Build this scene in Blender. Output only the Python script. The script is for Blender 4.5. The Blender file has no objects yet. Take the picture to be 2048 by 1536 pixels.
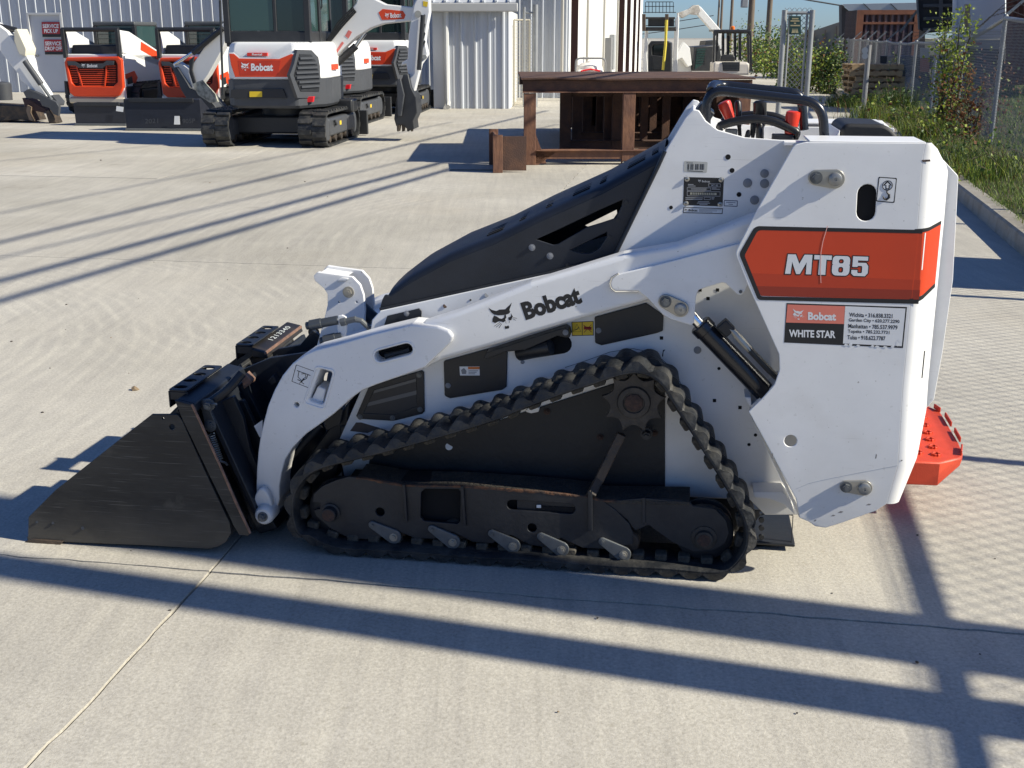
import bpy, bmesh, math, random
from mathutils import Vector, Matrix
from mathutils import noise as mnoise
R = math.radians
random.seed(7)
S = bpy.context.scene
# ------------------------------------------------------------------ camera
F_PX, HOR, CAM_H = 2280.0, 72.0, 1.55
PITCH = math.atan((768 - HOR) / F_PX)
cd = bpy.data.cameras.new('camera'); cam = bpy.data.objects.new('camera', cd)
S.collection.objects.link(cam); S.camera = cam
cd.sensor_width = 36; cd.lens = F_PX / 2048 * 36; cd.clip_start = .05; cd.clip_end = 3000
cam.location = (0, 0, CAM_H); cam.rotation_euler = (math.pi / 2 - PITCH, 0, 0)
# ------------------------------------------------------------------ light
SUN_EL, SUN_AZ = R(34.5), R(-16.6)          # azimuth measured from +X towards +Y
sdir = Vector((math.cos(SUN_EL) * math.cos(SUN_AZ), math.cos(SUN_EL) * math.sin(SUN_AZ), math.sin(SUN_EL)))
ld = bpy.data.lights.new('sun', 'SUN'); ld.energy = 5.0; ld.angle = R(.53); ld.color = (1, .94, .79)
sun = bpy.data.objects.new('sun', ld); S.collection.objects.link(sun)
sun.rotation_euler = (-sdir).to_track_quat('-Z', 'Y').to_euler(); sun.location = sdir * 60
W = bpy.data.worlds.new('World'); S.world = W; W.use_nodes = True
nt = W.node_tree; bg = nt.nodes['Background']
sk = nt.nodes.new('ShaderNodeTexSky'); sk.sky_type = 'NISHITA'; sk.sun_disc = False
sk.sun_elevation = SUN_EL; sk.sun_rotation = math.atan2(sdir.x, sdir.y); sk.air_density = 1.0; sk.dust_density = .8; sk.ozone_density = 2.2
sk.altitude = 1200
tint = nt.nodes.new('ShaderNodeMixRGB'); tint.blend_type = 'MULTIPLY'; tint.inputs[0].default_value = 1; tint.inputs[2].default_value = (.66, .88, 1.28, 1)   # the photo's cool white balance
nt.links.new(sk.outputs[0], tint.inputs[1]); nt.links.new(tint.outputs[0], bg.inputs[0]); bg.inputs[1].default_value = .063
S.view_settings.view_transform = 'Standard'; S.view_settings.look = 'None'
S.view_settings.exposure = 0.56; S.view_settings.gamma = 1
S.cycles.max_bounces = 6; S.cycles.use_denoising = True
COL = S.collection
# ------------------------------------------------------------------ helpers
_c, _s = math.cos(PITCH), math.sin(PITCH)
CO = Vector((0, 0, CAM_H))
def ray(x, y):
    a, b = (x - 1024) / F_PX, (y - 768) / F_PX
    return Vector((a, _c - _s * b, -_s - _c * b))
def gnd(x, y, z=0.0):
    d = ray(x, y); return CO + d * ((z - CAM_H) / d.z)
def dep(x, y, Y):
    d = ray(x, y); return CO + d * (Y / d.y)

MATS = {}
def mat(name, col, rough=.5, metal=0., var=0., vs=6., col2=None, bump=0., bs=60., spec=.5, coat=0., trans=0., alpha=1., stretch=None, speck=0.):
    if name in MATS: return MATS[name]
    m = bpy.data.materials.new(name); m.use_nodes = True; MATS[name] = m
    n = m.node_tree; p = n.nodes['Principled BSDF']
    p.inputs['Base Color'].default_value = (*col, 1); p.inputs['Roughness'].default_value = rough
    p.inputs['Metallic'].default_value = metal; p.inputs['Specular IOR Level'].default_value = spec
    p.inputs['Coat Weight'].default_value = coat; p.inputs['Transmission Weight'].default_value = trans
    p.inputs['Alpha'].default_value = alpha
    tc = n.nodes.new('ShaderNodeTexCoord'); src = tc.outputs['Object']
    if stretch:
        mp = n.nodes.new('ShaderNodeMapping'); mp.inputs['Scale'].default_value = stretch
        n.links.new(src, mp.inputs[0]); src = mp.outputs[0]
    if var or col2:
        t = n.nodes.new('ShaderNodeTexNoise'); t.inputs['Scale'].default_value = vs; t.inputs['Detail'].default_value = 8; t.inputs['Roughness'].default_value = .65
        n.links.new(src, t.inputs['Vector'])
        r = n.nodes.new('ShaderNodeValToRGB'); r.color_ramp.elements[0].position = .42 if col2 else .25; r.color_ramp.elements[1].position = .72 if col2 else .75
        c2 = col2 if col2 else tuple(c * (1 - var) for c in col)
        r.color_ramp.elements[0].color = (*col, 1); r.color_ramp.elements[1].color = (*c2, 1)
        n.links.new(t.outputs[0], r.inputs[0]); out = r.outputs[0]
        if speck:
            t3 = n.nodes.new('ShaderNodeTexNoise'); t3.inputs['Scale'].default_value = vs * 14; t3.inputs['Detail'].default_value = 3
            n.links.new(src, t3.inputs['Vector'])
            r3 = n.nodes.new('ShaderNodeValToRGB'); r3.color_ramp.elements[0].position = .66; r3.color_ramp.elements[1].position = .72
            r3.color_ramp.elements[0].color = (1, 1, 1, 1); r3.color_ramp.elements[1].color = (1 - speck, 1 - speck, 1 - speck * 1.1, 1)
            n.links.new(t3.outputs[0], r3.inputs[0])
            mx = n.nodes.new('ShaderNodeMixRGB'); mx.blend_type = 'MULTIPLY'; mx.inputs[0].default_value = 1
            n.links.new(out, mx.inputs[1]); n.links.new(r3.outputs[0], mx.inputs[2]); out = mx.outputs[0]
        n.links.new(out, p.inputs['Base Color'])
        mr = n.nodes.new('ShaderNodeMapRange'); mr.inputs[3].default_value = max(.03, rough - .1); mr.inputs[4].default_value = min(1, rough + .15)
        n.links.new(t.outputs[0], mr.inputs[0]); n.links.new(mr.outputs[0], p.inputs['Roughness'])
    if bump:
        t2 = n.nodes.new('ShaderNodeTexNoise'); t2.inputs['Scale'].default_value = bs; t2.inputs['Detail'].default_value = 6
        n.links.new(src, t2.inputs['Vector'])
        b = n.nodes.new('ShaderNodeBump'); b.inputs['Strength'].default_value = bump; b.inputs['Distance'].default_value = .02
        n.links.new(t2.outputs[0], b.inputs['Height']); n.links.new(b.outputs[0], p.inputs['Normal'])
    return m

WHITE = mat('white_paint', (.82, .82, .815), .38, var=.10, vs=5, spec=.45, speck=.12)
WHITE2 = mat('white_paint_far', (.74, .74, .73), .42, var=.06, vs=2)
BLACKP = mat('black_paint', (.008, .010, .014), .42, var=-.8, vs=14, bump=.05, bs=40)
HOODM = mat('hood_plastic', (.011, .013, .018), .44, var=-.9, vs=9, bump=.10, bs=420, spec=.45)
BUCKM = mat('bucket_steel', (.020, .0205, .022), .50, col2=(.050, .049, .047), vs=4, bump=.06, bs=30, stretch=(.6, 1, 2.2), metal=.25)
BUCKD = mat('bucket_dusty', (.075, .068, .058), .6, col2=(.13, .115, .09), vs=7, bump=.1)
RUBBER = mat('rubber', (.011, .013, .016), .55, col2=(.072, .068, .060), vs=9, bump=.25, bs=60)
FRAMEM = mat('frame_grey', (.012, .014, .019), .48, col2=(.034, .034, .035), vs=6, bump=.08)
DIRT = mat('dirt_top', (.035, .032, .028), .9, col2=(.085, .07, .052), vs=12, bump=.7, bs=60)
RUSTE = mat('rust_edge', (.06, .04, .03), .85, col2=(.21, .09, .04), vs=40, bump=.5)
SPROK = mat('sprocket_metal', (.045, .04, .035), .6, metal=.3, col2=(.10, .085, .07), vs=18, bump=.2)
ZINC = mat('zinc', (.46, .44, .39), .34, metal=.7, var=.25, vs=30)
ZINCD = mat('zinc_dull', (.15, .16, .165), .45, metal=.25, var=.35, vs=30)
CHROME = mat('chrome', (.85, .85, .85), .08, metal=1)
RUST = mat('rust_bolt', (.075, .042, .030), .85, col2=(.035, .026, .023), vs=60, bump=.4)
TAN = mat('tooth_tan', (.085, .074, .055), .75, col2=(.03, .028, .026), vs=40, bump=.3)
ORANGE = mat('decal_orange', (.62, .055, .012), .42, var=.12, vs=5)
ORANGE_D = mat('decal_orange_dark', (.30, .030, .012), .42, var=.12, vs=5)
REDPL = mat('platform_red', (.72, .075, .028), .5, var=.15, vs=20, bump=.08, bs=200)
KNOB = mat('knob_red', (.66, .04, .018), .35)
INK = mat('ink_black', (.012, .012, .014), .5)
HOLE = mat('hole_dark', (.004, .004, .005), .9)
GREYP = mat('plug_grey', (.22, .23, .25), .6)
PINK = mat('faded_salmon', (.75, .21, .15), .5, var=.08, vs=20)
LABELW = mat('label_white', (.74, .75, .76), .45, var=.06, vs=30)
LABELG = mat('label_silver', (.48, .48, .45), .4)
YELLOW = mat('label_yellow', (.72, .50, .02), .45)
LTEXT = mat('text_grey', (.42, .43, .45), .5)
GLASSD = mat('cab_glass', (.012, .022, .022), .04, spec=.8)
GLASSG = mat('cab_glass_green', (.03, .062, .058), .05, spec=.8)
GREYM = mat('machine_grey', (.060, .064, .072), .5, var=.2, vs=6)
BLACKF = mat('machine_black', (.016, .017, .019), .45, var=-.6, vs=10)
ORF = mat('machine_orange', (.70, .060, .012), .42, var=.1, vs=3)
REDL = mat('red_lens', (.75, .01, .02), .25)
BLUEB = mat('bucket_black_new', (.014, .016, .024), .38, var=-.5, vs=6)
DARKST = mat('worn_steel', (.05, .042, .035), .55, metal=.3, col2=(.13, .09, .06), vs=8, bump=.2)

def wear(m, kind):
    """scuffs, scratches and grime laid over a material's own colour"""
    n = m.node_tree; N = n.nodes; lk = n.links.new; p = N['Principled BSDF']; col = p.inputs['Base Color'].links[0].from_socket
    tc = N.new('ShaderNodeTexCoord')
    def layer(col, rot, sc, lo, hi, c2, amt, det=4, mask=None):
        mp = N.new('ShaderNodeMapping'); mp.inputs['Rotation'].default_value = rot; mp.inputs['Scale'].default_value = sc; lk(tc.outputs['Object'], mp.inputs[0])
        t = N.new('ShaderNodeTexNoise'); t.inputs['Scale'].default_value = 1; t.inputs['Detail'].default_value = det; t.inputs['Roughness'].default_value = .6; lk(mp.outputs[0], t.inputs['Vector'])
        r = N.new('ShaderNodeValToRGB'); r.color_ramp.elements[0].position = lo; r.color_ramp.elements[1].position = hi; r.color_ramp.elements[0].color = (0, 0, 0, 1); r.color_ramp.elements[1].color = (amt, amt, amt, 1); lk(t.outputs[0], r.inputs[0])
        x = N.new('ShaderNodeMixRGB'); x.inputs[2].default_value = (*c2, 1); lk(r.outputs[0], x.inputs[0]); lk(col, x.inputs[1]); return x.outputs[0]
    if kind == 'white':
        col = layer(col, (0, R(20), 0), (3, 3, 5), .55, .8, (.50, .47, .42), .30, 8)
        col = layer(col, (0, R(25), 0), (4, 4, 160), .70, .76, (.45, .44, .43), .35, 2)
        col = layer(col, (0, R(-50), 0), (3, 3, 220), .72, .77, (.48, .47, .46), .35, 2)
        col = layer(col, (0, 0, 0), (90, 90, 90), .74, .78, (.20, .17, .14), .6, 2)
    else:
        for a_ in (18, -35, 72, -8): col = layer(col, (0, R(a_), 0), (5, 5, 260), .66, .74, (.16, .158, .15), .6, 2)
        col = layer(col, (0, 0, 0), (7, 7, 7), .62, .74, (.12, .113, .10), .5, 8)
        sx = N.new('ShaderNodeSeparateXYZ'); lk(tc.outputs['Object'], sx.inputs[0]); t = N.new('ShaderNodeTexNoise'); t.inputs['Scale'].default_value = 9; t.inputs['Detail'].default_value = 6; lk(tc.outputs['Object'], t.inputs['Vector'])
        ad = N.new('ShaderNodeMath'); ad.operation = 'MULTIPLY_ADD'; ad.inputs[1].default_value = .22; lk(t.outputs[0], ad.inputs[0]); lk(sx.outputs['Z'], ad.inputs[2])
        mr = N.new('ShaderNodeMapRange'); mr.inputs[1].default_value = .26; mr.inputs[2].default_value = .14; mr.inputs[3].default_value = 0; mr.inputs[4].default_value = .75; lk(ad.outputs[0], mr.inputs[0])
        x = N.new('ShaderNodeMixRGB'); x.inputs[2].default_value = (.090, .083, .071, 1); lk(mr.outputs[0], x.inputs[0]); lk(col, x.inputs[1]); col = x.outputs[0]
    if kind == 'white':
        sx = N.new('ShaderNodeSeparateXYZ'); lk(tc.outputs['Object'], sx.inputs[0]); t = N.new('ShaderNodeTexNoise'); t.inputs['Scale'].default_value = 6; t.inputs['Detail'].default_value = 8; lk(tc.outputs['Object'], t.inputs['Vector'])
        ad = N.new('ShaderNodeMath'); ad.operation = 'MULTIPLY_ADD'; ad.inputs[1].default_value = .5; lk(t.outputs[0], ad.inputs[0]); lk(sx.outputs['Z'], ad.inputs[2])
        mr = N.new('ShaderNodeMapRange'); mr.inputs[1].default_value = .75; mr.inputs[2].default_value = .35; mr.inputs[3].default_value = 0; mr.inputs[4].default_value = .45; lk(ad.outputs[0], mr.inputs[0])
        x = N.new('ShaderNodeMixRGB'); x.inputs[2].default_value = (.56, .53, .47, 1); lk(mr.outputs[0], x.inputs[0]); lk(col, x.inputs[1]); col = x.outputs[0]   # settled dust
    lk(col, p.inputs['Base Color'])
wear(WHITE, 'white'); wear(BUCKM, 'bucket')
def setp(o, label=None, cat=None, group=None, kind=None):
    if label: o['label'] = label
    if cat: o['category'] = cat
    if group: o['group'] = group
    if kind: o['kind'] = kind
    return o
def finish(me, m, ang=35):
    me.materials.clear(); me.materials.append(m)
    if len(me.polygons):
        me.polygons.foreach_set('use_smooth', [True] * len(me.polygons)); me.set_sharp_from_angle(angle=R(ang))
    me.update()
def link(name, me, parent=None, mtx=None):
    o = bpy.data.objects.new(name, me); COL.objects.link(o)
    if parent: o.parent = parent
    return o
def rp(pts, r, n=5):
    """round the corners of a 2-D polygon; r a number or a list"""
    out = []; N = len(pts)
    for i in range(N):
        p0, p1, p2 = Vector(pts[i - 1][:2]), Vector(pts[i][:2]), Vector(pts[(i + 1) % N][:2])
        rr = r[i] if isinstance(r, (list, tuple)) else r
        a, b = p0 - p1, p2 - p1
        la, lb = a.length, b.length
        if rr <= 0 or la < 1e-9 or lb < 1e-9: out.append(tuple(p1)); continue
        a /= la; b /= lb
        ca = max(-1, min(1, a.dot(b))); th = math.acos(ca)
        if th > 3.05: out.append(tuple(p1)); continue
        d = min(rr / math.tan(th / 2), la * .48, lb * .48); rr = d * math.tan(th / 2)
        bis = (a + b).normalized(); c = p1 + bis * (rr / math.sin(th / 2))
        s, e = p1 + a * d - c, p1 + b * d - c
        a0 = math.atan2(s.y, s.x); da = math.atan2(s.x * e.y - s.y * e.x, s.dot(e))
        for k in range(n + 1):
            t = a0 + da * k / n; out.append((c.x + rr * math.cos(t), c.y + rr * math.sin(t)))
    return out
def circ(c, r, n=20, ry=None):
    return [(c[0] + r * math.cos(2 * math.pi * k / n), c[1] + (ry or r) * math.sin(2 * math.pi * k / n)) for k in range(n)]
def pill(a, b, r, n=8, r2=None):
    a, b = Vector(a), Vector(b); t = math.atan2(b.y - a.y, b.x - a.x); r2 = r2 or r
    return [(b.x + r2 * math.cos(t - math.pi / 2 + math.pi * k / n), b.y + r2 * math.sin(t - math.pi / 2 + math.pi * k / n)) for k in range(n + 1)] + \
           [(a.x + r * math.cos(t + math.pi / 2 + math.pi * k / n), a.y + r * math.sin(t + math.pi / 2 + math.pi * k / n)) for k in range(n + 1)]
def smooth_poly(pts, n=4, closed=True):
    N = len(pts); out = []
    rng = range(N) if closed else range(N - 1)
    for i in rng:
        g = (lambda k: Vector(pts[k % N])) if closed else (lambda k: Vector(pts[max(0, min(N - 1, k))]))
        p0, p1, p2, p3 = g(i - 1), g(i), g(i + 1), g(i + 2)
        for k in range(n):
            t = k / n
            out.append(tuple(.5 * ((2 * p1) + (p2 - p0) * t + (2 * p0 - 5 * p1 + 4 * p2 - p3) * t * t + (3 * p1 - p0 - 3 * p2 + p3) * t ** 3)))
    if not closed: out.append(tuple(pts[-1]))
    return out
def resample(pts, step=None, count=None, closed=True):
    P = [Vector(p) for p in pts]
    if closed: P = P + [P[0]]
    L = [0]
    for a, b in zip(P, P[1:]): L.append(L[-1] + (b - a).length)
    n = count or max(3, round(L[-1] / step)); out = []; j = 0
    for k in range(n if closed else n + 1):
        s = L[-1] * k / n
        while j < len(L) - 2 and L[j + 1] < s: j += 1
        t = (s - L[j]) / max(1e-12, L[j + 1] - L[j]); out.append(P[j].lerp(P[j + 1], t))
    return out, L[-1]
def plate(name, outer, holes, w0, w1, m, parent=None, bev=.002, mp=None, ang=35):
    """a plate: outline in (u, z), from w0 to w1 across it, with real holes"""
    cu = bpy.data.curves.new('c', 'CURVE'); cu.dimensions = '2D'; cu.fill_mode = 'BOTH'
    th = abs(w1 - w0) / 2; bev = min(bev, th * .9)
    cu.extrude = th - bev; cu.bevel_depth = bev; cu.bevel_resolution = 1; cu.offset = -bev
    for poly in [outer] + list(holes or []):
        sp = cu.splines.new('POLY'); sp.points.add(len(poly) - 1); sp.use_cyclic_u = True
        for p, q in zip(sp.points, poly): p.co = (q[0], q[1], 0, 1)
    ob = bpy.data.objects.new('c', cu); me = bpy.data.meshes.new_from_object(ob)
    bpy.data.objects.remove(ob); bpy.data.curves.remove(cu)
    wm = (w0 + w1) / 2
    for v in me.vertices:
        x, y, z = v.co
        v.co = mp(x, wm - z, y) if mp else (x, wm - z, y)
    bm = bmesh.new(); bm.from_mesh(me); bmesh.ops.remove_doubles(bm, verts=bm.verts, dist=1e-5)
    bmesh.ops.recalc_face_normals(bm, faces=bm.faces); bm.to_mesh(me); bm.free()
    me.name = name; finish(me, m, 60)
    o = link(name, me, parent); wn(o); return o
def wn(o):
    md = o.modifiers.new('wn', 'WEIGHTED_NORMAL'); md.keep_sharp = True; md.weight = 100; md.mode = 'FACE_AREA'
class B:
    """collects faces for one mesh object"""
    def __init__(s): s.v = []; s.f = []
    def add(s, vs, fs):
        o = len(s.v); s.v += [tuple(q) for q in vs]; s.f += [tuple(i + o for i in q) for q in fs]; return s
    def box(s, x0, x1, y0, y1, z0, z1):
        return s.add([(x, y, z) for x in (x0, x1) for y in (y0, y1) for z in (z0, z1)],
                     [(0, 1, 3, 2), (4, 6, 7, 5), (0, 4, 5, 1), (2, 3, 7, 6), (0, 2, 6, 4), (1, 5, 7, 3)])
    def obox(s, c, d, m=None):
        m = m or Matrix.Identity(3); c = Vector(c); b = B().box(-d[0] / 2, d[0] / 2, -d[1] / 2, d[1] / 2, -d[2] / 2, d[2] / 2)
        return s.add([c + m @ Vector(q) for q in b.v], b.f)
    def bar(s, a, b, w, h, up=(0, 0, 1)):
        a, b = Vector(a), Vector(b); t = (b - a).normalized(); sd = t.cross(Vector(up))
        if sd.length < 1e-4: sd = t.cross(Vector((1, 0, 0)))
        sd.normalize(); u = sd.cross(t); vs = []
        for p in (a, b):
            for i, j in ((-1, -1), (1, -1), (1, 1), (-1, 1)): vs.append(p + sd * (i * w / 2) + u * (j * h / 2))
        return s.add(vs, [(0, 1, 2, 3), (7, 6, 5, 4), (0, 4, 5, 1), (1, 5, 6, 2), (2, 6, 7, 3), (3, 7, 4, 0)])
    def loft(s, rings, cap=True, closed=False):
        n = len(rings[0]); vs = [q for r in rings for q in r]; fs = []
        K = len(rings)
        for k in range(K if closed else K - 1):
            a, b = k * n, ((k + 1) % K) * n
            for i in range(n): j = (i + 1) % n; fs.append((a + i, a + j, b + j, b + i))
        if cap and not closed: fs.append(tuple(range(n))[::-1]); fs.append(tuple((K - 1) * n + i for i in range(n)))
        return s.add(vs, fs)
    def grid(s, rows):
        n = len(rows[0]); fs = []
        for k in range(len(rows) - 1):
            for i in range(n - 1): fs.append((k * n + i, k * n + i + 1, (k + 1) * n + i + 1, (k + 1) * n + i))
        return s.add([q for r in rows for q in r], fs)
    def cyl(s, a, b, r, r2=None, n=16, cap=True):
        a, b = Vector(a), Vector(b); t = (b - a).normalized(); x = t.orthogonal().normalized(); y = t.cross(x); r2 = r if r2 is None else r2
        return s.loft([[p + (x * math.cos(2 * math.pi * k / n) + y * math.sin(2 * math.pi * k / n)) * q for k in range(n)] for p, q in ((a, r), (b, r2))], cap)
    def lathe(s, a, d, prof, n=20):
        a, d = Vector(a), Vector(d).normalized(); x = d.orthogonal().normalized(); y = d.cross(x)
        return s.loft([[a + d * h + (x * math.cos(2 * math.pi * k / n) + y * math.sin(2 * math.pi * k / n)) * max(r, 1e-4) for k in range(n)] for h, r in prof])
    def tube(s, pts, r, n=8, closed=False):
        P = [Vector(p) for p in pts]; N = len(P); rings = []; x = None
        for i in range(N):
            if closed: t = P[(i + 1) % N] - P[i - 1]
            else: t = P[min(i + 1, N - 1)] - P[max(i - 1, 0)]
            t.normalize()
            if x is None: x = t.orthogonal().normalized()
            x = (x - t * x.dot(t)); x = x.normalized() if x.length > 1e-6 else t.orthogonal().normalized()
            y = t.cross(x); rr = r[i] if isinstance(r, (list, tuple)) else r
            rings.append([P[i] + (x * math.cos(2 * math.pi * k / n) + y * math.sin(2 * math.pi * k / n)) * rr for k in range(n)])
        return s.loft(rings, True, closed)
    def prism(s, poly, w0, w1):
        a = [(p[0], w0, p[1]) for p in poly]; b = [(p[0], w1, p[1]) for p in poly]
        return s.loft([a, b])
    def mesh(s, m, name='m', ang=35, fix=True):
        me = bpy.data.meshes.new(name); me.from_pydata(s.v, [], s.f)
        if fix:
            bm = bmesh.new(); bm.from_mesh(me); bmesh.ops.recalc_face_normals(bm, faces=bm.faces); bm.to_mesh(me); bm.free()
        finish(me, m, ang); return me
    def build(s, name, m, parent=None, bev=0, ang=35, seg=2, fix=True):
        o = link(name, s.mesh(m, name, ang, fix), parent)
        if bev:
            md = o.modifiers.new('bevel', 'BEVEL'); md.width = bev; md.segments = seg; md.limit_method = 'ANGLE'; md.angle_limit = R(40)
            wn(o)
        return o
def round_path(pts, r, n=5):
    P = [Vector(p) for p in pts]; out = [P[0]]
    for i in range(1, len(P) - 1):
        a, b = P[i - 1] - P[i], P[i + 1] - P[i]; la, lb = a.length, b.length; a.normalize(); b.normalize()
        d = min(r, la * .49, lb * .49); s, e = P[i] + a * d, P[i] + b * d
        for k in range(n + 1):
            t = k / n; out.append(s * (1 - t) ** 2 + P[i] * 2 * t * (1 - t) + e * t * t)
    out.append(P[-1]); return out
class Thing:
    """an Empty at the thing's base; x along yaw, y across it (away from the lens), z up"""
    def __init__(s, name, label, cat, xy, yaw=0., group=None, z=0.):
        s.o = bpy.data.objects.new(name, None); COL.objects.link(s.o); s.o.empty_display_size = .2
        s.o.location = (xy[0], xy[1], z); s.o.rotation_euler = (0, 0, yaw)
        setp(s.o, label, cat, group); s.org = Vector((xy[0], xy[1], z)); s.yaw = yaw
        s.a = Vector((math.cos(yaw), math.sin(yaw), 0)); s.b = Vector((-math.sin(yaw), math.cos(yaw), 0))
    def L(s, x, y, w=0.):
        d = ray(x, y); t = (w - s.b.dot(CO - s.org)) / s.b.dot(d); p = CO + d * t - s.org
        return (s.a.dot(p), p.z)
    def P(s, pts, w=0.): return [s.L(p[0], p[1], w) for p in pts]
    def G(s, x, y, z=0.):                       # a pixel on the horizontal plane at height z, local coordinates
        p = gnd(x, y, z + s.org.z) - s.org; return Vector((s.a.dot(p), s.b.dot(p), z))
    def X(s, x, y, w):                          # 3-D local point
        u, z = s.L(x, y, w); return Vector((u, w, z))
    def plate(s, name, pts, w0, w1, m, holes=(), bev=.002, r=0, parent=None):
        poly = s.P(pts, w0)
        if r: poly = rp(poly, r)
        hs = [s.P(h, w0) if not isinstance(h, tuple) else list(h[0]) for h in holes]
        return plate(name, poly, hs, w0, w1, m, parent or s.o, bev)
    def decal(s, name, pts, w, m, parent=None, r=0):
        poly = s.P(pts, w)
        if r: poly = rp(poly, r)
        return plate(name, poly, [], w, w + .0002, m, parent or s.o, 0)
    def text(s, body, bl, br, tl, w, m, parent=None, bold=.03, name='lettering', sp=1.0):
        return text(name, body, s.L(*bl, w), s.L(*br, w), s.L(*tl, w), w, m, parent or s.o, bold, sp)
def text(name, body, bl, br, tl, w, m, parent, bold=.03, sp=1.0, mp=None):
    cu = bpy.data.curves.new('t', 'FONT'); cu.body = body; cu.size = 1; cu.offset = bold; cu.space_character = sp; cu.fill_mode = 'FRONT'; cu.resolution_u = 3
    ob = bpy.data.objects.new('t', cu); me = bpy.data.meshes.new_from_object(ob); bpy.data.objects.remove(ob); bpy.data.curves.remove(cu)
    xs = [v.co.x for v in me.vertices]; ys = [v.co.y for v in me.vertices]
    x0, x1, y0, y1 = min(xs), max(xs), min(ys), max(ys)
    for v in me.vertices:
        a, b = (v.co.x - x0) / (x1 - x0), (v.co.y - y0) / (y1 - y0)
        u = bl[0] + (br[0] - bl[0]) * a + (tl[0] - bl[0]) * b; z = bl[1] + (br[1] - bl[1]) * a + (tl[1] - bl[1]) * b
        v.co = mp(u, w, z) if mp else (u, w, z)
    finish(me, m); return link(name, me, parent)
# the cat-head emblem, drawn in a unit square (x right, y up)
CATHEAD = [[(0.009, 1.0), (0.118, 0.874), (0.285, 0.778), (0.416, 0.799), (0.647, 0.744), (0.765, 0.804), (0.895, 0.861), (0.976, 0.92), (0.922, 0.829), (0.799, 0.676), (0.812, 0.602), (0.757, 0.547), (0.642, 0.538), (0.511, 0.552), (0.325, 0.594), (0.153, 0.675), (0.067, 0.794)], [(0.142, 0.643), (0.242, 0.567), (0.312, 0.476), (0.398, 0.434), (0.504, 0.455), (0.543, 0.538), (0.607, 0.543), (0.595, 0.429), (0.529, 0.377), (0.534, 0.317), (0.425, 0.285), (0.343, 0.341), (0.255, 0.374), (0.098, 0.349), (0.0, 0.432), (0.047, 0.541)], [(0.663, 0.409), (0.791, 0.419), (0.817, 0.541), (0.855, 0.389), (0.804, 0.345), (0.757, 0.276), (0.653, 0.299)], [(0.452, 0.14), (0.48, 0.108), (0.581, 0.114), (0.597, 0.051), (0.569, 0.0), (0.414, 0.021), (0.42, 0.102)], [(0.291, 0.333), (0.298, 0.317), (0.016, 0.236), (0.011, 0.249)], [(0.308, 0.293), (0.318, 0.278), (0.09, 0.179), (0.079, 0.192)], [(0.337, 0.259), (0.347, 0.246), (0.187, 0.118), (0.174, 0.131)], [(0.846, 0.361), (1.0, 0.283), (0.996, 0.27), (0.841, 0.345)], [(0.828, 0.319), (0.931, 0.223), (0.918, 0.212), (0.818, 0.305)], [(0.518, 0.298), (0.536, 0.293), (0.515, 0.204), (0.504, 0.224)], [(0.661, 0.273), (0.676, 0.264), (0.643, 0.191), (0.63, 0.206)]]
def emblem(name, bl, br, tl, w, m, parent, mp=None):
    b = B()
    for poly in CATHEAD:
        pts = []
        for x, y in poly:
            u = bl[0] + (br[0] - bl[0]) * x + (tl[0] - bl[0]) * y; z = bl[1] + (br[1] - bl[1]) * x + (tl[1] - bl[1]) * y
            pts.append(mp(u, w, z) if mp else (u, w, z))
        b.add(pts, [tuple(range(len(pts)))])
    return b.build(name, m, parent, fix=False)
# ================================================================== the compact stand-on loader
YAW = math.atan2(-.18, 1.18)
T = Thing('mini_track_loader', 'white stand-on mini track loader with orange MT85 side panel and black front bucket', 'track loader', (0, 3.152), YAW)
WTOT = .914
def MV(v): return WTOT - v                      # the same place on the far side
def mirror(o, name=None, parent=None):          # mirrored copy of a part across the machine's middle
    c = o.copy(); c.data = o.data.copy(); COL.objects.link(c)
    for v in c.data.vertices: v.co.y = WTOT - v.co.y
    bm = bmesh.new(); bm.from_mesh(c.data); bmesh.ops.reverse_faces(bm, faces=bm.faces); bm.to_mesh(c.data); bm.free()
    c.data.set_sharp_from_angle(angle=R(35))
    if parent: c.parent = parent
    return c
def hexbolt(name, c, r, m, parent, h=None, washer=True, d=(0, -1, 0)):
    b = B(); c = Vector(c); d = Vector(d); h = h or r * .7
    if washer: b.cyl(c, c + d * h * .25, r * 1.45, n=16)
    b.cyl(c + d * h * .2, c + d * h, r, n=6); b.cyl(c + d * h, c + d * h * 1.25, r * .55, n=10)
    return b.build(name, m, parent)
V_BODY, V_FEND, V_ARM, V_GUS = .20, .03, .085, .072
# ---- body walls
body_px = [(1386, 218), (1398, 221), (1412, 242), (1436, 260), (1490, 275), (1560, 280), (1850, 284), (1852, 700), (1760, 985), (1610, 1030), (1530, 1030),
           (1500, 1000), (690, 965), (676, 885), (722, 780), (744, 640), (760, 622), (1113, 545), (1226, 512), (1314, 330), (1370, 236)]
bw = plate('side_wall', rp(T.P(body_px, V_BODY), .006), [circ(T.L(1255 + 0, 0, V_BODY), .001)] if False else [], V_BODY, V_BODY + .010, WHITE, T.o, .003)
mirror(bw)
core = B(); 
core.prism(T.P([(1226, 560), (1480, 560), (1480, 960), (700, 940), (735, 700), (765, 635)], V_BODY), V_BODY + .012, MV(V_BODY) - .012)
core.build('engine_bay', BLACKF, T.o)
b = B(); b.prism(T.P([(744, 640), (762, 640), (742, 780), (696, 890), (676, 885), (722, 780)], V_BODY), V_BODY + .011, MV(V_BODY) - .011); b.build('front_panel', WHITE, T.o, .003)
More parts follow.
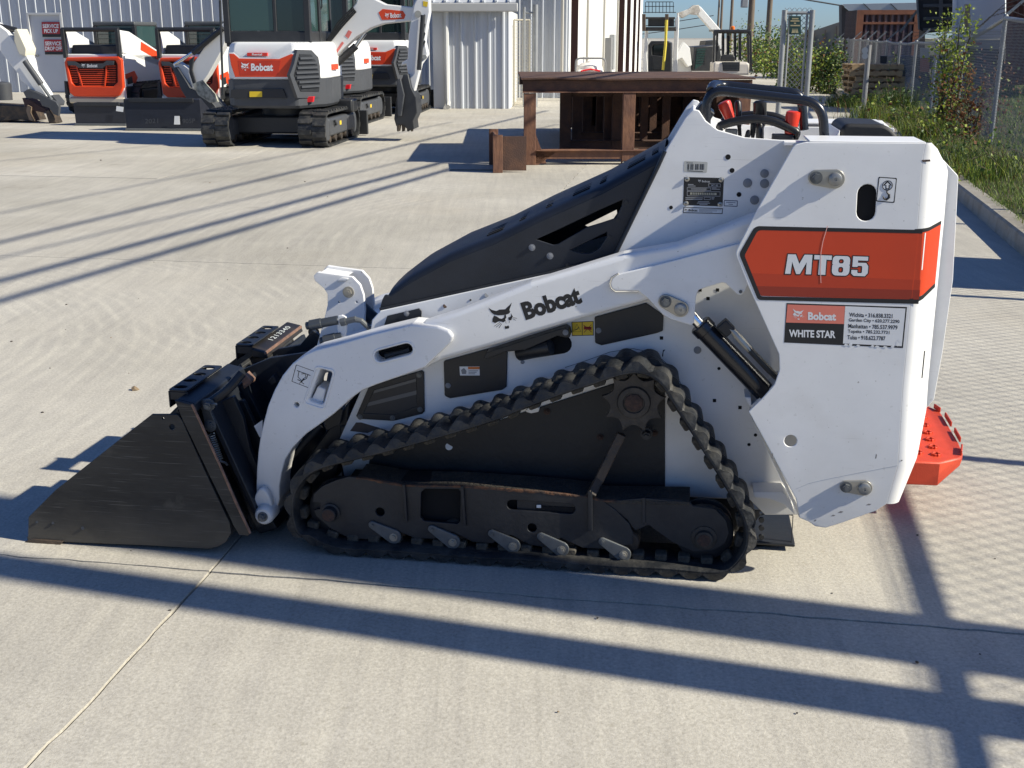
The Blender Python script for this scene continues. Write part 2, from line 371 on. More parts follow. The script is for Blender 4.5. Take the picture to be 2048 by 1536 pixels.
# control tower between the walls
b = B(); u0, z0 = T.L(1386, 222, V_BODY); u1, z1 = T.L(1316, 335, V_BODY); u2, z2 = T.L(1440, 262, V_BODY)
b.prism([(u0, z0 - .01), (u1 + .01, z1), (u1 + .03, z1 - .35), (u1 + .25, z1 - .35), (u2 + .02, z2 - .06), (u2, z2 - .03), (u0 + .04, z0 - .03)], V_BODY + .011, MV(V_BODY) - .011)
b.build('control_tower', WHITE, T.o, .004)
b = B(); b.obox((u0 + .035, .40, z0 - .012), (.05, .16, .03), Matrix.Rotation(R(35), 3, 'Y')); b.build('gauge_panel', BLACKP, T.o, .004)
# ---- hood
hs = [(780, 578), (820, 551), (898, 509), (992, 472), (1083, 427), (1204, 373), (1300, 320), (1328, 304)]
VH = .222
hood_low = [(1328, 304), (1314, 332), (1226, 514), (1113, 545), (800, 613), (764, 621), (760, 614), (764, 600), (770, 588)]
vent1 = [(1072, 479), (1116, 460), (1198, 421), (1245, 400), (1243, 412), (1231, 436), (1204, 445), (1174, 454), (1116, 488), (1107, 490)]
vent2 = [(1142, 500), (1213, 465), (1214, 473), (1198, 497), (1183, 506), (1167, 507), (1149, 503)]
off = .022
side = [T.L(x, y + 14, VH) for x, y in hs]
hp = side + [T.L(x, y, VH) for x, y in hood_low]
hside = plate('hood_side', rp(hp, .01), [T.P(vent1, VH), T.P(vent2, VH)], VH, VH + .008, HOODM, T.o, .003)
mirror(hside)
rows = []
top = [T.L(x, y, VH) for x, y in [(764, 600), (770, 586)] + hs]
sh = [T.L(x, y + 14, VH) for x, y in [(764, 600), (770, 586)] + hs]
VS = [(VH + .0015, 0), (VH + .002, .004), (VH + .008, .013), (VH + .022, .020), (VH + .045, .024), (VH + .11, .030), (VH + .18, .033), (WTOT / 2, .034)]
VS = VS + [(WTOT - v, h) for v, h in VS[-2::-1]]
for k, p in enumerate(sh):
    hk = 1.0 if k > 2 else (.15, .5, .85)[k]
    rows.append([(p[0] + (0.0 if k > 2 else (.0, .004, .0)[k]), v, p[1] + h * hk) for v, h in VS])
B().grid(rows).build('hood_top', HOODM, T.o, ang=60)
b = B(); fr = T.L(764, 600, VH); b.box(fr[0] + .004, fr[0] + .02, VH + .008, MV(VH) - .008, T.L(764, 621, VH)[1], fr[1] + .003); b.build('hood_nose', HOODM, T.o, .004)
def hood_z(u):
    for p_, q_ in zip(sh, sh[1:]):
        if p_[0] <= u <= q_[0]: return p_[1] + (q_[1] - p_[1]) * (u - p_[0]) / (q_[0] - p_[0])
for k, u_ in enumerate((-.12, -.02, .06, .14, .22, .30, .37)):
    for j in range(4):
        v_ = .285 + .03 * j; hl = .05 if k in (0, 3, 5) else .018
        za_, zb_ = hood_z(u_), hood_z(u_ + hl); b = B(); hh = .0262 + .0012 * j
        b.bar((u_, v_, za_ + hh), (u_ + hl, v_, zb_ + hh), .010, .004); b.build('hood_louvre', HOLE, T.o)
lp = [T.X(760, 619, VH - .004), T.X(800, 611, VH - .004), T.X(1113, 543, VH - .004), T.X(1228, 511, VH - .004)]
B().tube(lp, .006, 8).build('hood_seal', BLACKF, T.o)
for x, y in ((1064, 495), (1100, 512)): hexbolt('hood_bolt', T.X(x, y, VH), .007, GREYP, T.o)
for x, y in ((1252, 404), (1236, 440), (1219, 474), (1203, 506), (1135, 530)): hexbolt('hood_rivet', T.X(x, y, VH), .006, BLACKF, T.o, .003, False)
lc = B(); lc.tube([T.X(1330, 302, V_BODY - .000500), T.X(1316, 333, V_BODY - .000500), T.X(1229, 512, V_BODY - .000500)], .006, 8); lc.build('hood_edge_trim', BLACKP, T.o)
# ---- rear fenders
fend_px = [(1612, 284), (1852, 286), (1846, 320), (1836, 455), (1806, 780), (1797, 930), (1774, 1008), (1752, 1022), (1681, 1047), (1651, 1056), (1630, 1053), (1618, 1044), (1599, 1036), (1592, 998),
           (1521, 866), (1497, 823), (1526, 795), (1549, 769), (1559, 740), (1558, 709), (1496, 571), (1470, 506), (1514, 420), (1588, 290)]
fr_ = [.012, .0, .0, 0, 0, 0, .01, .01, .02, .01, 0, 0, .01, 0, 0, .004, .02, .02, .02, .03, 0, .03, 0, .02]
slot = pill(T.L(1734, 387, V_FEND), T.L(1732, 424, V_FEND), .0245)
fo = plate('rear_fender', rp(T.P(fend_px, V_FEND), fr_), [slot, circ(T.L(1581, 882, V_FEND), .0175)], V_FEND, V_FEND + .006, WHITE, T.o, .0025)
fold = [(1852, 286), (1846, 320), (1836, 455), (1806, 780), (1797, 930), (1774, 1008)]
edge = [(1868, 292), (1882, 330), (1881, 455), (1857, 780), (1820, 930), (1786, 1000)]
rows = []
FO = resample(T.P(fold, V_FEND), count=60, closed=False)[0]; 
for k in range(61):
    t = k / 60; p = FO[k]
    wmax = .135 if t < .75 else .135 - (t - .75) * .36
    if t < .075: wmax = .012 + 1.64 * t
    th = R(58); r = .040
    row = [(p.x - .0005, V_FEND + .0003, p.y)]
    for j in [wmax * i_ / 13 for i_ in range(14)]:
        a = min(th, j / r); l = max(0, j - r * th)
        row.append((p.x + r * math.sin(a) + l * math.cos(th), V_FEND + .0003 + r * (1 - math.cos(a)) + l * math.sin(th), p.y))
    e = row[-1]; row.append((e[0] + .004, e[1] + .012, p.y)); row.append((e[0] - .01, e[1] + .014, p.y))
    rows.append(row)
fb = B().grid(rows).build('fender_bend', WHITE, fo, ang=50)
# inner rear flange plate seen beyond the bend
inner = T.plate('rear_flange', [(1800, 300), (1885, 318), (1917, 352), (1906, 560), (1886, 700), (1868, 800), (1838, 832), (1800, 820)], .155, .163, WHITE, r=.015, parent=fo)
b = B(); q = T.P([(1612, 284), (1852, 286)], V_FEND)
b.box(q[0][0] + .008, q[1][0], V_FEND + .001, V_BODY - .001, q[0][1] - .002, q[0][1] + .004); fl = b.build('top_flange', WHITE, fo, .002)
b = B(); q = T.P([(1566, 279), (1720, 281)], V_BODY); b.box(q[0][0], q[1][0], V_BODY - .035, V_BODY, q[0][1] - .014, q[0][1] - .003); b.build('tower_lip', WHITE, T.o, .002)
for prt in (fo, fb, inner, fl):
    c = mirror(prt); c.parent = T.o
sl = B(); sl.prism(pill(T.L(1734, 387, V_FEND + .03), T.L(1732, 424, V_FEND + .03), .03), V_FEND + .012, V_FEND + .03); sl.build('slot_backing', HOLE, fo)
lf = B(); e0 = T.L(1497, 823, V_FEND); e1 = T.L(1599, 1036, V_FEND); lf.add([(e0[0], V_FEND + .001, e0[1]), (e1[0], V_FEND + .001, e1[1]), (e1[0] + .006, V_FEND + .05, e1[1]), (e0[0] + .006, V_FEND + .05, e0[1])], [(0, 1, 2, 3)]); lf.build('fender_return', WHITE, fo)
# bolt and pin retainers
def retainer(c1, c2, v, parent, r1=14, r2=17.5):
    a, c = T.L(*c1, v - .006), T.L(*c2, v - .006); k = 1 / 690
    o = plate('pin_retainer', pill(a, c, r1 * k, 10, r2 * k), [], v - .0085, v - .0005, ZINC, parent, .0015)
    hexbolt('bolt', (a[0], v - .0085, a[1]), 8 * k, ZINCD, o, .013)
    B().lathe((c[0], v - .0085, c[1]), (0, -1, 0), [(0, 12.5 * k), (.009, 12 * k), (.011, 10 * k), (.0112, 3 * k), (.009, 2.5 * k)], 20).build('pin', mat('pin_steel', (.28, .28, .27), .35, metal=.5), o)
retainer((1632, 355), (1670, 358), V_FEND, fo); retainer((1692, 973), (1728, 976), V_FEND, fo, 12, 16)
# ---- decals on the fender
D = V_FEND - .0003
orp = T.P([(1516, 459), (1845, 466), (1841, 540), (1837, 600), (1521, 592), (1488, 512)], D)
plate('orange_panel', rp(orp, [.02, 0, 0, 0, .012, .02]), [], D, D + .0008, ORANGE, fo, 0)
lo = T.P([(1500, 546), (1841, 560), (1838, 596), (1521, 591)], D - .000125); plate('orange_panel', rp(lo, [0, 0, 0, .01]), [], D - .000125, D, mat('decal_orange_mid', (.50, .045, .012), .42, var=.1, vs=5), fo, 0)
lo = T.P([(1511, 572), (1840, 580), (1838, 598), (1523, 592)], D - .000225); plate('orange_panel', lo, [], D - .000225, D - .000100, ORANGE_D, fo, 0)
oo = T.P([(1510, 452), (1845, 460), (1845, 467), (1516, 460), (1489, 511), (1522, 593), (1838, 599), (1837, 608), (1516, 600), (1478, 508)], D - .000350)
plate('panel_border', rp(oo, [.02, 0, 0, .016, .012, .008, 0, 0, .012, .02]), [], D - .000350, D - .000250, INK, fo, 0)
# the panel carries on round the bend
def bend_pt(t, zz, j, out=.0004):
    """point on the bend at height zz; j = arc length from the fold"""
    k = next((i for i in range(60) if FO[i].y >= zz >= FO[i + 1].y), 59); f = (FO[k].y - zz) / max(1e-6, FO[k].y - FO[k + 1].y)
    x = FO[k].x + (FO[k + 1].x - FO[k].x) * f; th = R(58); r = .040; a = min(th, j / r); l = max(0, j - r * th)
    px_, py_ = x + r * math.sin(a) + l * math.cos(th), V_FEND + r * (1 - math.cos(a)) + l * math.sin(th)
    return (px_ + out * math.sin(a), py_ - out * math.cos(a), zz)
def bend_strip(name, ztop, zbot, m, j0, j1, out=.0004, ztop2=None, zbot2=None):
    rows = []
    for k in range(15):
        j = j0 + (j1 - j0) * k / 14; f = k / 14
        zt = ztop + ((ztop2 if ztop2 is not None else ztop) - ztop) * f; zb = zbot + ((zbot2 if zbot2 is not None else zbot) - zbot) * f
        rows.append([bend_pt(0, zt + (zb - zt) * i / 6, j, out) for i in range(7)])
    return B().grid(rows).build(name, m, fo, ang=60)
zt, zb = T.L(1840, 466, V_FEND)[1], T.L(1837, 599, V_FEND)[1]
bend_strip('orange_panel', zt, zb, ORANGE, -.008, .118, .0006, zt + .012, zb + .03)
bend_strip('panel_border', zt + .010, zt, INK, -.008, .118, .0009, zt + .022, zt + .012)
bend_strip('panel_border', zb, zb - .013, INK, -.008, .118, .0009, zb + .03, zb + .018)
bend_strip('panel_scratch', zt, zt - .10, WHITE, .020, .0235, .0012)
bend_strip('bend_slot', T.L(1840, 712, V_FEND)[1], T.L(1840, 768, V_FEND)[1], HOLE, .085, .092, .0008)
MT = {'M': ([(0, 0), (.06, 1), (.36, 1), (.52, .52), (.70, 1), (1.0, 1), (1.0, 0), (.80, 0), (.80, .62), (.57, 0), (.43, 0), (.24, .62), (.21, 0)], []),
      'T': ([(.30, 0), (.30, .78), (0, .78), (0, 1), (1, 1), (1, .78), (.70, .78), (.70, 0)], []),
      '8': (rp([(0, 0), (1, 0), (1, .53), (.93, .55), (1, .57), (1, 1), (0, 1), (0, .57), (.07, .55), (0, .53)], [.24, .24, .2, .02, .2, .2, .2, .2, .02, .2], 4), [rp([(.36, .62), (.64, .62), (.64, .84), (.36, .84)], .1, 3), rp([(.36, .15), (.64, .15), (.64, .44), (.36, .44)], .1, 3)]),
      '5': (rp([(0, .30), (0, .12), (.16, 0), (.84, 0), (1, .16), (1, .52), (.86, .68), (.36, .68), (.36, .80), (.96, .80), (.96, 1), (.04, 1), (.04, .46), (.34, .46), (.38, .52), (.60, .52), (.64, .46), (.64, .20), (.60, .15), (.40, .15), (.36, .20), (.36, .30)], 0), [])}
def big_letter(ch, x0, x1, yb, yt, sl, w, m, grow):
    outl, hol = MT[ch]
    def tr(p): return T.L(x0 + (x1 - x0) * p[0] + (3 * p[1]), yb + sl * p[0] - (yb - yt) * p[1], w)
    cu = bpy.data.curves.new('c', 'CURVE'); cu.dimensions = '2D'; cu.fill_mode = 'FRONT'; cu.offset = grow
    for poly in [outl] + hol:
        s_ = cu.splines.new('POLY'); s_.points.add(len(poly) - 1); s_.use_cyclic_u = True
        for p_, q_ in zip(s_.points, poly): c_ = tr(q_); p_.co = (c_[0], c_[1], 0, 1)
    ob = bpy.data.objects.new('c', cu); me = bpy.data.meshes.new_from_object(ob); bpy.data.objects.remove(ob)
    for v in me.vertices: v.co = (v.co.x, w, v.co.y)
    finish(me, m); return link('model_letter', me, fo)
for ch, xa, xb_, yb_ in (('M', 1570, 1622, 547.5), ('T', 1626, 1661, 549), ('8', 1663, 1698, 550.5), ('5', 1702, 1735, 551.5)):
    big_letter(ch, xa, xb_, yb_, yb_ - 39, 1.2, D - .000400, INK, .0028); big_letter(ch, xa, xb_, yb_, yb_ - 39, 1.2, D - .000600, LABELW, 0)
scr = B(); sp = [T.X(x, y, D - .000750) for x, y in ((1655, 452), (1651, 466), (1646, 483), (1642, 505), (1641, 540), (1642, 566))]
for a, c in zip(sp, sp[1:]): scr.bar(a, c, .0018, .0004, (0, 1, 0))
scr.build('panel_scratch', mat('scratch', (.78, .45, .38), .6), fo)
# dealer plate
DL = D - .000050
T.decal('dealer_label', [(1573, 606), (1814, 614), (1806, 696), (1568, 685)], DL, INK, fo)
T.decal('dealer_label', [(1575, 609), (1690, 612.5), (1688, 648), (1572, 645)], DL - .000200, PINK, fo)
T.decal('dealer_label', [(1690.5, 612.5), (1811, 617), (1803.5, 692.5), (1686, 687)], DL - .000200, LABELW, fo)
T.text('Bobcat', (1616, 640), (1672, 641.5), (1616, 624), DL - .000450, LABELW, fo, .04)
emblem('emblem', T.L(1586, 639, DL - .000450), T.L(1608, 640, DL - .000450), T.L(1586, 617, DL - .000450), DL - .000450, LABELW, fo)
T.text('WHITE STAR', (1578, 674), (1671, 676.5), (1578, 659), DL - .000450, LABELW, fo, .035)
for k, (s_, xe) in enumerate((('Wichita • 316.838.3321', 1785), ('Garden City • 620.277.2290', 1799), ('Manhattan • 785.537.9979', 1795), ('Topeka • 785.232.7731', 1779), ('Tulsa • 918.622.7787', 1771))):
    y = 633.5 + k * 11.3; x = 1698.5 - k * .9; sl_ = (xe - x) * .034
    T.text(s_, (x, y), (xe, y + sl_), (x, y - 8.6), DL - .000450, INK, fo, .022)
for x_, y_, w_, h_ in ((1692, 690, 5, 2.5), (1701, 689, 4, 4), (1716, 691, 4, 2), (1745, 692, 4, 2), (1754, 693, 5, 2.2), (1770, 694, 5, 2), (1785, 693, 4, 3), (1794, 688, 3, 5), (1799, 681, 4, 3)):
    T.decal('label_tear', [(x_ - w_, y_ + h_ * .4), (x_ - w_ * .2, y_ - h_), (x_ + w_, y_ - h_ * .2), (x_ + w_ * .4, y_ + h_)], DL - .000500, LABELW, fo)
# lift-point label
T.decal('lift_label', [(1757, 353.5), (1794, 356), (1789, 406), (1752, 403)], D, INK, fo, .003)
T.decal('lift_label', [(1759, 355.5), (1792, 358), (1787, 404), (1754, 401)], D - .000200, LABELW, fo, .003)
c = T.L(1775, 371, D - .000450); b = B(); b.tube([(c[0] + .0125 * math.cos(t * .3), D - .000450, c[1] + .0125 * math.sin(t * .3)) for t in range(21)], .0011, 4, True); b.build('lift_symbol', INK, fo)
T.decal('lift_symbol', [(1775, 361), (1784, 371), (1779.5, 371), (1779, 379), (1771, 379), (1771, 371), (1766, 371)], D - .000450, INK, fo)
T.decal('lift_symbol', [(1775, 365), (1780, 370), (1777, 370), (1777, 376.5), (1773, 376.5), (1773, 370), (1770, 370)], D - .000600, LABELW, fo)
b = B(); b.tube([T.X(x, y, D - .000500) for x, y in ((1774, 381), (1774, 385), (1778, 389), (1778, 395), (1773, 399), (1768, 397), (1766, 392))], [.0016, .002, .003, .0034, .0034, .0028, .001], 6); b.build('lift_symbol', INK, fo)
T.decal('paint_chip', [(1843, 320), (1860, 319), (1861, 323), (1846, 324)], D - .000125, RUST, fo)
for x, y, w_, h_ in ((1681, 1024, 6, 2), (1666, 1031, 5, 1.6), (1737, 1009, 6, 1.6), (1803, 921, 2.5, 1.5), (1752, 912, 2, 5), (1545, 911, 1.5, 6), (1630, 1041, 3, 2)):
    T.decal('paint_chip', [(x - w_, y + h_), (x, y - h_), (x + w_, y - h_ * .4), (x + w_ * .3, y + h_)], D + .0002, mat('chip', (.23, .22, .21), .7), fo)
# long scuff at the bottom of the fender
b = B(); pts = [T.X(x, y, D) for x, y in ((1592, 978), (1620, 966), (1660, 957), (1720, 945), (1795, 931))]
for a, c in zip(pts, pts[1:]): b.bar(a, c, .0014, .0005, (0, 1, 0))
b.build('scuff_line', mat('scuff', (.52, .54, .56), .6), fo)
# ---- identification plates on the tower wall
DB = V_BODY - .0003
def idp(pts, m, k=0, r=0): return T.decal('data_plate', pts, DB - .000225 * k, m, bw, r)
idp([(1368, 321.5), (1415.5, 324), (1413.5, 346), (1367, 344)], LABELG, 0, .004)
for k in range(22):
    if k in (3, 8, 9, 15): continue
    x = 1375 + k * 1.55; idp([(x, 328), (x + (.9, 1.2, .6)[k % 3], 328.1), (x + (.9, 1.2, .6)[k % 3] - .3, 339.6), (x - .3, 339.5)], INK, 1)
idp([(1373, 325), (1386, 325.5), (1386, 326.5), (1373, 326)], INK, 1); idp([(1374.5, 341), (1406, 342.6), (1406, 343.8), (1374.5, 342.3)], INK, 1)
idp([(1368, 354), (1448, 356), (1445, 413), (1366, 410)], INK, 0, .003)
T.text('Bobcat', (1404, 364.5), (1420, 365), (1404, 360.5), DB - .000450, LTEXT, bw, .02)
emblem('emblem', T.L(1396, 364.5, DB - .000450), T.L(1402.5, 364.7, DB - .000450), T.L(1396, 358.5, DB - .000450), DB - .000450, LTEXT, bw)
def frame_rect(x0, y0, x1, y1, m, k=1, t=.7):
    for q in ((x0, y0, x1, y0 + t), (x0, y1 - t, x1, y1), (x0, y0 + t, x0 + t, y1 - t), (x1 - t, y0 + t, x1, y1 - t)): idp([(q[0], q[1]), (q[2], q[1] + (q[2] - q[0]) * .012), (q[2], q[3] + (q[2] - q[0]) * .012), (q[0], q[3])], m, k)
frame_rect(1417, 367, 1441, 374, LTEXT); frame_rect(1374, 375, 1422, 381, LTEXT); frame_rect(1374, 382.5, 1440.5, 392, LTEXT); frame_rect(1408, 394, 1421, 399.5, LTEXT)
T.text('MT 85', (1423, 372.5), (1436, 372.8), (1423, 368.8), DB - .000450, LTEXT, bw, .01)
idp([(1380.5, 385), (1433, 386), (1433, 390.2), (1380.5, 389.2)], mat('bar_tan', (.45, .43, .33), .5), 1)
for k in range(13): idp([(1384 + k * 3.6, 385.2), (1385.4 + k * 3.6, 385.2), (1385.2 + k * 3.6, 389.6), (1383.8 + k * 3.6, 389.6)], INK, 2)
for x0, x1, y in ((1376, 1387, 369), (1376, 1391, 372), (1382, 1413, 378), (1424, 1433, 376), (1424, 1440, 378.4), (1371, 1406, 395.5), (1371, 1405, 398.5), (1423, 1429, 395.5), (1423, 1428, 398), (1396, 1418, 403.5), (1394, 1420, 406.2), (1399, 1415, 408.6)):
    idp([(x0, y - .6), (x1, y - .6 + (x1 - x0) * .012), (x1, y + .5 + (x1 - x0) * .012), (x0, y + .5)], LTEXT, 1)
for x, y in ((1374, 358.5), (1442, 359.5), (1372, 407), (1440, 408.5)):
    b = B(); c = T.X(x, y, DB - .000250); b.lathe(c, (0, -1, 0), [(0, .0075), (.003, .0065), (.0045, .003)], 14); b.build('rivet', ZINC, bw); B().cyl(c + Vector((0, -.0044, 0)), c + Vector((0, -.0049, 0)), .0022, n=8).build('rivet_centre', INK, bw)
idp([(1367, 414), (1446, 416.5), (1445, 428), (1366, 426)], INK); idp([(1368.5, 415.5), (1444.5, 418), (1443.5, 426.5), (1367.5, 424.5)], LABELW, 1)
T.text('Bobcat', (1377, 422.6), (1395, 423.2), (1377, 417.8), DB - .000750, INK, bw, .03); emblem('emblem', T.L(1369, 423, DB - .000750), T.L(1375, 423, DB - .000750), T.L(1369, 416.6, DB - .000750), DB - .000750, INK, bw)
for k in range(3): idp([(1398, 418.2 + 2.3 * k), (1443 - 9 * k, 419.2 + 2.3 * k), (1443 - 9 * k, 420.2 + 2.3 * k), (1398, 419.3 + 2.3 * k)], GREYP, 2)
idp([(1448, 400), (1475.5, 401), (1475, 413.5), (1447.5, 412.5)], mat('ink_navy', (.02, .04, .10), .5), 0, .002); idp([(1449.3, 401.6), (1474, 402.6), (1473.6, 412), (1449, 411)], LABELW, 1)
for k in range(2): idp([(1452 + 5 * k, 404 + 3.6 * k), (1471 - 5 * k, 404.8 + 3.6 * k), (1471 - 5 * k, 405.9 + 3.6 * k), (1452 + 5 * k, 405.1 + 3.6 * k)], mat('ink_navy', (0, 0, 0)), 2)
# plugs and holes in the wall
for x, y, r, m in ((1456, 314, 5, HOLE), (1464, 341, 4.6, HOLE), (1478, 389, 4.6, HOLE), (1342, 415, 3.6, HOLE), (1529, 347, 8, GREYP), (1529, 367, 8.5, GREYP), (1495, 366, 8.5, GREYP), (1509, 400, 8.5, GREYP),
                   (1395, 700, 7.5, GREYP), (1438, 737, 3.2, HOLE), (1511, 870, 3.4, HOLE), (1498, 889, 3.4, HOLE), (1045, 724, 4, GREYP)):
    k = r / 660; c = T.X(x, y, V_BODY)
    if m is GREYP: B().lathe(c, (0, -1, 0), [(-.001, k), (.002, k), (.0035, k * .8), (.004, 0)], 16).build('hole_plug', m, bw)
    else: B().cyl(c + Vector((0, .002, 0)), c + Vector((0, -.0008, 0)), k, n=14).build('bolt_hole', m, bw)
for x, y in ((1435, 580), (1416, 597), (1400, 580), (1323, 676), (1429, 801), (1480, 815)):
    k = 3.4; T.decal('bolt_hole', [(x - k, y - k), (x + k, y - k + .3), (x + k, y + k), (x - k, y + k)], V_BODY - .001, HOLE, bw)
# ---- lift arms
tube_px = [(1560, 420), (1505, 432), (1355, 490), (1246, 509), (1146, 540), (1060, 566), (915, 625), (842, 648), (842, 740), (850, 738), (885, 721), (1011, 685), (1060, 669), (1187, 632), (1292, 603), (1400, 575), (1560, 545)]
at = plate('lift_arm', rp(T.P(tube_px, V_ARM), .012), [], V_ARM, .162, WHITE, T.o, .016); mirror(at)
front_px = [(822, 650), (874, 655), (896, 663), (905, 674), (902, 685), (861, 724), (850, 735), (806, 751), (751, 770), (724, 781), (702, 797), (669, 827), (635, 852), (611, 869), (585, 896), (570, 920), (563, 947), (559, 973), (559, 1000), (550, 1030),
            (536, 1038), (520, 1035), (512, 1015), (512, 973), (513, 938), (516, 903), (520, 875), (527, 844), (536, 811), (549, 780), (565, 751), (585, 727), (611, 709), (628, 701), (678, 688), (751, 667)]
VFA = .062
rect = T.P([(641, 738), (665, 745), (646, 810), (617, 801)], VFA)
fa = plate('front_arm', rp(T.P(front_px, VFA), .012), [pill(T.L(761, 712, VFA), T.L(814, 698, VFA), .0185), rp(rect, .008), circ(T.L(593, 810, VFA), .0075)], VFA, .168, WHITE, T.o, .005)
mirror(fa)
bb = B(); bb.prism(T.P([(636, 772), (652, 778), (646, 806), (622, 800)], VFA + .02), VFA + .018, .15); bb.build('weld_tab', WHITE, fa, .004)
bb = B(); bb.prism(pill(T.L(761, 712, .1), T.L(814, 698, .1), .026), .11, .16); bb.build('arm_cavity', HOLE, fa)
bb = B(); bb.tube([T.X(770, 712, .095), T.X(800, 705, .1), T.X(820, 700, .1)], .009, 8); bb.build('hydraulic_hose', BLACKF, fa)
b = B(); rc = rp(T.P([(633, 733), (670, 741), (648, 818), (608, 806)], VFA), .01)
b.tube([(p[0], VFA - .000250, p[1]) for p in rc], .0035, 6, True); b.build('weld_bead', WHITE, fa)
b = B(); b.tube([(p[0], VFA, p[1]) for p in pill(T.L(761, 712, VFA), T.L(814, 698, VFA), .021)], .0035, 6, True); b.build('weld_bead', WHITE, fa)
# pivot boss at the foot of the arm
c = T.X(531, 1003, VFA); boss = plate('pivot_boss', [(c.x + .030 * math.cos(t * .26) * (1 - .15 * math.sin(t * .26)), c.z + .056 * math.sin(t * .26)) for t in range(24)], [], VFA - .026, VFA, WHITE, fa, .006)
c = T.X(526, 1033, VFA - .055)
B().lathe((c.x, VFA + .01, c.z), (0, -1, 0), [(0, .031), (.05, .031), (.062, .028), (.066, .024), (.066, .016)], 22).build('pivot_bush', WHITE, fa)
hexbolt('pivot_bolt', (c.x, VFA - .055, c.z), .011, ZINCD, fa, .018)
# rear gusset with pin
gus_px = [(1223.5, 576), (1221, 567), (1225, 556), (1237, 549), (1355, 519), (1512, 478), (1530, 480), (1530, 560), (1500, 560), (1491, 582), (1482, 591), (1474, 589), (1453, 568), (1445, 565), (1397, 580), (1392, 593), (1388, 646), (1382, 651), (1340, 638), (1326, 630), (1295, 596), (1276, 582), (1231, 582)]
gu = plate('arm_gusset', rp(T.P(gus_px, V_GUS), [.0, .0, 0, 0, 0, 0, 0, 0, 0, 0, 0, 0, .01, .01, .012, .008, .004, .004, 0, 0, 0, .006, 0]), [], V_GUS, V_ARM + .004, WHITE, T.o, .003); mirror(gu)
b = B(); b.tube([T.X(x, y, V_GUS + .002) for x, y in ((1276, 584), (1231, 584), (1222, 577), (1219, 567), (1223, 555), (1237, 547))], .003, 6); b.build('weld_bead', mat('weld_dirty', (.55, .52, .46), .7), gu)
retainer((1331, 603), (1361, 618), V_GUS, gu, 14, 16)
hexbolt('stop_bolt', T.X(1481, 583, V_GUS), .005, ZINCD, gu, .004, False)
# marks on the arm
DA = V_ARM - .0004
emblem('emblem', T.L(991.2, 664.9, DA), T.L(1038.4, 650.5, DA), T.L(976.0, 615.2, DA), DA, INK, at)
T.text('Bobcat', (1052, 641), (1166, 606), (1040, 606), DA, INK, at, .05)
T.decal('tie_down_label', [(592, 729), (628.5, 742), (619, 777), (583, 763)], VFA - .000200, INK, fa, .002); T.decal('tie_down_label', [(593.2, 730.4), (627.2, 742.8), (618.2, 775.4), (584.5, 762.4)], VFA - .000400, LABELW, fa, .002)
b = B()
for ln in ([(594, 741), (621, 751)], [(598, 742), (596, 754), (604, 762), (613, 757), (616, 749)], [(603, 748), (610, 747), (612, 754), (606, 758), (602, 764), (608, 768)], [(595, 759), (605, 764)], [(599, 767), (608, 758)]):
    b.tube([T.X(x, y, VFA - .000550) for x, y in ln], .0012, 4)
b.build('tie_down_symbol', INK, fa)
# ---- lift cylinder
p0, p1 = T.X(1399, 648, .125), T.X(1545, 800, .125); dv = (p1 - p0).normalized()
b = B(); b.lathe(p0, dv, [(0, .030), (.004, .034), (.028, .034), (.030, .031), ((p1 - p0).length, .031)], 24); cyl_ = b.build('lift_cylinder', mat('cylinder_black', (.012, .013, .018), .22, spec=.6), T.o)
B().cyl(p0 - dv * .06, p0 + dv * .01, .017, n=20).build('piston_rod', CHROME, cyl_)
q = T.X(1452, 655, .10); b = B(); b.obox(q, (.035, .035, .04), Matrix.Rotation(R(-46), 3, 'Y')); b.build('cylinder_port', BLACKP, cyl_, .004)
hp_ = [T.X(x, y, .09) for x, y in ((1452, 652), (1466, 662), (1480, 678), (1500, 700), (1540, 742), (1575, 775))]
B().tube(hp_[:4], [.006, .009, .011, .010], 8).build('hose_fitting', ZINC, cyl_); B().tube(hp_[2:], .010, 8).build('hydraulic_hose', BLACKF, cyl_)
mirror(cyl_)
T.plate('cylinder_mount', [(1490, 795), (1502, 795), (1505, 830), (1560, 860), (1560, 760), (1500, 815)], .10, .19, WHITE)
# ---- engine-side covers
VP = V_BODY - .006
cov = T.plate('side_cover', [(887, 722), (1010, 688), (1015, 702), (1013, 774), (1004, 780), (900, 797), (889, 792)], VP, V_BODY - .0005, BLACKP, r=.008)
for x, y in ((896, 771),): hexbolt('bolt', T.X(x, y, VP), .006, GREYP, cov, .004)
T.decal('warning_label', [(919, 733), (959, 733), (959.5, 751), (920, 751)], VP - .000250, LABELW, cov); T.decal('warning_label', [(936, 733.6), (959, 733.6), (959, 738.5), (936, 738.5)], VP - .000450, mat('lab_or', (.6, .16, .03), .5), cov)
for k in range(3): T.decal('warning_label', [(937, 741 + 3 * k), (956 - 3 * k, 741 + 3 * k), (956 - 3 * k, 742.4 + 3 * k), (937, 742.4 + 3 * k)], VP - .000450, GREYP, cov)
T.decal('warning_label', [(922, 740), (928, 736), (933, 742), (932, 748), (924, 748)], VP - .000450, GREYP, cov)
cov2 = T.plate('side_cover', [(1189, 634), (1292, 606), (1327, 630), (1326, 662), (1312, 667), (1203, 691), (1190, 686)], VP, V_BODY - .0005, BLACKP, r=.006)
hexbolt('bolt', T.X(1197, 661, VP), .006, GREYP, cov2, .004)
cov3 = T.plate('side_cover', [(765, 660), (774, 632), (838, 617), (843, 622), (842, 645), (770, 662)], VP, V_BODY - .0005, BLACKP, r=.004); hexbolt('bolt', T.X(813, 627, VP), .006, GREYP, cov3, .004)
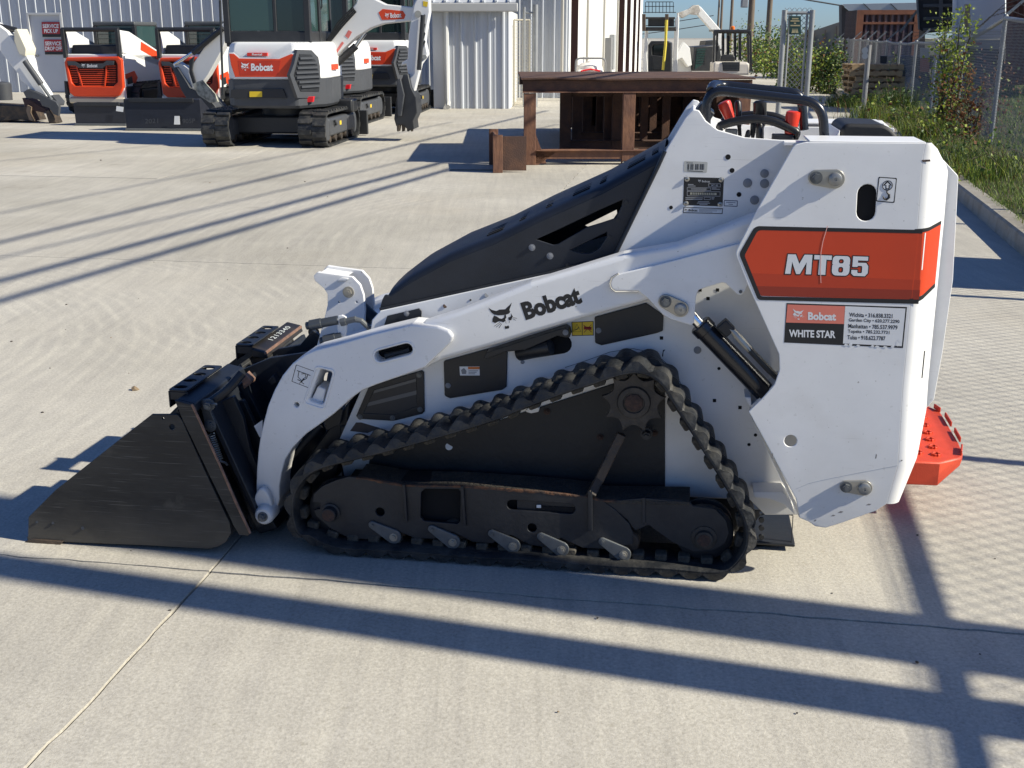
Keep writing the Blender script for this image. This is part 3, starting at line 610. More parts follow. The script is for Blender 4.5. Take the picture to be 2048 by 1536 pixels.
for x, y, m in ((890, 612, RUST), (973, 590, GREYP), (1022, 577, HOLE), (941, 600, HOLE)): B().cyl(T.X(x, y, V_BODY + .003), T.X(x, y, V_BODY - .000750), .0065 if m is not HOLE else .003, n=12).build('bolt_head', m, bw)
# perforated grille
GP = [(738, 772), (843, 741), (848, 744), (849, 823), (844, 828), (792, 841), (786, 842), (716, 838), (712, 832)]
GI = [(748, 781), (832, 757), (834, 813), (790, 829), (727, 827)]
gr = T.plate('grille_frame', GP, VP, V_BODY - .0005, BLACKP, holes=[GI])
m = bpy.data.materials.new('perforated_mesh'); m.use_nodes = True; n = m.node_tree; pb = n.nodes['Principled BSDF']; pb.inputs['Roughness'].default_value = .5
tc = n.nodes.new('ShaderNodeTexCoord'); vo = n.nodes.new('ShaderNodeTexVoronoi'); vo.inputs['Scale'].default_value = 190; vo.inputs['Randomness'].default_value = .0
cr = n.nodes.new('ShaderNodeValToRGB'); cr.color_ramp.elements[0].color = (.002, .002, .002, 1); cr.color_ramp.elements[1].color = (.03, .03, .033, 1); cr.color_ramp.elements[0].position = .36; cr.color_ramp.elements[1].position = .42
n.links.new(tc.outputs['Object'], vo.inputs['Vector']); n.links.new(vo.outputs['Distance'], cr.inputs[0]); n.links.new(cr.outputs[0], pb.inputs['Base Color'])
T.plate('grille_mesh', GI, VP + .003, V_BODY - .001, m, parent=gr, bev=0)
for q in ([(748, 781), (832, 757), (832, 763), (746, 787)], [(737, 805), (833, 781), (833, 789), (734, 813)]):
    T.decal('light_band', q, VP + .002, mat('band_of_light', (.13, .13, .13), .5), gr)  # bands of light across the mesh, painted as pale strips
for x, y in ((838, 750), (840, 819), (785, 836), (720, 834)): hexbolt('bolt', T.X(x, y, VP), .006, ZINCD, gr, .004)
# exhaust opening and its shield
eo = plate('exhaust_opening', pill(T.L(1050, 700, V_BODY - .001), T.L(1124, 688, V_BODY - .001), .030), [], V_BODY - .000500, V_BODY - .0005, HOLE, T.o, 0)
B().tube([T.X(1040, 706, V_BODY + .01), T.X(1080, 698, V_BODY - .03), T.X(1102, 694, V_BODY - .04)], .024, 16).build('exhaust_pipe', BLACKP, eo)
es = T.plate('exhaust_shield', [(964, 722), (973, 705), (1050, 680), (1130, 655), (1138, 660), (1141, 675), (1132, 676), (1115, 672), (1050, 700), (1010, 704)], V_BODY - .05, V_BODY - .001000, BLACKP, r=.006)
hexbolt('bolt', T.X(1131, 665, V_BODY - .05), .006, GREYP, es, .004)
wl = T.decal('hot_surface_label', [(1143, 644), (1187, 642), (1187.5, 671), (1144, 672)], V_BODY - .000500, INK, bw)
T.decal('hot_surface_label', [(1144.5, 645.3), (1163.5, 644.5), (1164, 670.2), (1145.4, 670.6)], V_BODY - .000750, YELLOW, bw); T.decal('hot_surface_label', [(1165, 644.4), (1185.6, 643.4), (1186, 669.6), (1165.2, 670.2)], V_BODY - .000750, YELLOW, bw)
b = B(); b.tube([T.X(x, y, V_BODY - .001000) for x, y in ((1154, 648), (1162, 663), (1146.5, 663.6))], .0008, 4, True)
b.tube([T.X(x, y, V_BODY - .001000) for x, y in ((1150, 660), (1155, 658), (1158, 654))], .0014, 4); b.build('hot_surface_symbol', INK, bw)
b = B(); b.tube([T.X(1167, 650, V_BODY - .001000), T.X(1183, 664, V_BODY - .001000)], .0012, 4); b.tube([T.X(1183, 649, V_BODY - .001000), T.X(1168, 665, V_BODY - .001000)], .0012, 4); b.tube([T.X(1168, 656, V_BODY - .001000), T.X(1183, 657, V_BODY - .001000)], .005, 6); b.build('hot_surface_symbol', mat('sym_red', (.25, .02, .02), .5), bw)
# ---- tilt tower and couplings at the front
tp = [(627, 552), (635, 544), (648, 546), (705, 554), (720, 570), (727, 590), (730, 620), (726, 700), (700, 720), (632, 720), (634, 690), (648, 640), (655, 610), (655, 588), (647, 576), (630, 562)]
tw = T.plate('tilt_bracket', tp, .395, .411, WHITE, r=.006, holes=[(tuple(circ(T.L(678, 604, .395), .0035)),), (tuple(circ(T.L(713, 604, .395), .0035)),)])
tw2 = plate('tilt_bracket', rp(T.P(tp, .395), .006), [], .503, .519, WHITE, T.o, .002)
b = B(); q = T.P([(633, 546), (705, 556), (722, 572)], .395)
b.add([(q[0][0], .411, q[0][1] - .006), (q[0][0], .503, q[0][1] - .006), (q[1][0] - .03, .503, q[1][1] - .004), (q[1][0] - .03, .411, q[1][1] - .004)], [(0, 1, 2, 3)]); b.build('bracket_top', WHITE, tw)
hexbolt('pin_head', T.X(697, 584, .395), .013, ZINC, tw, .014)
T.plate('pin_keeper', [(676, 559), (684, 555), (697, 557), (694, 562), (674, 563)], .388, .395, WHITE, parent=tw)
B().tube([T.X(697, 596, .457), T.X(745, 640, .457)], .028, 14).build('tilt_cylinder', BLACKP, T.o)
b = B(); q = T.P([(628, 716), (742, 690)], .17); b.prism(T.P([(630, 708), (745, 676), (752, 720), (640, 750)], .17), .17, WTOT - .17); b.build('cross_tube', WHITE, T.o, .01)
tab = T.plate('coupler_tab', [(673, 640), (676, 632), (684, 630), (692, 634), (694, 650), (690, 690), (680, 692), (676, 670)], .205, .213, WHITE, r=.004)
for (a, c_) in (((612, 652), (676, 640)), ((640, 683), (684, 672))):
    s0, s1 = T.X(*a, .2), T.X(*c_, .21); d_ = (s1 - s0).normalized(); L_ = (s1 - s0).length
    B().lathe(s0, d_, [(0, .010), (.002, .0125), (.012, .0125), (.013, .0165), (.05, .0165), (.051, .0145), (L_, .0145)], 16).build('hydraulic_coupler', mat('coupler_steel', (.10, .11, .12), .4, metal=.5, var=.3, vs=30), tab)
s0 = T.X(682, 645, .2); s1 = T.X(712, 638, .2)
b = B(); b.cyl(s0, s0 + (s1 - s0) * .35, .0135, n=6); b.cyl(s0 + (s1 - s0) * .35, s1, .0105, n=6); b.build('hose_nut', ZINCD, tab)
B().tube([T.X(x, y, v) for x, y, v in ((708, 639, .2), (722, 641, .2), (734, 652, .21), (750, 668, .23), (764, 685, .26))], .0085, 10).build('hose_tube', ZINCD, tab)
# ---- operator rails, levers, pad
def rail(v, sx=0, sy=0): pass
zb = T.L(1410, 262, .30)[1]
def barpts(vn, z_drop=0): 
    return [T.X(1412, 262, vn), T.X(1413, 182, vn), T.X(1560, 196, vn), T.X(1640, 214, vn), T.X(1650, 250, vn), T.X(1650, 284, vn)]
nb = barpts(.245); r_ = .0135
P0, P1, P2, P3 = T.X(1412, 275, .245), T.X(1413, 178, .245), T.X(1645, 205, .245), T.X(1650, 300, .245)
fv = .245 + .115
Q1, Q2, Q3 = T.X(1440, 170, fv), T.X(1602, 187, fv), T.X(1608, 260, fv)
hb = B(); hb.tube(round_path([P0, P1, P2, P3], .055, 7), r_, 12)
hb.tube(round_path([P1 + Vector((.012, .004, -.006)), T.X(1425, 170, .30), Q1, Q2, Q3], .03, 6), r_, 12)
hb.build('grab_rail', mat('rail_black', (.012, .014, .02), .25, spec=.55), T.o)
def arc_bar(pts, v, r): return B().tube(smooth_poly([T.X(x, y, v) for x, y in pts], 4, False), r, 12)
hndl = arc_bar([(1443, 262), (1441, 252), (1470, 243), (1510, 238), (1550, 244), (1590, 262), (1588, 268)], .33, .0125).build('reference_bar', mat('grip_black', (.012, .012, .013), .35), T.o)
arc_bar([(1445, 245), (1462, 236), (1500, 230), (1545, 232), (1580, 246)], .47, .012).build('reference_bar', MATS['grip_black'], T.o)
for x0, y0, x1, y1, v, r1, r2 in ((1462, 243, 1447, 203, .40, .014, .020), (1580, 270, 1587, 222, .34, .017, .021)):
    a, c_ = T.X(x0, y0, v), T.X(x1, y1, v); d_ = (c_ - a).normalized(); l_ = (c_ - a).length
    B().lathe(a, d_, [(0, r1 * .7), (.004, r1), (l_ * .8, r2), (l_ - .003, r2 * .95), (l_, r2 * .6)], 16).build('lever_knob', KNOB, T.o)
for x0, y0, x1, y1, v, r in ((1523, 242, 1523, 205, .40, .020), (1484, 240, 1482, 205, .42, .010), (1507, 262, 1508, 236, .38, .008), (1520, 275, 1521, 250, .36, .009), (1480, 275, 1484, 262, .36, .008), (1570, 275, 1576, 262, .34, .008)):
    a, c_ = T.X(x0, y0, v), T.X(x1, y1, v); B().lathe(a - Vector((0, 0, .08)), (c_ - a), [(0, r * .6), (.06, r * .6), (.075, r), (.08 + (c_ - a).length, r), (.086 + (c_ - a).length, r * .6)], 14).build('control_lever', MATS['grip_black'], T.o)
b = B(); b.obox(T.X(1462, 268, .36), (.035, .03, .03)); b.build('lever_block', ZINCD, T.o, .003)
b = B(); b.obox(T.X(1565, 275, .34), (.06, .04, .02)); b.build('lever_block', BLACKF, T.o, .003)
# console deck behind the tower, thigh pad, standing platform
za = T.L(1500, 300, .4)[1]
b = B(); b.box(T.L(1440, 262, .3)[0], T.L(1560, 262, .3)[0], V_BODY + .012, MV(V_BODY) - .012, za - .10, za); b.build('console_deck', WHITE, T.o, .006)
pu0, pz0 = T.L(1681, 262, .33); pu1, _ = T.L(1808, 270, .33); pz1 = T.L(1700, 247, .33)[1]
pad = B(); pad.prism(rp([(pu0, pz0 - .16), (pu0, pz1), (pu0 + .13, pz1 - .002), (pu1, pz0 - .03), (pu1, pz0 - .16)], [.01, .025, .06, .03, .01]), .33, WTOT - .33); pad.build('thigh_pad', mat('pad_black', (.018, .018, .019), .6, bump=.1, bs=300), T.o, .015, seg=3)
b = B(); b.prism([(pu0 - .05, pz0 - .06), (pu0 - .004, pz0 + .005), (pu0 - .004, pz0 - .10), (pu0 - .06, pz0 - .12)], .31, WTOT - .31); b.build('pad_bracket', WHITE, T.o, .003)
b = B(); hz = T.P([(1609, 249), (1672, 251), (1672, 261), (1609, 258)], MV(V_BODY) - .012); 
plate('wall_recess', rp(T.P([(1609, 256), (1672, 257), (1672, 265), (1609, 264)], MV(V_BODY) - .003), .004), [], MV(V_BODY) - .0025, MV(V_BODY) - .001, mat('recess', (.62, .63, .65), .5), T.o, 0)
# platform
zp = .205
oc = [T.G(x, y, zp) for x, y in ((1700, 812), (1858, 812), (1880, 822), (1918, 886), (1926, 905), (1922, 915), (1880, 925), (1812, 922), (1700, 916))]
und = .085
plb = B(); zt_ = zp; n_ = len(oc)
plb.loft([[(p.x, p.y, zt_) for p in oc], [(p.x, p.y, zt_ - (.03 if p.x > oc[3].x - .1 else .085)) for p in oc]])
pf = plb.build('standing_platform', REDPL, T.o, .006)
for x, y in ((1846, 836), (1850, 851), (1855, 866), (1860, 880), (1866, 895), (1872, 910), (1832, 888), (1836, 906), (1842, 823)):
    c = T.G(x, y, zp); b = B()
    for k in range(6):
        a0 = k * math.pi / 3; b.obox(c + Vector((.013 * math.cos(a0), .013 * math.sin(a0), .003)), (.007, .010, .008), Matrix.Rotation(a0, 3, 'Z'))
    b.build('grip_cleat', REDPL, pf, .001); B().cyl(c + Vector((0, 0, .0002)), c + Vector((0, 0, .0015)), .0085, n=12).build('grip_hole', mat('platform_dark', (.12, .01, .008), .8), pf)
for (xa, ya, xb, yb) in ((1868, 816, 1880, 824), (1890, 833, 1902, 853), (1909, 864, 1920, 884), (1923, 897, 1922, 911)):
    a, c_ = T.G(xa, ya, zp), T.G(xb, yb, zp); b = B(); b.bar(a + Vector((0, 0, .008)), c_ + Vector((0, 0, .008)), .006, .018); b.build('platform_rib', REDPL, pf, .002)
b = B(); q0, q1 = T.L(1500, 1020, .25), T.L(1590, 1095, .25)
b.box(q0[0], q1[0], .25, MV(.25), q1[1], q1[1] + .012); b.build('rear_skid_plate', BLACKP, T.o, .004)
T.plate('mud_flap', [(1470, 1020), (1578, 1020), (1587, 1032), (1584, 1085), (1572, 1093), (1470, 1094)], .26, .27, BLACKP, r=.006,
        holes=[(tuple(circ(T.L(1523, y, .26), .0065, 10)),) for y in (1022 + 4, 1041, 1057, 1075)])
T.plate('tail_bracket', [(1507, 984), (1565, 984), (1580, 1000), (1590, 1030), (1570, 1010), (1540, 998), (1508, 995)], .12, .2, WHITE)
# ---- rubber tracks
inner = [(672, 932), (777, 906), (883, 877), (988, 845), (1060, 816), (1139, 787), (1187, 772), (1231, 757), (1271, 750), (1300, 757), (1324, 777), (1350, 819), (1376, 859), (1424, 935), (1450, 978), (1477, 1026), (1488, 1062)]
pth = [Vector(T.L(x, y, 0)) for x, y in inner]
zbt = .039
e_r, e_f = T.L(1484, 1100, 0), T.L(600, 1064, 0)
pth += [Vector(e_r), Vector((T.L(1455, 1130, 0)[0], zbt + .014)), Vector((T.L(1420, 1140, 0)[0], zbt))]
ur, uf = pth[-1].x, T.L(690, 1090, 0)[0]
for k in range(1, 9): pth.append(Vector((ur + (uf - ur) * k / 8, zbt + .002 * math.sin(k * 2.1))))
pth += [Vector((T.L(650, 1085, 0)[0], zbt + .010)), Vector((T.L(620, 1080, 0)[0], zbt + .034)), Vector(e_f), Vector(T.L(590, 1026, 0)), Vector(T.L(593, 990, 0)), Vector(T.L(611, 961, 0)), Vector(T.L(634, 944, 0))]
sm = smooth_poly([tuple(p) for p in pth], 6)
NL = 48
ring, plen = resample(sm, count=NL * 6)
NP = len(ring)
def tpt(i, off, v):
    i0 = int(math.floor(i)) ; f = i - i0; a, c = ring[i0 % NP], ring[(i0 + 1) % NP]; p = a.lerp(c, f)
    t = (ring[(i0 + 2) % NP] - ring[(i0 - 2) % NP]).normalized(); nrm = Vector((-t.y, t.x))     # outward for a clockwise loop
    return Vector((p.x + nrm.x * off, v, p.y + nrm.y * off))
def make_track(v0, v1, name='rubber_track', s=1):
    wd = v1 - v0; b = B(); prof = [(.012, 0), (wd - .012, 0), (wd, .006), (wd, .014), (wd - .006, .020), (.006, .020), (0, .014), (0, .006)]
    b.loft([[tpt(i, o, v0 + v) for v, o in prof] for i in range(NP)], closed=True)
    for k in range(NL):
        for half in (0, 1):
            c = k * 6 + (0 if half == 0 else 3.0); va, vb = (v0 - .001, v0 + wd * .56) if half == 0 else (v0 + wd * .44, v1 + .001)
            hts = ((-2.9, .017), (-2.0, .024), (-1.3, .0325), (-.6, .036), (0, .037), (.6, .036), (1.3, .0325), (2.0, .024), (2.9, .017)); rings = []
            for di, h in hts:
                sk = .35 if half == 0 else -.35
                va2 = va + (.0 if half == 1 else max(0, h - .024) * .55); vb2 = vb - (0 if half == 0 else max(0, h - .024) * .55)
                rings.append([tpt(c + di - sk, .012, va), tpt(c + di - sk, h, va2), tpt(c + di + sk * .2, h + .0015, (va2 + vb2) / 2), tpt(c + di + sk, h, vb2), tpt(c + di + sk, .012, vb)])
            b.loft(rings)
    return b.build(name, RUBBER, T.o, ang=50)
trk = make_track(0, .18); trk2 = make_track(MV(.18), WTOT)
tm = B().box(-.018, .018, -.020, .020, -.004, .019).mesh(TAN, 'drive_lug')
for par, vc in ((trk, .062), ):
    for k in range(NL):
        i = k * 6 + 1.5; p = tpt(i, 0, vc); t = ring[(int(i) + 2) % NP] - ring[(int(i) - 2) % NP]; t.normalize()
        o = link('drive_lug', tm, par); X = Vector((t.x, 0, t.y)); Z = Vector((t.y, 0, -t.x)); Yv = Z.cross(X)
        o.matrix_local = Matrix(((X.x, Yv.x, Z.x, p.x), (X.y, Yv.y, Z.y, p.y), (X.z, Yv.z, Z.z, p.z), (0, 0, 0, 1)))
        md = o.modifiers.new('bevel', 'BEVEL'); md.width = .004; md.segments = 1
# ---- undercarriage
VU = .045
def near_frame():
    px = [(698, 953), (735, 957), (804, 970), (922, 972), (1080, 983), (1177, 993), (1204, 1001), (1231, 1020), (1259, 1048), (1266, 1067), (1266, 1088), (1246, 1092), (1210, 1098), (1165, 1096), (1122, 1076), (1085, 1094), (1060, 1090), (1022, 1070), (985, 1087), (945, 1084), (905, 1064), (868, 1078), (830, 1077), (790, 1060), (752, 1080), (698, 1077), (659, 1056), (632, 1032), (628, 1020), (640, 1018), (640, 1006), (625, 1004), (627, 988), (645, 972), (672, 960)]
    holes = [[(842, 985), (850, 978), (916, 978), (921, 984), (920, 1044), (914, 1048), (848, 1042), (841, 1034)], (tuple(circ(T.L(760, 1024, VU), .0145)),), (tuple(circ(T.L(1064, 1056, VU), .0145)),),
             (tuple(pill(T.L(1024, 1010, VU), T.L(1140, 1018, VU), .0165)),)]
    return T.plate('track_frame', px, VU, VU + .012, FRAMEM, holes=holes, bev=.002)
tf = near_frame(); mirror(tf)
T.plate('tension_bar', [(1034, 998), (1180, 1008), (1180, 1032), (1034, 1025)], VU + .013, VU + .03, FRAMEM, parent=tf)
T.plate('tension_slot', [(1071, 1011), (1150, 1015), (1150, 1025), (1071, 1021)], VU + .0105, VU + .0125, HOLE, parent=tf, bev=0); T.plate('grease_nipple', [(1073, 1010), (1082, 1010), (1082, 1016), (1073, 1016)], VU + .008, VU + .0103, LABELW, parent=tf)
b = B(); q = T.P([(712, 955), (735, 957), (804, 970), (922, 972), (1080, 983), (1177, 993), (1204, 1001), (1380, 1004)], VU)
b.loft([[(p[0], VU + .002, p[1]), (p[0], .165, p[1] + .001), (p[0], .165, p[1] - .012), (p[0], VU + .002, p[1] - .012)] for p in q]); tops = b.build('frame_top', DIRT, tf, .002)
b = B(); q2 = resample([Vector(p) for p in q], step=.012, closed=False)[0]
b.loft([[(p.x, VU - .0012, p.y - .0005), (p.x, VU + .004, p.y + .002), (p.x, VU + .008, p.y - .004), (p.x, VU - .0012, p.y - .004 - .007 * abs(mnoise.noise((p.x * 30, 0, 0))))] for p in q2[:-18]]); b.build('rust_streak', RUSTE, tf)
for x0, y0, x1, y1, w_ in ((807, 970, 812, 1044, 6), (924, 973, 929, 1052, 6), (1180, 984, 1180, 1062, 9)):
    T.plate('frame_rib', [(x0 - w_ / 2, y0), (x0 + w_ / 2, y0), (x1 + w_ / 2, y1), (x1 - w_ / 2, y1)], VU - .012, VU, FRAMEM, parent=tf)
b = B(); b.bar(T.X(1243, 868, .12), T.X(1197, 962, .09), .028, .03, (0, 1, 0)); b.bar(T.X(1197, 960, .09), T.X(1181, 992, VU), .026, .03, (0, 1, 0)); b.build('stay_bar', DARKST, tf, .003)
b = B(); b.prism(T.P([(845, 970), (925, 975), (1080, 990), (1200, 1005), (1260, 1060), (1250, 1080), (700, 1060), (650, 1020), (690, 965)], VU), VU + .03, .16); b.build('frame_core', HOLE, tf)
rs = T.plate('rear_slider', [(1204, 1003), (1290, 996), (1380, 1004), (1385, 1012), (1430, 1018), (1452, 1040), (1459, 1066), (1450, 1088), (1425, 1102), (1388, 1104), (1345, 1085), (1297, 1050), (1270, 1062), (1255, 1040), (1225, 1015)], VU + .004, VU + .016, FRAMEM, r=.006, parent=tf)
T.plate('slider_edge', [(1284, 996), (1291, 996), (1291, 1046), (1284, 1048)], VU - .001, VU + .004, FRAMEM, parent=tf)
b = B(); b.box(T.L(700, 1000, .3)[0], T.L(1480, 1000, .3)[0], .215, MV(.215), .07, .36); b.build('belly_pan', BLACKF, T.o, .01)
# wheels
def wheel(name, c, r, v0, v1, m, parent):
    w_ = v1 - v0; B().lathe((c[0], v0, c[1]), (0, 1, 0), [(0, r * .55), (.004, r * .9), (.01, r), (w_ * .3, r), (w_ * .32, r * .7), (w_ * .68, r * .7), (w_ * .7, r), (w_ - .01, r), (w_, r * .8)], 28).build(name, m, parent)
fi = T.L(668, 1026, VU); wheel('idler_wheel', fi, .088, VU + .016, .15, FRAMEM, tf)
ri = T.L(1408, 1074, VU); wheel('idler_wheel', ri, .088, VU + .02, .15, FRAMEM, tf)
c = T.L(662, 1024, VU); B().lathe((c[0], VU + .002, c[1]), (0, -1, 0), [(0, .030), (.008, .030), (.010, .024), (.030, .022), (.031, .019)], 20).build('idler_hub', FRAMEM, tf); B().cyl((c[0], VU - .0285, c[1]), (c[0], VU - .0305, c[1]), .0195, n=18).build('idler_hub_cap', RUST, tf)
c = T.L(1408, 1077, VU); B().lathe((c[0], VU + .006, c[1]), (0, -1, 0), [(0, .040), (.006, .038), (.008, .028), (.02, .026), (.021, .022)], 20).build('idler_hub', SPROK, tf); B().cyl((c[0], VU - .013, c[1]), (c[0], VU - .0165, c[1]), .020, n=8).build('idler_hub_cap', RUST, tf)
for (x0, y0), (x1, y1) in (((743, 1050), (787, 1073)), ((862, 1058), (905, 1083)), ((982, 1067), (1025, 1091)), ((1080, 1073), (1122, 1098)), ((1203, 1083), (1246, 1108))):
    a, c = T.L(x0 + 2, y0, VU - .006), T.L(x1, y1, VU - .006)
    o = plate('roller_bracket', pill(a, c, .0125, 8, .0245), [], VU - .009, VU - .0005, ZINCD, tf, .002)
    hexbolt('bolt', (a[0], VU - .009, a[1]), .006, ZINCD, o, .005); hexbolt('bolt', (c[0] + .001, VU - .009, c[1] - .001), .009, ZINC, o, .010, True)
    cc = T.L(x1 + 6, y1 + 1, .08); wheel('track_roller', (cc[0], .039 + .041), .041, VU + .018, .15, DARKST, tf)
# drive sprocket
sc_ = T.X(1268, 803, .06); star = []
NT = 9
for k in range(NT * 8):
    f = (k % 8) / 8; a = 2 * math.pi * (k / (NT * 8)) + .2; r_ = .094 - .024 * math.sin(math.pi * f) ** .7
    star.append((sc_.x + r_ * math.cos(a), sc_.z + r_ * math.sin(a)))
sp_ = plate('drive_sprocket', star, [], .052, .068, SPROK, T.o, .002)
B().lathe((sc_.x, .054, sc_.z), (0, -1, 0), [(0, .050), (.004, .049), (.010, .046), (.011, .032), (.006, .030), (.006, .028)], 26).build('sprocket_hub', SPROK, sp_)
b = B(); b.lathe((sc_.x, .05, sc_.z), (0, -1, 0), [(0, .028), (.006, .027), (.009, .020), (.010, .006)], 9); b.build('sprocket_nut', RUST, sp_)
B().cyl((sc_.x, .068, sc_.z), (sc_.x, .2, sc_.z), .06, n=20).build('drive_motor', BLACKF, sp_)
# black plate and small fittings inside the triangle
ip = T.plate('inner_panel', [(740, 905), (1000, 840), (1250, 760), (1330, 745), (1330, 1000), (730, 1000)], V_BODY - .005, V_BODY - .0005, mat('inner_black', (.008, .010, .014), .55, col2=(.022, .022, .024), vs=7, bump=.1))
B().cyl(T.X(898, 893, V_BODY - .006), T.X(898, 893, V_BODY - .007), .0115, n=16).build('panel_hole', mat('hole_white', (.62, .64, .66), .6), ip)  # pale disc standing for the white seen through the hole
for x, y in ((1094, 823), (1200, 874), (1243, 872), (1309, 866), (1310, 790)): hexbolt('bolt', T.X(x, y, V_BODY - .006), .007, RUST, ip, .009)
T.plate('drain_tube', [(1048, 823), (1062, 813), (1079, 815), (1077, 824), (1062, 827)], .17, .19, WHITE, r=.004, parent=ip)
hexbolt('drain_plug', T.X(1293, 866, .16), .013, FRAMEM, ip, .03)
b = B(); b.tube([T.X(x, y, V_BODY - .0005) for x, y in ((1130, 735), (1170, 722), (1220, 704), (1265, 697), (1310, 706), (1345, 738), (1372, 785))], .0008, 4); b.build('scuff_line', INK, bw)
T.decal('pen_mark', [(1324, 712), (1326, 700), (1331, 699), (1327, 704), (1326, 714)], V_BODY - .001, INK, bw)
# front lower clutter in front of the body
b = B(); b.prism(T.P([(640, 880), (700, 800), (690, 900), (670, 960), (600, 1040), (560, 1040), (590, 950)], .22), .22, MV(.22)); b.build('front_crossmember', BLACKP, T.o, .006)
b = B(); b.tube([T.X(575, 925, .2), T.X(612, 880, .2), T.X(640, 850, .22)], .014, 8); b.build('hydraulic_hose', BLACKF, T.o)
T.plate('front_step', [(648, 812), (686, 818), (680, 850), (652, 862), (646, 840)], .195, .2, BLACKF, r=.004)
T.plate('body_scuff', [(700, 862), (712, 845), (722, 845), (760, 856), (735, 866)], V_BODY - .001, V_BODY - .0003, mat('stain', (.10, .075, .06), .8), bev=0, parent=bw)
# ---- bucket with its quick-attach plate
VB0, VB1 = -.045, .959
bside = [(57, 1034), (111, 980), (230, 886), (303, 829), (355, 829), (364, 841), (410, 943), (459, 1046), (462, 1066), (452, 1084), (435, 1094), (418, 1098), (295, 1091), (123, 1084), (56, 1084)]
bp = T.P(bside, VB0); bp = [(u, max(z, .006)) for u, z in bp]
bk = plate('bucket', rp(bp, [.004, 0, 0, .006, .006, .004, 0, .01, .01, .01, .01, .01, 0, 0, 0]), [circ(T.L(344, 854, VB0), .009), circ(T.L(326, 837, VB0), .0035)], VB0, VB0 + .010, BUCKM, T.o, .0015)
def vmap(o):  # far side plate
    c = o.copy(); c.data = o.data.copy(); COL.objects.link(c)
    for v in c.data.vertices: v.co.y = (VB0 + VB1) - v.co.y
    bm = bmesh.new(); bm.from_mesh(c.data); bmesh.ops.reverse_faces(bm, faces=bm.faces); bm.to_mesh(c.data); bm.free(); c.parent = bk; c.name = 'side_plate'; return c
vmap(bk)
prof = T.P([(52, 1086), (123, 1084), (295, 1091), (418, 1097), (435, 1093), (451, 1083), (460, 1066), (457, 1046), (408, 943), (362, 841), (352, 822)], VB0); prof = [(u, max(z, .004)) for u, z in prof]
prof = [Vector(p) for p in smooth_poly(prof, 3, False)]; inn = []
for k, p in enumerate(prof):
    t = (prof[min(k + 1, len(prof) - 1)] - prof[max(k - 1, 0)]).normalized(); inn.append(p + Vector((-t.y, t.x)) * .009)
b = B(); b.loft([[(p.x, VB0 + .0105, p.y) for p in prof] + [(p.x, VB0 + .0105, p.y) for p in inn[::-1]], [(p.x, VB1 - .0105, p.y) for p in prof] + [(p.x, VB1 - .0105, p.y) for p in inn[::-1]]])
b.build('bucket_shell', BUCKM, bk)
e = T.P([(49, 1090), (58, 1070), (127, 1088)], VB0 - .004); b = B(); b.prism([(e[0][0], .001), (e[0][0] + .03, .014), (e[2][0], .014), (e[2][0] - .01, .001)], VB0 - .006, VB1 + .006); b.build('cutting_edge', DARKST, bk, .002)
# dust on the lower side plate, wear spots
for x, y, r_ in ((74, 1044, .0045), (106, 1046, .0045), (166, 1056, .006)): B().cyl(T.X(x, y, VB0 + .001), T.X(x, y, VB0 - .002), r_, n=10).build('bolt_head', BLACKP, bk)
# rear frame of the bucket
sp2 = [(349, 801), (384, 810), (500, 1066), (496, 1072), (478, 1070), (466, 1050), (462, 1040), (364, 838)]
bf = T.plate('bucket_back_plate', sp2, VB0 + .002, VB0 + .016, BUCKM, parent=bk, bev=.002)
b = B(); ee = T.P([(383, 809), (400, 845), (440, 933), (470, 1003), (500, 1067)], VB0); b.tube([(p[0], VB0 + .003, p[1]) for p in ee], .0042, 6); b.build('worn_edge', mat('copper_edge', (.26, .15, .105), .55, metal=.3, col2=(.09, .06, .05), vs=40), bf)
ut, zt2 = T.L(366, 805, VB0); 
b = B(); q = T.P([(349, 801), (384, 810), (391, 826), (358, 822)], VB0)
b.prism(q, VB0 + .0162, .37); b.build('top_tube', BLACKP, bk, .004)
b = B(); b.prism(q, .56, VB1 - .002); tt = b.build('top_tube', mat('worn_black', (.018, .017, .017), .45, col2=(.05, .04, .034), vs=10, metal=.2), bk, .004)
b = B(); b.loft([[(q[1][0], v, q[1][1] - .001), (q[1][0] + .004, v, q[1][1] - .004), (q[1][0] + .005, v, q[1][1] - .010), (q[1][0], v, q[1][1] - .008)] for v in (.561, .75, VB1 - .003)]); b.build('worn_edge', MATS['copper_edge'], tt)
qa = Vector(q[0]); qb = Vector(q[1]); dirw = (qb - qa).normalized(); nrmw = Vector((-dirw.y, dirw.x))
def tube_text():
    def mp(u, w, z): p = qa + dirw * (u) + nrmw * .0015; return (p.x, z, p.y)
    me = text('serial_marking', '1213340', (.010, .70), (.010, .90), (.030, .70), 0, mat('chalk', (.45, .48, .48), .8), tt, .012, 1.1, mp=lambda u, w, z: ((qa + dirw * (.047 - u) + nrmw * .0012).x, z, (qa + dirw * (.047 - u) + nrmw * .0012).y))
tube_text()
for v0, v1, ux in ((.02, .30, 0), (.56, .84, 0)):
    w_ = .062; z_ = q[0][1]; x1 = q[0][0] + .012; x0 = x1 - w_
    outl = rp([(v0, x0), (v1, x0), (v1, x1), (v0, x1)], .01); hol = [circ((v0 + (v1 - v0) * (k + .5) / 4, (x0 + x1) / 2 - .005), .016, 14, .022) for k in range(4)]
    o = plate('step_plate', outl, hol, 0, .006, BLACKP, bk, .0015, mp=lambda u, w, z, z_=z_: (z, u, z_ + .012 - w))
    b = B(); b.box(x0, x0 + .005, v0, v1, z_ - .045, z_ + .007); b.box(x0 + .006, x1, v0, v0 + .005, z_ - .02, z_ + .0055); b.build('step_side', BLACKP, o, .001)
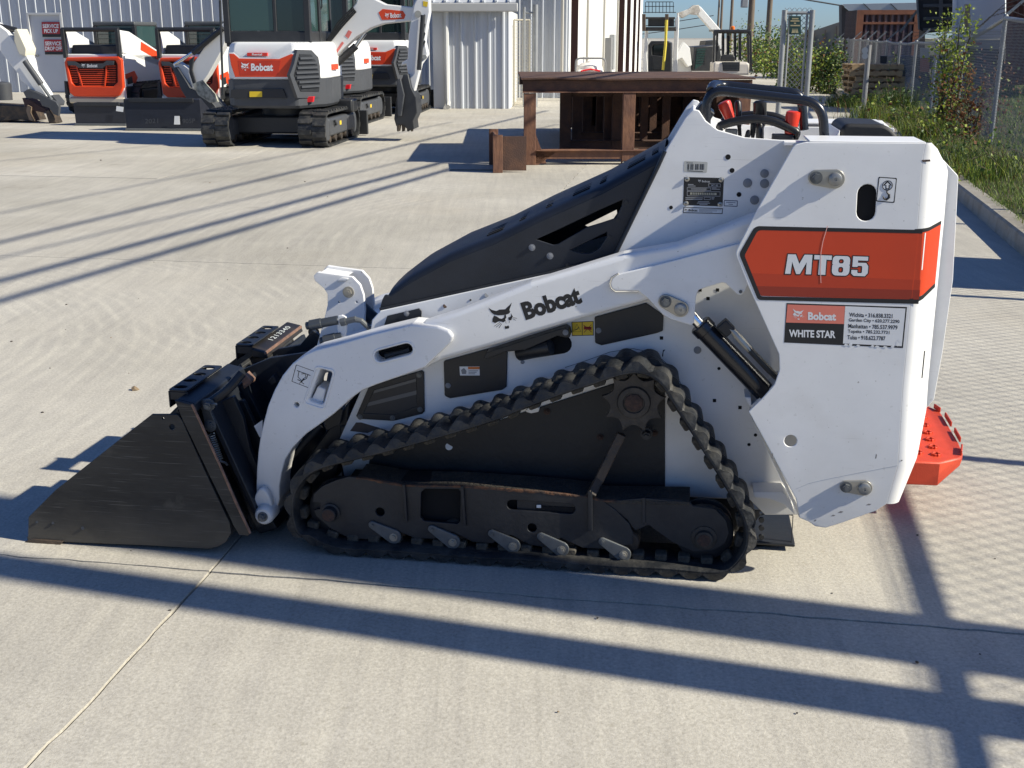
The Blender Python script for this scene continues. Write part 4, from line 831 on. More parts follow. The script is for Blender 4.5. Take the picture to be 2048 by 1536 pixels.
# quick-attach plate and its links
b = B(); b.prism(T.P([(392, 830), (402, 826), (508, 1058), (498, 1062)], VB0), .02, VB1 - .04); b.build('attach_plate', BLACKP, T.o, .003)
T.plate('attach_upright', [(418, 826), (438, 806), (466, 792), (486, 836), (500, 900), (530, 972), (520, 1052), (505, 1062), (478, 1003), (450, 940)], .105, .125, BLACKP, r=.006)
T.plate('attach_upright', [(440, 815), (486, 800), (520, 870), (545, 960), (525, 1056), (500, 1040)], .17, .19, BLACKP, r=.006)
b = B(); b.prism(T.P([(500, 1040), (470, 960), (496, 960), (520, 1000), (528, 1052), (512, 1058)], .075), .075, .104); b.build('attach_corner', mat('worn_grey', (.05, .05, .052), .4, var=.4, vs=20), T.o, .008)
b = B(); b.prism(T.P([(500, 1050), (545, 1040), (555, 1058), (520, 1068)], .11), .11, MV(.11)); b.build('attach_sill', BLACKP, T.o, .004)
T.plate('attach_panel', [(478, 742), (540, 716), (652, 700), (640, 800), (560, 880), (510, 880)], .40, .42, BLACKP)
T.plate('attach_upright', [(545, 705), (556, 698), (600, 690), (625, 660), (640, 672), (634, 720), (570, 800), (548, 760)], .62, .64, BLACKP, r=.006)
T.plate('attach_upright', [(476, 780), (492, 760), (500, 790), (540, 870), (560, 960), (540, 960)], .25, .27, BLACKP, r=.006)
T.plate('worn_stop', [(482, 758), (490, 748), (503, 762), (502, 768), (488, 778)], .24, .28, MATS['copper_edge'])
T.plate('worn_stop', [(536, 762), (546, 750), (553, 764), (544, 772)], .30, .34, BLACKP)
lk = T.plate('lock_link', [(400, 812), (404, 800), (416, 797), (426, 806), (421, 823), (431, 848), (429, 862), (418, 866), (410, 858), (406, 832)], .012, .02, mat('link_grey', (.12, .125, .13), .42, metal=.4, var=.4, vs=25), r=.006)
hexbolt('bolt', T.X(419, 809, .012), .013, ZINCD, lk, .02); hexbolt('bolt', T.X(421, 851, .012), .013, ZINCD, lk, .008); B().cyl(T.X(424, 809, .0), T.X(432, 808, -.03), .004, n=8).build('lock_stud', ZINCD, lk)
b = B(); b.tube(round_path([T.X(404, 815, .03), T.X(428, 800, .03), T.X(458, 778, .03), T.X(484, 746, .06)], .03), [.010] * 7 + [.014] * 7 if False else .0145, 10); b.build('lock_lever', BLACKP, lk)
hel = []; s0, s1 = T.X(422, 868, .02), T.X(440, 922, .02)
for k in range(13 * 8):
    t = k / (13 * 8); a = 2 * math.pi * k / 8; hel.append(s0 + (s1 - s0) * t + Vector((.010 * math.cos(a), .010 * math.sin(a), .003 * math.cos(a))))
B().tube(hel, .0024, 5).build('lock_spring', ZINC, lk); B().tube([s1, T.X(452, 926, .03), T.X(455, 931, .03)], .004, 6).build('spring_hook', ZINCD, lk)
lk2 = T.plate('lock_lever', [(571, 706), (572, 698), (612, 684), (618, 668), (630, 672), (622, 690), (580, 706)], .66, .675, MATS['link_grey'], r=.005)
hexbolt('bolt', T.X(628, 664, .66), .014, BLACKF, lk2, .02)
T.decal('bucket_label', [(508, 852), (525, 840), (525, 876), (519, 874)], .115, LABELW)
# ================================================================== the yard
SY = -math.atan2(.21, .977)
EN = Vector((math.sin(-SY), math.cos(SY), 0)); ER = Vector((math.cos(SY), math.sin(SY), 0))      # along the fence; to its right
def nodes(m): m.use_nodes = True; return m.node_tree, m.node_tree.nodes, m.node_tree.nodes['Principled BSDF']
def concrete():
    m = bpy.data.materials.new('concrete'); n, N, p = nodes(m); lk = n.links.new
    g = N.new('ShaderNodeNewGeometry'); pos = g.outputs['Position']
    def noi(sc, det=6, ro=.6, vec=None, dist=0):
        t = N.new('ShaderNodeTexNoise'); t.inputs['Scale'].default_value = sc; t.inputs['Detail'].default_value = det; t.inputs['Roughness'].default_value = ro; t.inputs['Distortion'].default_value = dist
        lk(vec or pos, t.inputs['Vector']); return t.outputs[0]
    def ramp(x, a, b, c0, c1):
        r = N.new('ShaderNodeValToRGB'); r.color_ramp.elements[0].position = a; r.color_ramp.elements[1].position = b
        r.color_ramp.elements[0].color = (*c0, 1); r.color_ramp.elements[1].color = (*c1, 1); lk(x, r.inputs[0]); return r.outputs[0]
    def mix(a, b, f=1., mode='MULTIPLY'):
        x = N.new('ShaderNodeMixRGB'); x.blend_type = mode
        if isinstance(f, float): x.inputs[0].default_value = f
        else: lk(f, x.inputs[0])
        for s_, v in ((1, a), (2, b)):
            if isinstance(v, tuple): x.inputs[s_].default_value = (*v, 1)
            else: lk(v, x.inputs[s_])
        return x.outputs[0]
    base = ramp(noi(.55, 8, .62), .3, .7, (.47, .44, .38), (.57, .54, .475))
    base = mix(base, ramp(noi(3.2, 8, .7), .3, .75, (1.0, 1.0, 1.0), (.86, .86, .87)))
    base = mix(base, ramp(noi(.22, 4, .5, dist=.6), .48, .62, (1, 1, 1), (.86, .86, .85)))
    base = mix(base, ramp(noi(95, 4, .75), .30, .70, (1.16, 1.16, 1.15), (.76, .75, .73)))
    base = mix(base, ramp(noi(210, 2, .7), .66, .72, (1, 1, 1), (.62, .60, .57)))
    base = mix(base, ramp(noi(240, 2, .7, vec=None), .24, .30, (1.22, 1.21, 1.18), (1, 1, 1)))
    base = mix(base, ramp(noi(28, 5, .6), .62, .74, (1, 1, 1), (.84, .83, .80)))
    # tyre and track scuffs: faint broken rings left by turning machines
    for (cx, cy, sc, r0, r1, st) in ((-4.6, 5.3, 66, 1.2, 4.2, .12), (2.4, 9.2, 54, 3.2, 6.2, .11), (-2.6, -.6, 74, 1.6, 3.6, .11)):
        mp = N.new('ShaderNodeMapping'); mp.vector_type = 'POINT'; mp.inputs['Location'].default_value = (-cx, -cy, 0); lk(pos, mp.inputs[0])
        ln = N.new('ShaderNodeVectorMath'); ln.operation = 'LENGTH'; lk(mp.outputs[0], ln.inputs[0])
        ml = N.new('ShaderNodeMath'); ml.operation = 'MULTIPLY'; ml.inputs[1].default_value = sc; lk(ln.outputs['Value'], ml.inputs[0])
        ad = N.new('ShaderNodeMath'); ad.operation = 'ADD'; lk(ml.outputs[0], ad.inputs[0])
        mm = N.new('ShaderNodeMath'); mm.operation = 'MULTIPLY'; mm.inputs[1].default_value = 5.; lk(noi(1.4, 3), mm.inputs[0]); lk(mm.outputs[0], ad.inputs[1])
        sn = N.new('ShaderNodeMath'); sn.operation = 'SINE'; lk(ad.outputs[0], sn.inputs[0])
        w1 = N.new('ShaderNodeMapRange'); w1.interpolation_type = 'SMOOTHSTEP'; w1.inputs[1].default_value = r0; w1.inputs[2].default_value = r0 + .5; lk(ln.outputs['Value'], w1.inputs[0])
        w2 = N.new('ShaderNodeMapRange'); w2.interpolation_type = 'SMOOTHSTEP'; w2.inputs[1].default_value = r1; w2.inputs[2].default_value = r1 - .8; w2.inputs[3].default_value = 0; w2.inputs[4].default_value = 1; lk(ln.outputs['Value'], w2.inputs[0])
        a_ = N.new('ShaderNodeMath'); a_.operation = 'MULTIPLY'; lk(w1.outputs[0], a_.inputs[0]); lk(w2.outputs[0], a_.inputs[1])
        nz = ramp(noi(1.1, 4, .6), .42, .62, (0, 0, 0), (1, 1, 1)); b_ = N.new('ShaderNodeMath'); b_.operation = 'MULTIPLY'; lk(a_.outputs[0], b_.inputs[0]); lk(nz, b_.inputs[1])
        c_ = N.new('ShaderNodeMath'); c_.operation = 'MULTIPLY'; c_.inputs[1].default_value = st * 4; lk(b_.outputs[0], c_.inputs[0])
        base = mix(base, mix(base, ramp(sn.outputs[0], 0., 1., (.86, .86, .87), (1.08, 1.08, 1.06))), c_.outputs[0], 'MIX')
    ms = N.new('ShaderNodeMapping'); ms.inputs['Rotation'].default_value = (0, 0, R(14)); ms.inputs['Scale'].default_value = (9, .55, 1); lk(pos, ms.inputs[0])
    base = mix(base, ramp(noi(1.6, 7, .7, vec=ms.outputs[0], dist=.4), .36, .68, (1.06, 1.06, 1.05), (.90, .90, .91)))
    ms2 = N.new('ShaderNodeMapping'); ms2.inputs['Rotation'].default_value = (0, 0, R(-52)); ms2.inputs['Scale'].default_value = (14, .5, 1); lk(pos, ms2.inputs[0])
    base = mix(base, ramp(noi(1.1, 6, .7, vec=ms2.outputs[0], dist=.8), .58, .72, (1, 1, 1), (.90, .90, .90)))
    # oil spots and rust-coloured dust
    base = mix(base, (.62, .60, .58), ramp(noi(1.05, 5, .55, dist=.3), .66, .74, (0, 0, 0), (.7, .7, .7)))
    base = mix(base, (1.0, .86, .66), ramp(noi(.16, 5, .6), .55, .72, (0, 0, 0), (.35, .35, .35)))
    oi = N.new('ShaderNodeObjectInfo'); mr = N.new('ShaderNodeMapRange'); mr.inputs[3].default_value = .95; mr.inputs[4].default_value = 1.04; lk(oi.outputs['Random'], mr.inputs[0])
    cb = N.new('ShaderNodeCombineXYZ')
    for k in range(3): lk(mr.outputs[0], cb.inputs[k])
    base = mix(base, cb.outputs[0])
    lk(base, p.inputs['Base Color']); p.inputs['Roughness'].default_value = .88; p.inputs['Specular IOR Level'].default_value = .25
    bp_ = N.new('ShaderNodeBump'); bp_.inputs['Strength'].default_value = .35; bp_.inputs['Distance'].default_value = .006
    h = mix(noi(120, 4, .7), noi(11, 5, .6), .35, 'MIX'); lk(h, bp_.inputs['Height']); lk(bp_.outputs[0], p.inputs['Normal'])
    return m
CONC = concrete()
g = B().add([(-400, -60, -.02), (400, -60, -.02), (400, 900, -.02), (-400, 900, -.02)], [(0, 1, 2, 3)]).build('lot_pavement', mat('joint_dirt', (.40, .375, .32), .95, col2=(.07, .06, .05), vs=11, bump=.5), None); setp(g, kind='structure')
# slabs with worn joints
GY = R(-9.2); ga = Vector((math.cos(GY), math.sin(GY))); gb = Vector((-math.sin(GY), math.cos(GY))); g0 = Vector((-.915, 3.135)); SZ = 4.66
def jit(p, a=.009): return p + Vector((mnoise.noise((p.x * 9, p.y * 9, .3)), mnoise.noise((p.x * 9, p.y * 9, 7.3)))) * a + Vector((mnoise.noise((p.x * 40, p.y * 40, 1.3)), mnoise.noise((p.x * 40, p.y * 40, 5.3)))) * a * .6
for i in range(-7, 4):
    for j in range(-2, 13):
        near = j < 3 and -2 < i < 2; n_ = 90 if near else 6; gp = .0035 if j < 8 else .006
        c0 = g0 + ga * (i * SZ) + gb * (j * SZ); cs = [c0 + ga * gp + gb * gp, c0 + ga * (SZ - gp) + gb * gp, c0 + ga * (SZ - gp) + gb * (SZ - gp), c0 + ga * gp + gb * (SZ - gp)]
        ctr = c0 + (ga + gb) * SZ / 2
        if (ctr.x * .977 - ctr.y * .21) > 3.2: continue
        lp_ = []
        for k in range(4):
            for q in range(n_): lp_.append(jit(cs[k].lerp(cs[(k + 1) % 4], q / n_)))
        N_ = len(lp_); b = B(); dz = random.uniform(-.002, .002)
        b.add([(p.x, p.y, dz) for p in lp_] + [(p.x, p.y, -.019) for p in lp_], [tuple(range(N_))] + [(k, N_ + k, N_ + (k + 1) % N_, (k + 1) % N_) for k in range(N_)])
        b.build('slab', CONC, g, fix=False)
# the far rest of the yard and the strip beside the kerb
b = B(); q = [g0 + ga * (-40 * SZ) + gb * (13 * SZ), g0 + ga * (20 * SZ) + gb * (13 * SZ), g0 + ga * (20 * SZ) + gb * (120 * SZ), g0 + ga * (-40 * SZ) + gb * (120 * SZ)]
b.add([(p.x, p.y, -.004) for p in q], [(0, 1, 2, 3)]); b.build('far_paving', CONC, g)
def site(u, w, z=0.): return ER * u + EN * w + Vector((0, 0, z))
b = B(); u0 = 1.4
b.add([site(u0, -30, -.006), site(2.3, -30, -.006), site(2.3, 70, -.006), site(u0, 70, -.006)], [(0, 1, 2, 3)]); b.build('kerb_side_paving', CONC, g)
# kerb
KU = 1.93
b = B()
rings = []
for k in range(60):
    w_ = -6 + k * 1.2; du = .012 * mnoise.noise((w_ * .8, 0, 0)); dz = .008 * mnoise.noise((w_ * 1.7, 2, 0))
    rings.append([site(KU + du, w_, -.01), site(KU + .012 + du, w_, .12 + dz), site(KU + .03 + du, w_, .138 + dz), site(KU + .16, w_, .14 + dz), site(KU + .17, w_, -.01)])
b.loft(rings); kb = b.build('kerb', mat('kerb_concrete', (.36, .33, .28), .9, col2=(.25, .22, .17), vs=5, bump=.3, bs=40), None); setp(kb, kind='structure')
# grass bank behind the kerb
def bank(u, w): return .10 + min(.28, max(0, (u - KU - .2) * .09)) + .03 * mnoise.noise((u * .9, w * .9, 0))
rows = []
us = [KU + .165, KU + .4, KU + .8, KU + 1.3, KU + 2, KU + 2.8, KU + 4, KU + 6, KU + 10, KU + 20, KU + 60]
for k in range(90):
    w_ = -6 + k * 1.0; rows.append([site(u, w_, bank(u, w_)) for u in us])
gk = B().grid(rows).build('grass_bank', mat('soil_green', (.045, .055, .02), .95, col2=(.11, .085, .05), vs=3, bump=.6, bs=20), None); setp(gk, kind='structure')
rows = [[site(u, w_, .36) for u in (KU + .2, KU + 60, KU + 400)] for w_ in (83, 200, 500)]; B().grid(rows).build('far_ground', MATS['soil_green'], gk)
GRASS = [mat('grass_a', (.11, .18, .03), .6, var=.3, vs=3), mat('grass_b', (.24, .32, .06), .6, var=.3, vs=3), mat('grass_dry', (.26, .20, .085), .7, var=.3, vs=3)]
def blade(b, p, h, lean, wd, az):
    d = Vector((math.cos(az), math.sin(az), 0)); s_ = Vector((-d.y, d.x, 0)) * wd
    m_ = p + Vector((0, 0, h * .6)) + d * lean * .35; t = p + Vector((0, 0, h)) + d * lean
    b.add([p - s_, p + s_, m_ + s_ * .8, m_ - s_ * .8, t], [(0, 1, 2, 3), (3, 2, 4)])
rg = random.Random(3)
gb_ = [B(), B(), B()]
for k in range(90000):
    w_ = 7 + 24 * rg.random() ** 1.5; u = KU + .12 + (6.5 if w_ > 12 else 3.2) * rg.random() ** 1.2
    if rg.random() > .5 + .8 * mnoise.noise((u * 1.1, w_ * 1.1, 3)): continue
    pn = mnoise.noise((u * .6, w_ * .6, 9)); s_ = 2 if rg.random() < .10 + max(0, pn) * .35 else (1 if rg.random() < .42 else 0)
    sc = .6 + w_ / 22; blade(gb_[s_], site(u, w_, bank(u, w_) - .01), rg.uniform(.04, .11) * (1 + max(0, pn)) , rg.uniform(.02, .10), .0030 * sc, rg.uniform(0, 6.3))
for b, m_, lab in zip(gb_, GRASS, ('dark green grass blades covering the bank behind the kerb', 'light green grass blades covering the bank behind the kerb', 'dry straw-coloured grass blades mixed into the bank')):
    setp(b.build('grass', m_, None, fix=False), lab, 'grass', kind='stuff')
# ---- chain-link along the bank
GALV = mat('galvanised', (.36, .37, .37), .5, metal=.5, var=.3, vs=8); WIREM = mat('fence_wire', (.40, .39, .36), .5, metal=.5)
def chain(b, p0, p1, h0, h1, pitch=.075, r=.0021):
    p0, p1 = Vector(p0), Vector(p1); L_ = (p1 - p0).length; d = (p1 - p0) / L_; nrm = Vector((-d.y, d.x, 0)); H = h1 - h0
    k = -int(H / pitch) - 1
    while k * pitch < L_:
        for sg in (1, -1):
            a, c = k * pitch, k * pitch + H
            ta, tc = max(0, (0 - a) / H), min(1, (L_ - a) / H)
            if tc <= ta: continue
            x0, x1 = a + H * ta, a + H * tc; z0, z1 = (h0 + H * ta, h0 + H * tc) if sg > 0 else (h1 - H * ta, h1 - H * tc)
            A = p0 + d * x0 + Vector((0, 0, z0)) + nrm * (r * sg); C = p0 + d * x1 + Vector((0, 0, z1)) + nrm * (r * sg)
            t = (C - A).normalized(); y = t.cross(nrm); ri = [nrm * r, (-nrm * .5 + y * .87) * r, (-nrm * .5 - y * .87) * r]
            b.loft([[A + q for q in ri], [C + q for q in ri]], False)
        k += 1
FU = 6.36 * .977 - 15.43 * .21; FW0 = 6.36 * .21 + 15.43 * .977
fence = Thing('chain_link_fence', 'long galvanised chain-link fence with barbed wire on top, standing on the grass bank', 'fence', tuple(site(FU, FW0)[:2]), SY)
def fz(w): return bank(FU, w) - .02
posts = [FW0 + 3.05 * k for k in range(-8, 14)]
HT = 1.75
def ftop(k): return 1.685 if k < 8 else (1.77, 1.46, 1.44, 1.42, 1.38, 1.42, 1.40, 1.43)[min(7, k - 8)]
for k, w_ in enumerate(posts):
    b = B(); z0 = fz(w_); zt = ftop(k); b.cyl((0, w_ - FW0, z0 - .1), (0, w_ - FW0, zt), .030, n=12); b.lathe((0, w_ - FW0, zt - .01), (0, 0, 1), [(0, .036), (.04, .036), (.06, .02)], 12); b.build('post', GALV, fence.o)
    b = B(); b.bar((0, w_ - FW0, zt + .03), (.25, w_ - FW0, zt + .27), .035, .012, (0, 1, 0)); b.build('barb_arm', GALV, fence.o)
    if k + 1 < len(posts):
        w2 = posts[k + 1] - FW0; zt2 = ftop(k + 1); B().tube([(0, w_ - FW0, zt), (.0, (w_ - FW0 + w2) / 2, (zt + zt2) / 2 - .02), (0, w2, zt2)], .028, 8).build('top_rail', GALV, fence.o)
b = B()
for k in range(len(posts) - 1): chain(b, (-.03, posts[k] - FW0, 0), (-.03, posts[k + 1] - FW0, 0), fz(16) - .03, (ftop(k) + ftop(k + 1)) / 2 + .02, .072, .0021 if k < 8 else (.0028 if k < 10 else .0015))
o = b.build('wire_mesh', WIREM, fence.o, fix=False); setp(o, kind='stuff')
for j, fr_ in enumerate((.25, .6, .95)):
    pts = [(.25 * fr_, w_ - FW0 + dw, ftop(k) + .03 + .24 * fr_ - (.05 if dw else 0)) for k, w_ in enumerate(posts) for dw in (0, 1.5)]
    b = B(); b.tube(pts, .0035, 5)
    for q in resample([Vector(p) for p in pts], step=.14, closed=False)[0]:
        if q.y < -5: continue
        b.obox(q, (.028, .003, .003), Matrix.Rotation(rg.random() * 6, 3, 'Y')); b.obox(q + Vector((0, .006, 0)), (.028, .003, .003), Matrix.Rotation(rg.random() * 6, 3, 'Y')); 
    b.build('barbed_wire', mat('barbed', (.09, .075, .065), .8), fence.o)
# an unseen wide board added on the fence for its shadow, and the poles of the power line: their shadows cross the yard
b = B(); b.box(-.07, -.05, -8.9, -7.75, .5, 1.9); b.build('shadow_board', mat('board', (.3, .3, .28), .7), fence.o, .004)
POLEM = mat('weathered_pole', (.17, .135, .10), .9, col2=(.10, .08, .065), vs=3, stretch=(6, 6, .4), bump=.4, bs=12)
def pole(name, lab, xy, h, r, arms=(), grp='utility poles along the fence', z=.1):
    t = Thing(name, lab, 'utility pole', xy, SY, grp); b = B(); b.cyl((0, 0, z - .3), (0, 0, h), r, r * .68, n=16); b.build('pole_shaft', POLEM, t.o)
    for zz, hw in arms: 
        b = B(); b.box(-hw, hw, -r - .1, -r - .002, zz, zz + .12); b.build('cross_arm', POLEM, t.o, .005)
        for k in range(4):
            x = -hw + .1 + (2 * hw - .2) * k / 3; B().lathe((x, -r - .05, zz + .12), (0, 0, 1), [(0, .03), (.04, .05), (.08, .03), (.12, .04), (.15, .01)], 10).build('insulator', GREYP, t.o)
    return t
def on_line(px, py, dist):                       # a point dist metres back towards the sun from a shadow pixel
    p = gnd(px, py); h_ = Vector((sdir.x, sdir.y, 0)).normalized(); return p + h_ * dist
p = on_line(2048, 1306, 3.6); pole('utility_pole', 'thick near utility pole casting the broad shadow in front of the loader', (p.x, p.y), 8.5, .16, [(7.6, 1.1)])
p = on_line(2048, 1444, 3.0); pole('utility_pole', 'slimmer utility pole beside the thick near one', (p.x, p.y), 7.5, .095)
# overhead cables: each throws one of the thin stripes on the concrete
cab = Thing('overhead_cable_run', 'bundle of overhead cables strung along the fence', 'cables', tuple(site(FU - 1, 5)[:2]), SY)
for (xa, ya, xb, yb, rr) in ((0, 602, 900, 338, .034), (0, 562, 835, 338, .036), (0, 516, 900, 300, .014), (0, 485, 900, 268, .028), (0, 426, 700, 285, .013), (0, 322, 300, 292, .012)):
    A, C = gnd(xa, ya), gnd(xb, yb); hh = Vector((sdir.x, sdir.y, 0)).normalized()
    def up(p):                                    # lift the shadow point back along the sun's ray to the cable's plane
        tgt = FU + .4; u = p.dot(ER); d_ = (tgt - u) / hh.dot(ER); return p + hh * d_ + Vector((0, 0, d_ * math.tan(SUN_EL)))
    a3, c3 = up(A), up(C); d3 = (c3 - a3); pts = [a3 + d3 * k for k in (-1.6, 0, .5, 1, 1.6)]
    def loc(p): q = p - cab.org; return (cab.a.dot(q), cab.b.dot(q), q.z)
    B().tube([loc(p) for p in pts], rr, 6).build('cable', mat('cable_black', (.02, .02, .02), .7), cab.o)
# ================================================================== buildings
PANEL = mat('metal_panel_shade', (.47, .495, .53), .5, col2=(.39, .40, .41), vs=1.0, stretch=(5, 5, .35))  # white siding with its bluish shade mixed into the colour
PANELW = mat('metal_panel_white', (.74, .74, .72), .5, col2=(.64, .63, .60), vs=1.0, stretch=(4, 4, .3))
TRIM = mat('wall_trim', (.55, .55, .54), .5); TRIMD = mat('trim_grey', (.22, .22, .22), .55)
BROWN = mat('door_brown', (.075, .035, .028), .55, var=.2, vs=2)
def ribbed(b, u0, u1, w, z0, z1, pitch=.305, d=.035, top=.03, foot=.075, axis='u'):
    n_ = int((u1 - u0) / pitch); pts = []
    for k in range(n_ + 1):
        c = u0 + k * pitch
        for du, dd in ((-foot / 2, 0), (-top / 2, -d), (top / 2, -d), (foot / 2, 0)):
            if u0 <= c + du <= u1: pts.append((c + du, dd))
        for q in (.38, .62):
            if c + q * pitch < u1: pts += [(c + q * pitch - .02, 0), (c + q * pitch, -.006), (c + q * pitch + .02, 0)]
    pts = [(u0, 0)] + [p for p in pts if u0 < p[0] < u1] + [(u1, 0)]
    if axis == 'u': rows = [[(p, w + q, z) for p, q in pts] for z in (z0, z1)]
    else: rows = [[(w - q, p, z) for p, q in pts] for z in (z0, z1)]
    b.grid(rows)
WS = 30.2                                       # south wall line (site w) and east wall (site u)
UE = -5.0
bo = site(UE, WS)
bld = Thing('workshop_building', 'long white metal workshop with ribbed end wall and brown bay doors', 'building', (bo.x, bo.y), SY)
def bl_u(px, w): return bld.L(px, 100, w)[0]
door_l, door_r = bld.L(66, 100, 0)[0], bld.L(127, 100, 0)[0]
zt_ = 2.12
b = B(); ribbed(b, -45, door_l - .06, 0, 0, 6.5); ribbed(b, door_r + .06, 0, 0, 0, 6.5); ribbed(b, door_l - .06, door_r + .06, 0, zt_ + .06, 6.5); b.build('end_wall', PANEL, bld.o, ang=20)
b = B(); b.box(door_l, door_r, .03, .07, .02, zt_); dr = b.build('entry_door', mat('door_grey', (.50, .51, .54), .45, var=.05, vs=2), bld.o, .004)
b = B()
for q in ((door_l - .06, door_l, 0, zt_ + .06), (door_r, door_r + .06, 0, zt_ + .06), (door_l, door_r, zt_, zt_ + .06)): b.box(q[0], q[1], -.04, .08, q[2], q[3])
b.build('door_frame', TRIM, bld.o, .004)
B().lathe((door_l + .12, .03, 1.02), (0, -1, 0), [(0, .03), (.02, .03), (.03, .015), (.06, .015), (.07, .03), (.1, .025)], 12).build('door_handle', ZINCD, dr)
SRED = mat('sign_red', (.36, .022, .028), .5)
for k, (a_, b_, y0, y1, ym) in enumerate((('SERVICE', 'PICK UP', 44, 74, 68), ('SERVICE', 'DROP OFF', 79, 109, 103))):
    xs = (83 if k == 0 else 88); w_ = 36
    sg = bld.plate('door_sign', [(xs, y0), (xs + w_, y0), (xs + w_ + 2, y1), (xs + 2, y1)], -.002, .02, INK, bev=0); sg.parent = bld.o
    bld.decal('sign_face', [(xs, y0), (xs + w_, y0), (xs + w_ + 1.5, ym), (xs + 1.5, ym)], -.005, SRED, sg)
    bld.text(a_, (xs + 2.5, y0 + 12), (xs + w_ - 1.5, y0 + 12), (xs + 2, y0 + 4), -.008, LABELW, sg, .03); bld.text(b_, (xs + 5.5 - 3 * k, y0 + 22), (xs + w_ - 3 + 3 * k, y0 + 22), (xs + 5 - 3 * k, y0 + 14), -.008, LABELW, sg, .03)
# east wall (sunlit) with pilasters and recessed brown bay doors
def eu(px, u=0):                                 # depth along the east wall hit by a pixel column (at horizon height)
    d = ray(px, 72); o_ = CO - bld.org; t = (u - bld.a.dot(o_)) / bld.a.dot(d); return bld.b.dot(o_ + d * t)
HB = 6.5
bays = [(eu(1142), eu(1156)), (eu(1237), eu(1248)), (eu(1252.5), eu(1260)), (eu(1265.5), eu(1271)), (eu(1275), eu(1279))]
edges = [0] + [x for q in bays for x in q] + [eu(1284)]
for k in range(0, len(edges), 2):
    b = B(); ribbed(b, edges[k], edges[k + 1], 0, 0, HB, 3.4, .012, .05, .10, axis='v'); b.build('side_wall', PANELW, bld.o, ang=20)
for a_, c_ in bays:
    b = B(); hd = 3.6 if a_ > 10 else HB; b.box(-.25, -.20, a_, c_, 0, hd); b.box(-.2, .0, a_ - .02, a_ + .0, 0, hd); b.box(-.2, 0, c_, c_ + .02, 0, hd); bd = b.build('bay_door', BROWN, bld.o)
    if hd < HB: b = B(); b.box(-.02, .0, a_, c_, hd, HB); b.build('side_wall', PANELW, bld.o)
for px in (1122, 1173, 1206, 1233): 
    b = B(); w_ = eu(px); b.box(.005, .06, w_ - .06, w_ + .06, 0, HB); b.build('downpipe', mat('pipe_beige', (.42, .40, .35), .6), bld.o, .01)
b = B(); b.add([(-16, -.05, HB + .0), (.1, -.05, HB), (.1, edges[-1], HB), (-16, edges[-1], HB)], [(0, 1, 2, 3)]); b.build('roof', PANEL, bld.o)
b = B(); w_ = eu(1213); b.box(.01, .2, w_ - .3, w_, .3, 1.5); b.build('meter_box', TRIMD, bld.o, .01); b = B(); b.box(.01, .16, eu(1219), eu(1222), .5, 1.6); b.build('meter_box', mat('box_grey', (.35, .36, .36), .5), bld.o, .01)
b = B(); b.box(.01, .04, eu(1190), eu(1192), 2.6, 3.0); b.build('wall_lamp', TRIMD, bld.o)
# lean-to shed in front of the corner
so = gnd(880, 217); shed = Thing('lean_to_shed', 'small ribbed metal lean-to shed with gutter and bent downpipe', 'shed', (so.x, so.y), R(-2.5))
sl_, sr_ = shed.L(868, 100)[0], shed.L(1018, 100)[0]
ztop = shed.L(940, 22)[1]
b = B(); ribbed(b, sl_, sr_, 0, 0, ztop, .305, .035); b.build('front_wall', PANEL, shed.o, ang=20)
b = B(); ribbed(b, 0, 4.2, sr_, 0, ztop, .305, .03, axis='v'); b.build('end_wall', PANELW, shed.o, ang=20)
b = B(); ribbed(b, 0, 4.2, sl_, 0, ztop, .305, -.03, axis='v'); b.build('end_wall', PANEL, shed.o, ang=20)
b = B(); rows = []
for k in range(14):
    u = sl_ - .15 + (sr_ - sl_ + .3) * k / 13; rows.append([(u, -.2, ztop + .17), (u, 4.2, ztop + 1.0)])
b.grid(rows); b.build('roof', PANEL, shed.o)
for k in range(7):
    u = sl_ + (sr_ - sl_) * k / 6; b = B(); b.bar((u, -.2, ztop + .19), (u, 4.2, ztop + 1.02), .05, .04); b.build('roof_rib', PANEL, shed.o)
b = B(); b.prism([(sl_ - .2, ztop - .02), (sr_ + .2, ztop - .02), (sr_ + .2, ztop + .16), (sl_ - .2, ztop + .16)], -.26, -.12); b.build('gutter', mat('gutter_grey', (.42, .42, .41), .5, var=.1, vs=4), shed.o, .02)
x = shed.L(894, 100)[0]; b = B(); b.tube([(x, -.1, ztop), (x, -.09, .25), (x + .02, -.12, .12), (x + .03, -.3, .05)], .055, 8); b.build('downpipe', mat('pipe_white', (.55, .55, .53), .5), shed.o)
b = B(); cu = shed.L(868, 100)[0]; b.box(cu - .02, cu + .28, -.045, -.01, 0, ztop); b.build('corner_trim', TRIM, shed.o)
# caged panel and narrow chain-link gate by the corner
q = gnd(1028, 212); cp = Thing('wire_cage_panel', 'beige wire cage panel leaning by the shed corner', 'panel', (q.x, q.y), SY + R(50))
b = B(); h_ = 1.9
for x in (0, .45): b.cyl((x, 0, 0), (x, 0, h_), .022, n=8)
for z in (.05, h_): b.cyl((0, 0, z), (.45, 0, z), .02, n=8)
b.build('panel_frame', mat('cage_beige', (.35, .32, .25), .6), cp.o); b = B()
for k in range(1, 9): b.cyl((.05 * k, 0, .05), (.05 * k, 0, h_), .004, n=4)
for k in range(1, 24): b.cyl((0, 0, .08 * k), (.45, 0, .08 * k), .004, n=4)
setp(b.build('panel_wires', MATS['cage_beige'], cp.o), kind='stuff')
q = gnd(1048, 214); cg = Thing('narrow_gate', 'narrow tall chain-link gate between two posts beside the white wall', 'gate', (q.x, q.y), 0)
xw = cg.L(1070, 214)[0]; zt2 = cg.L(1048, 14)[1]
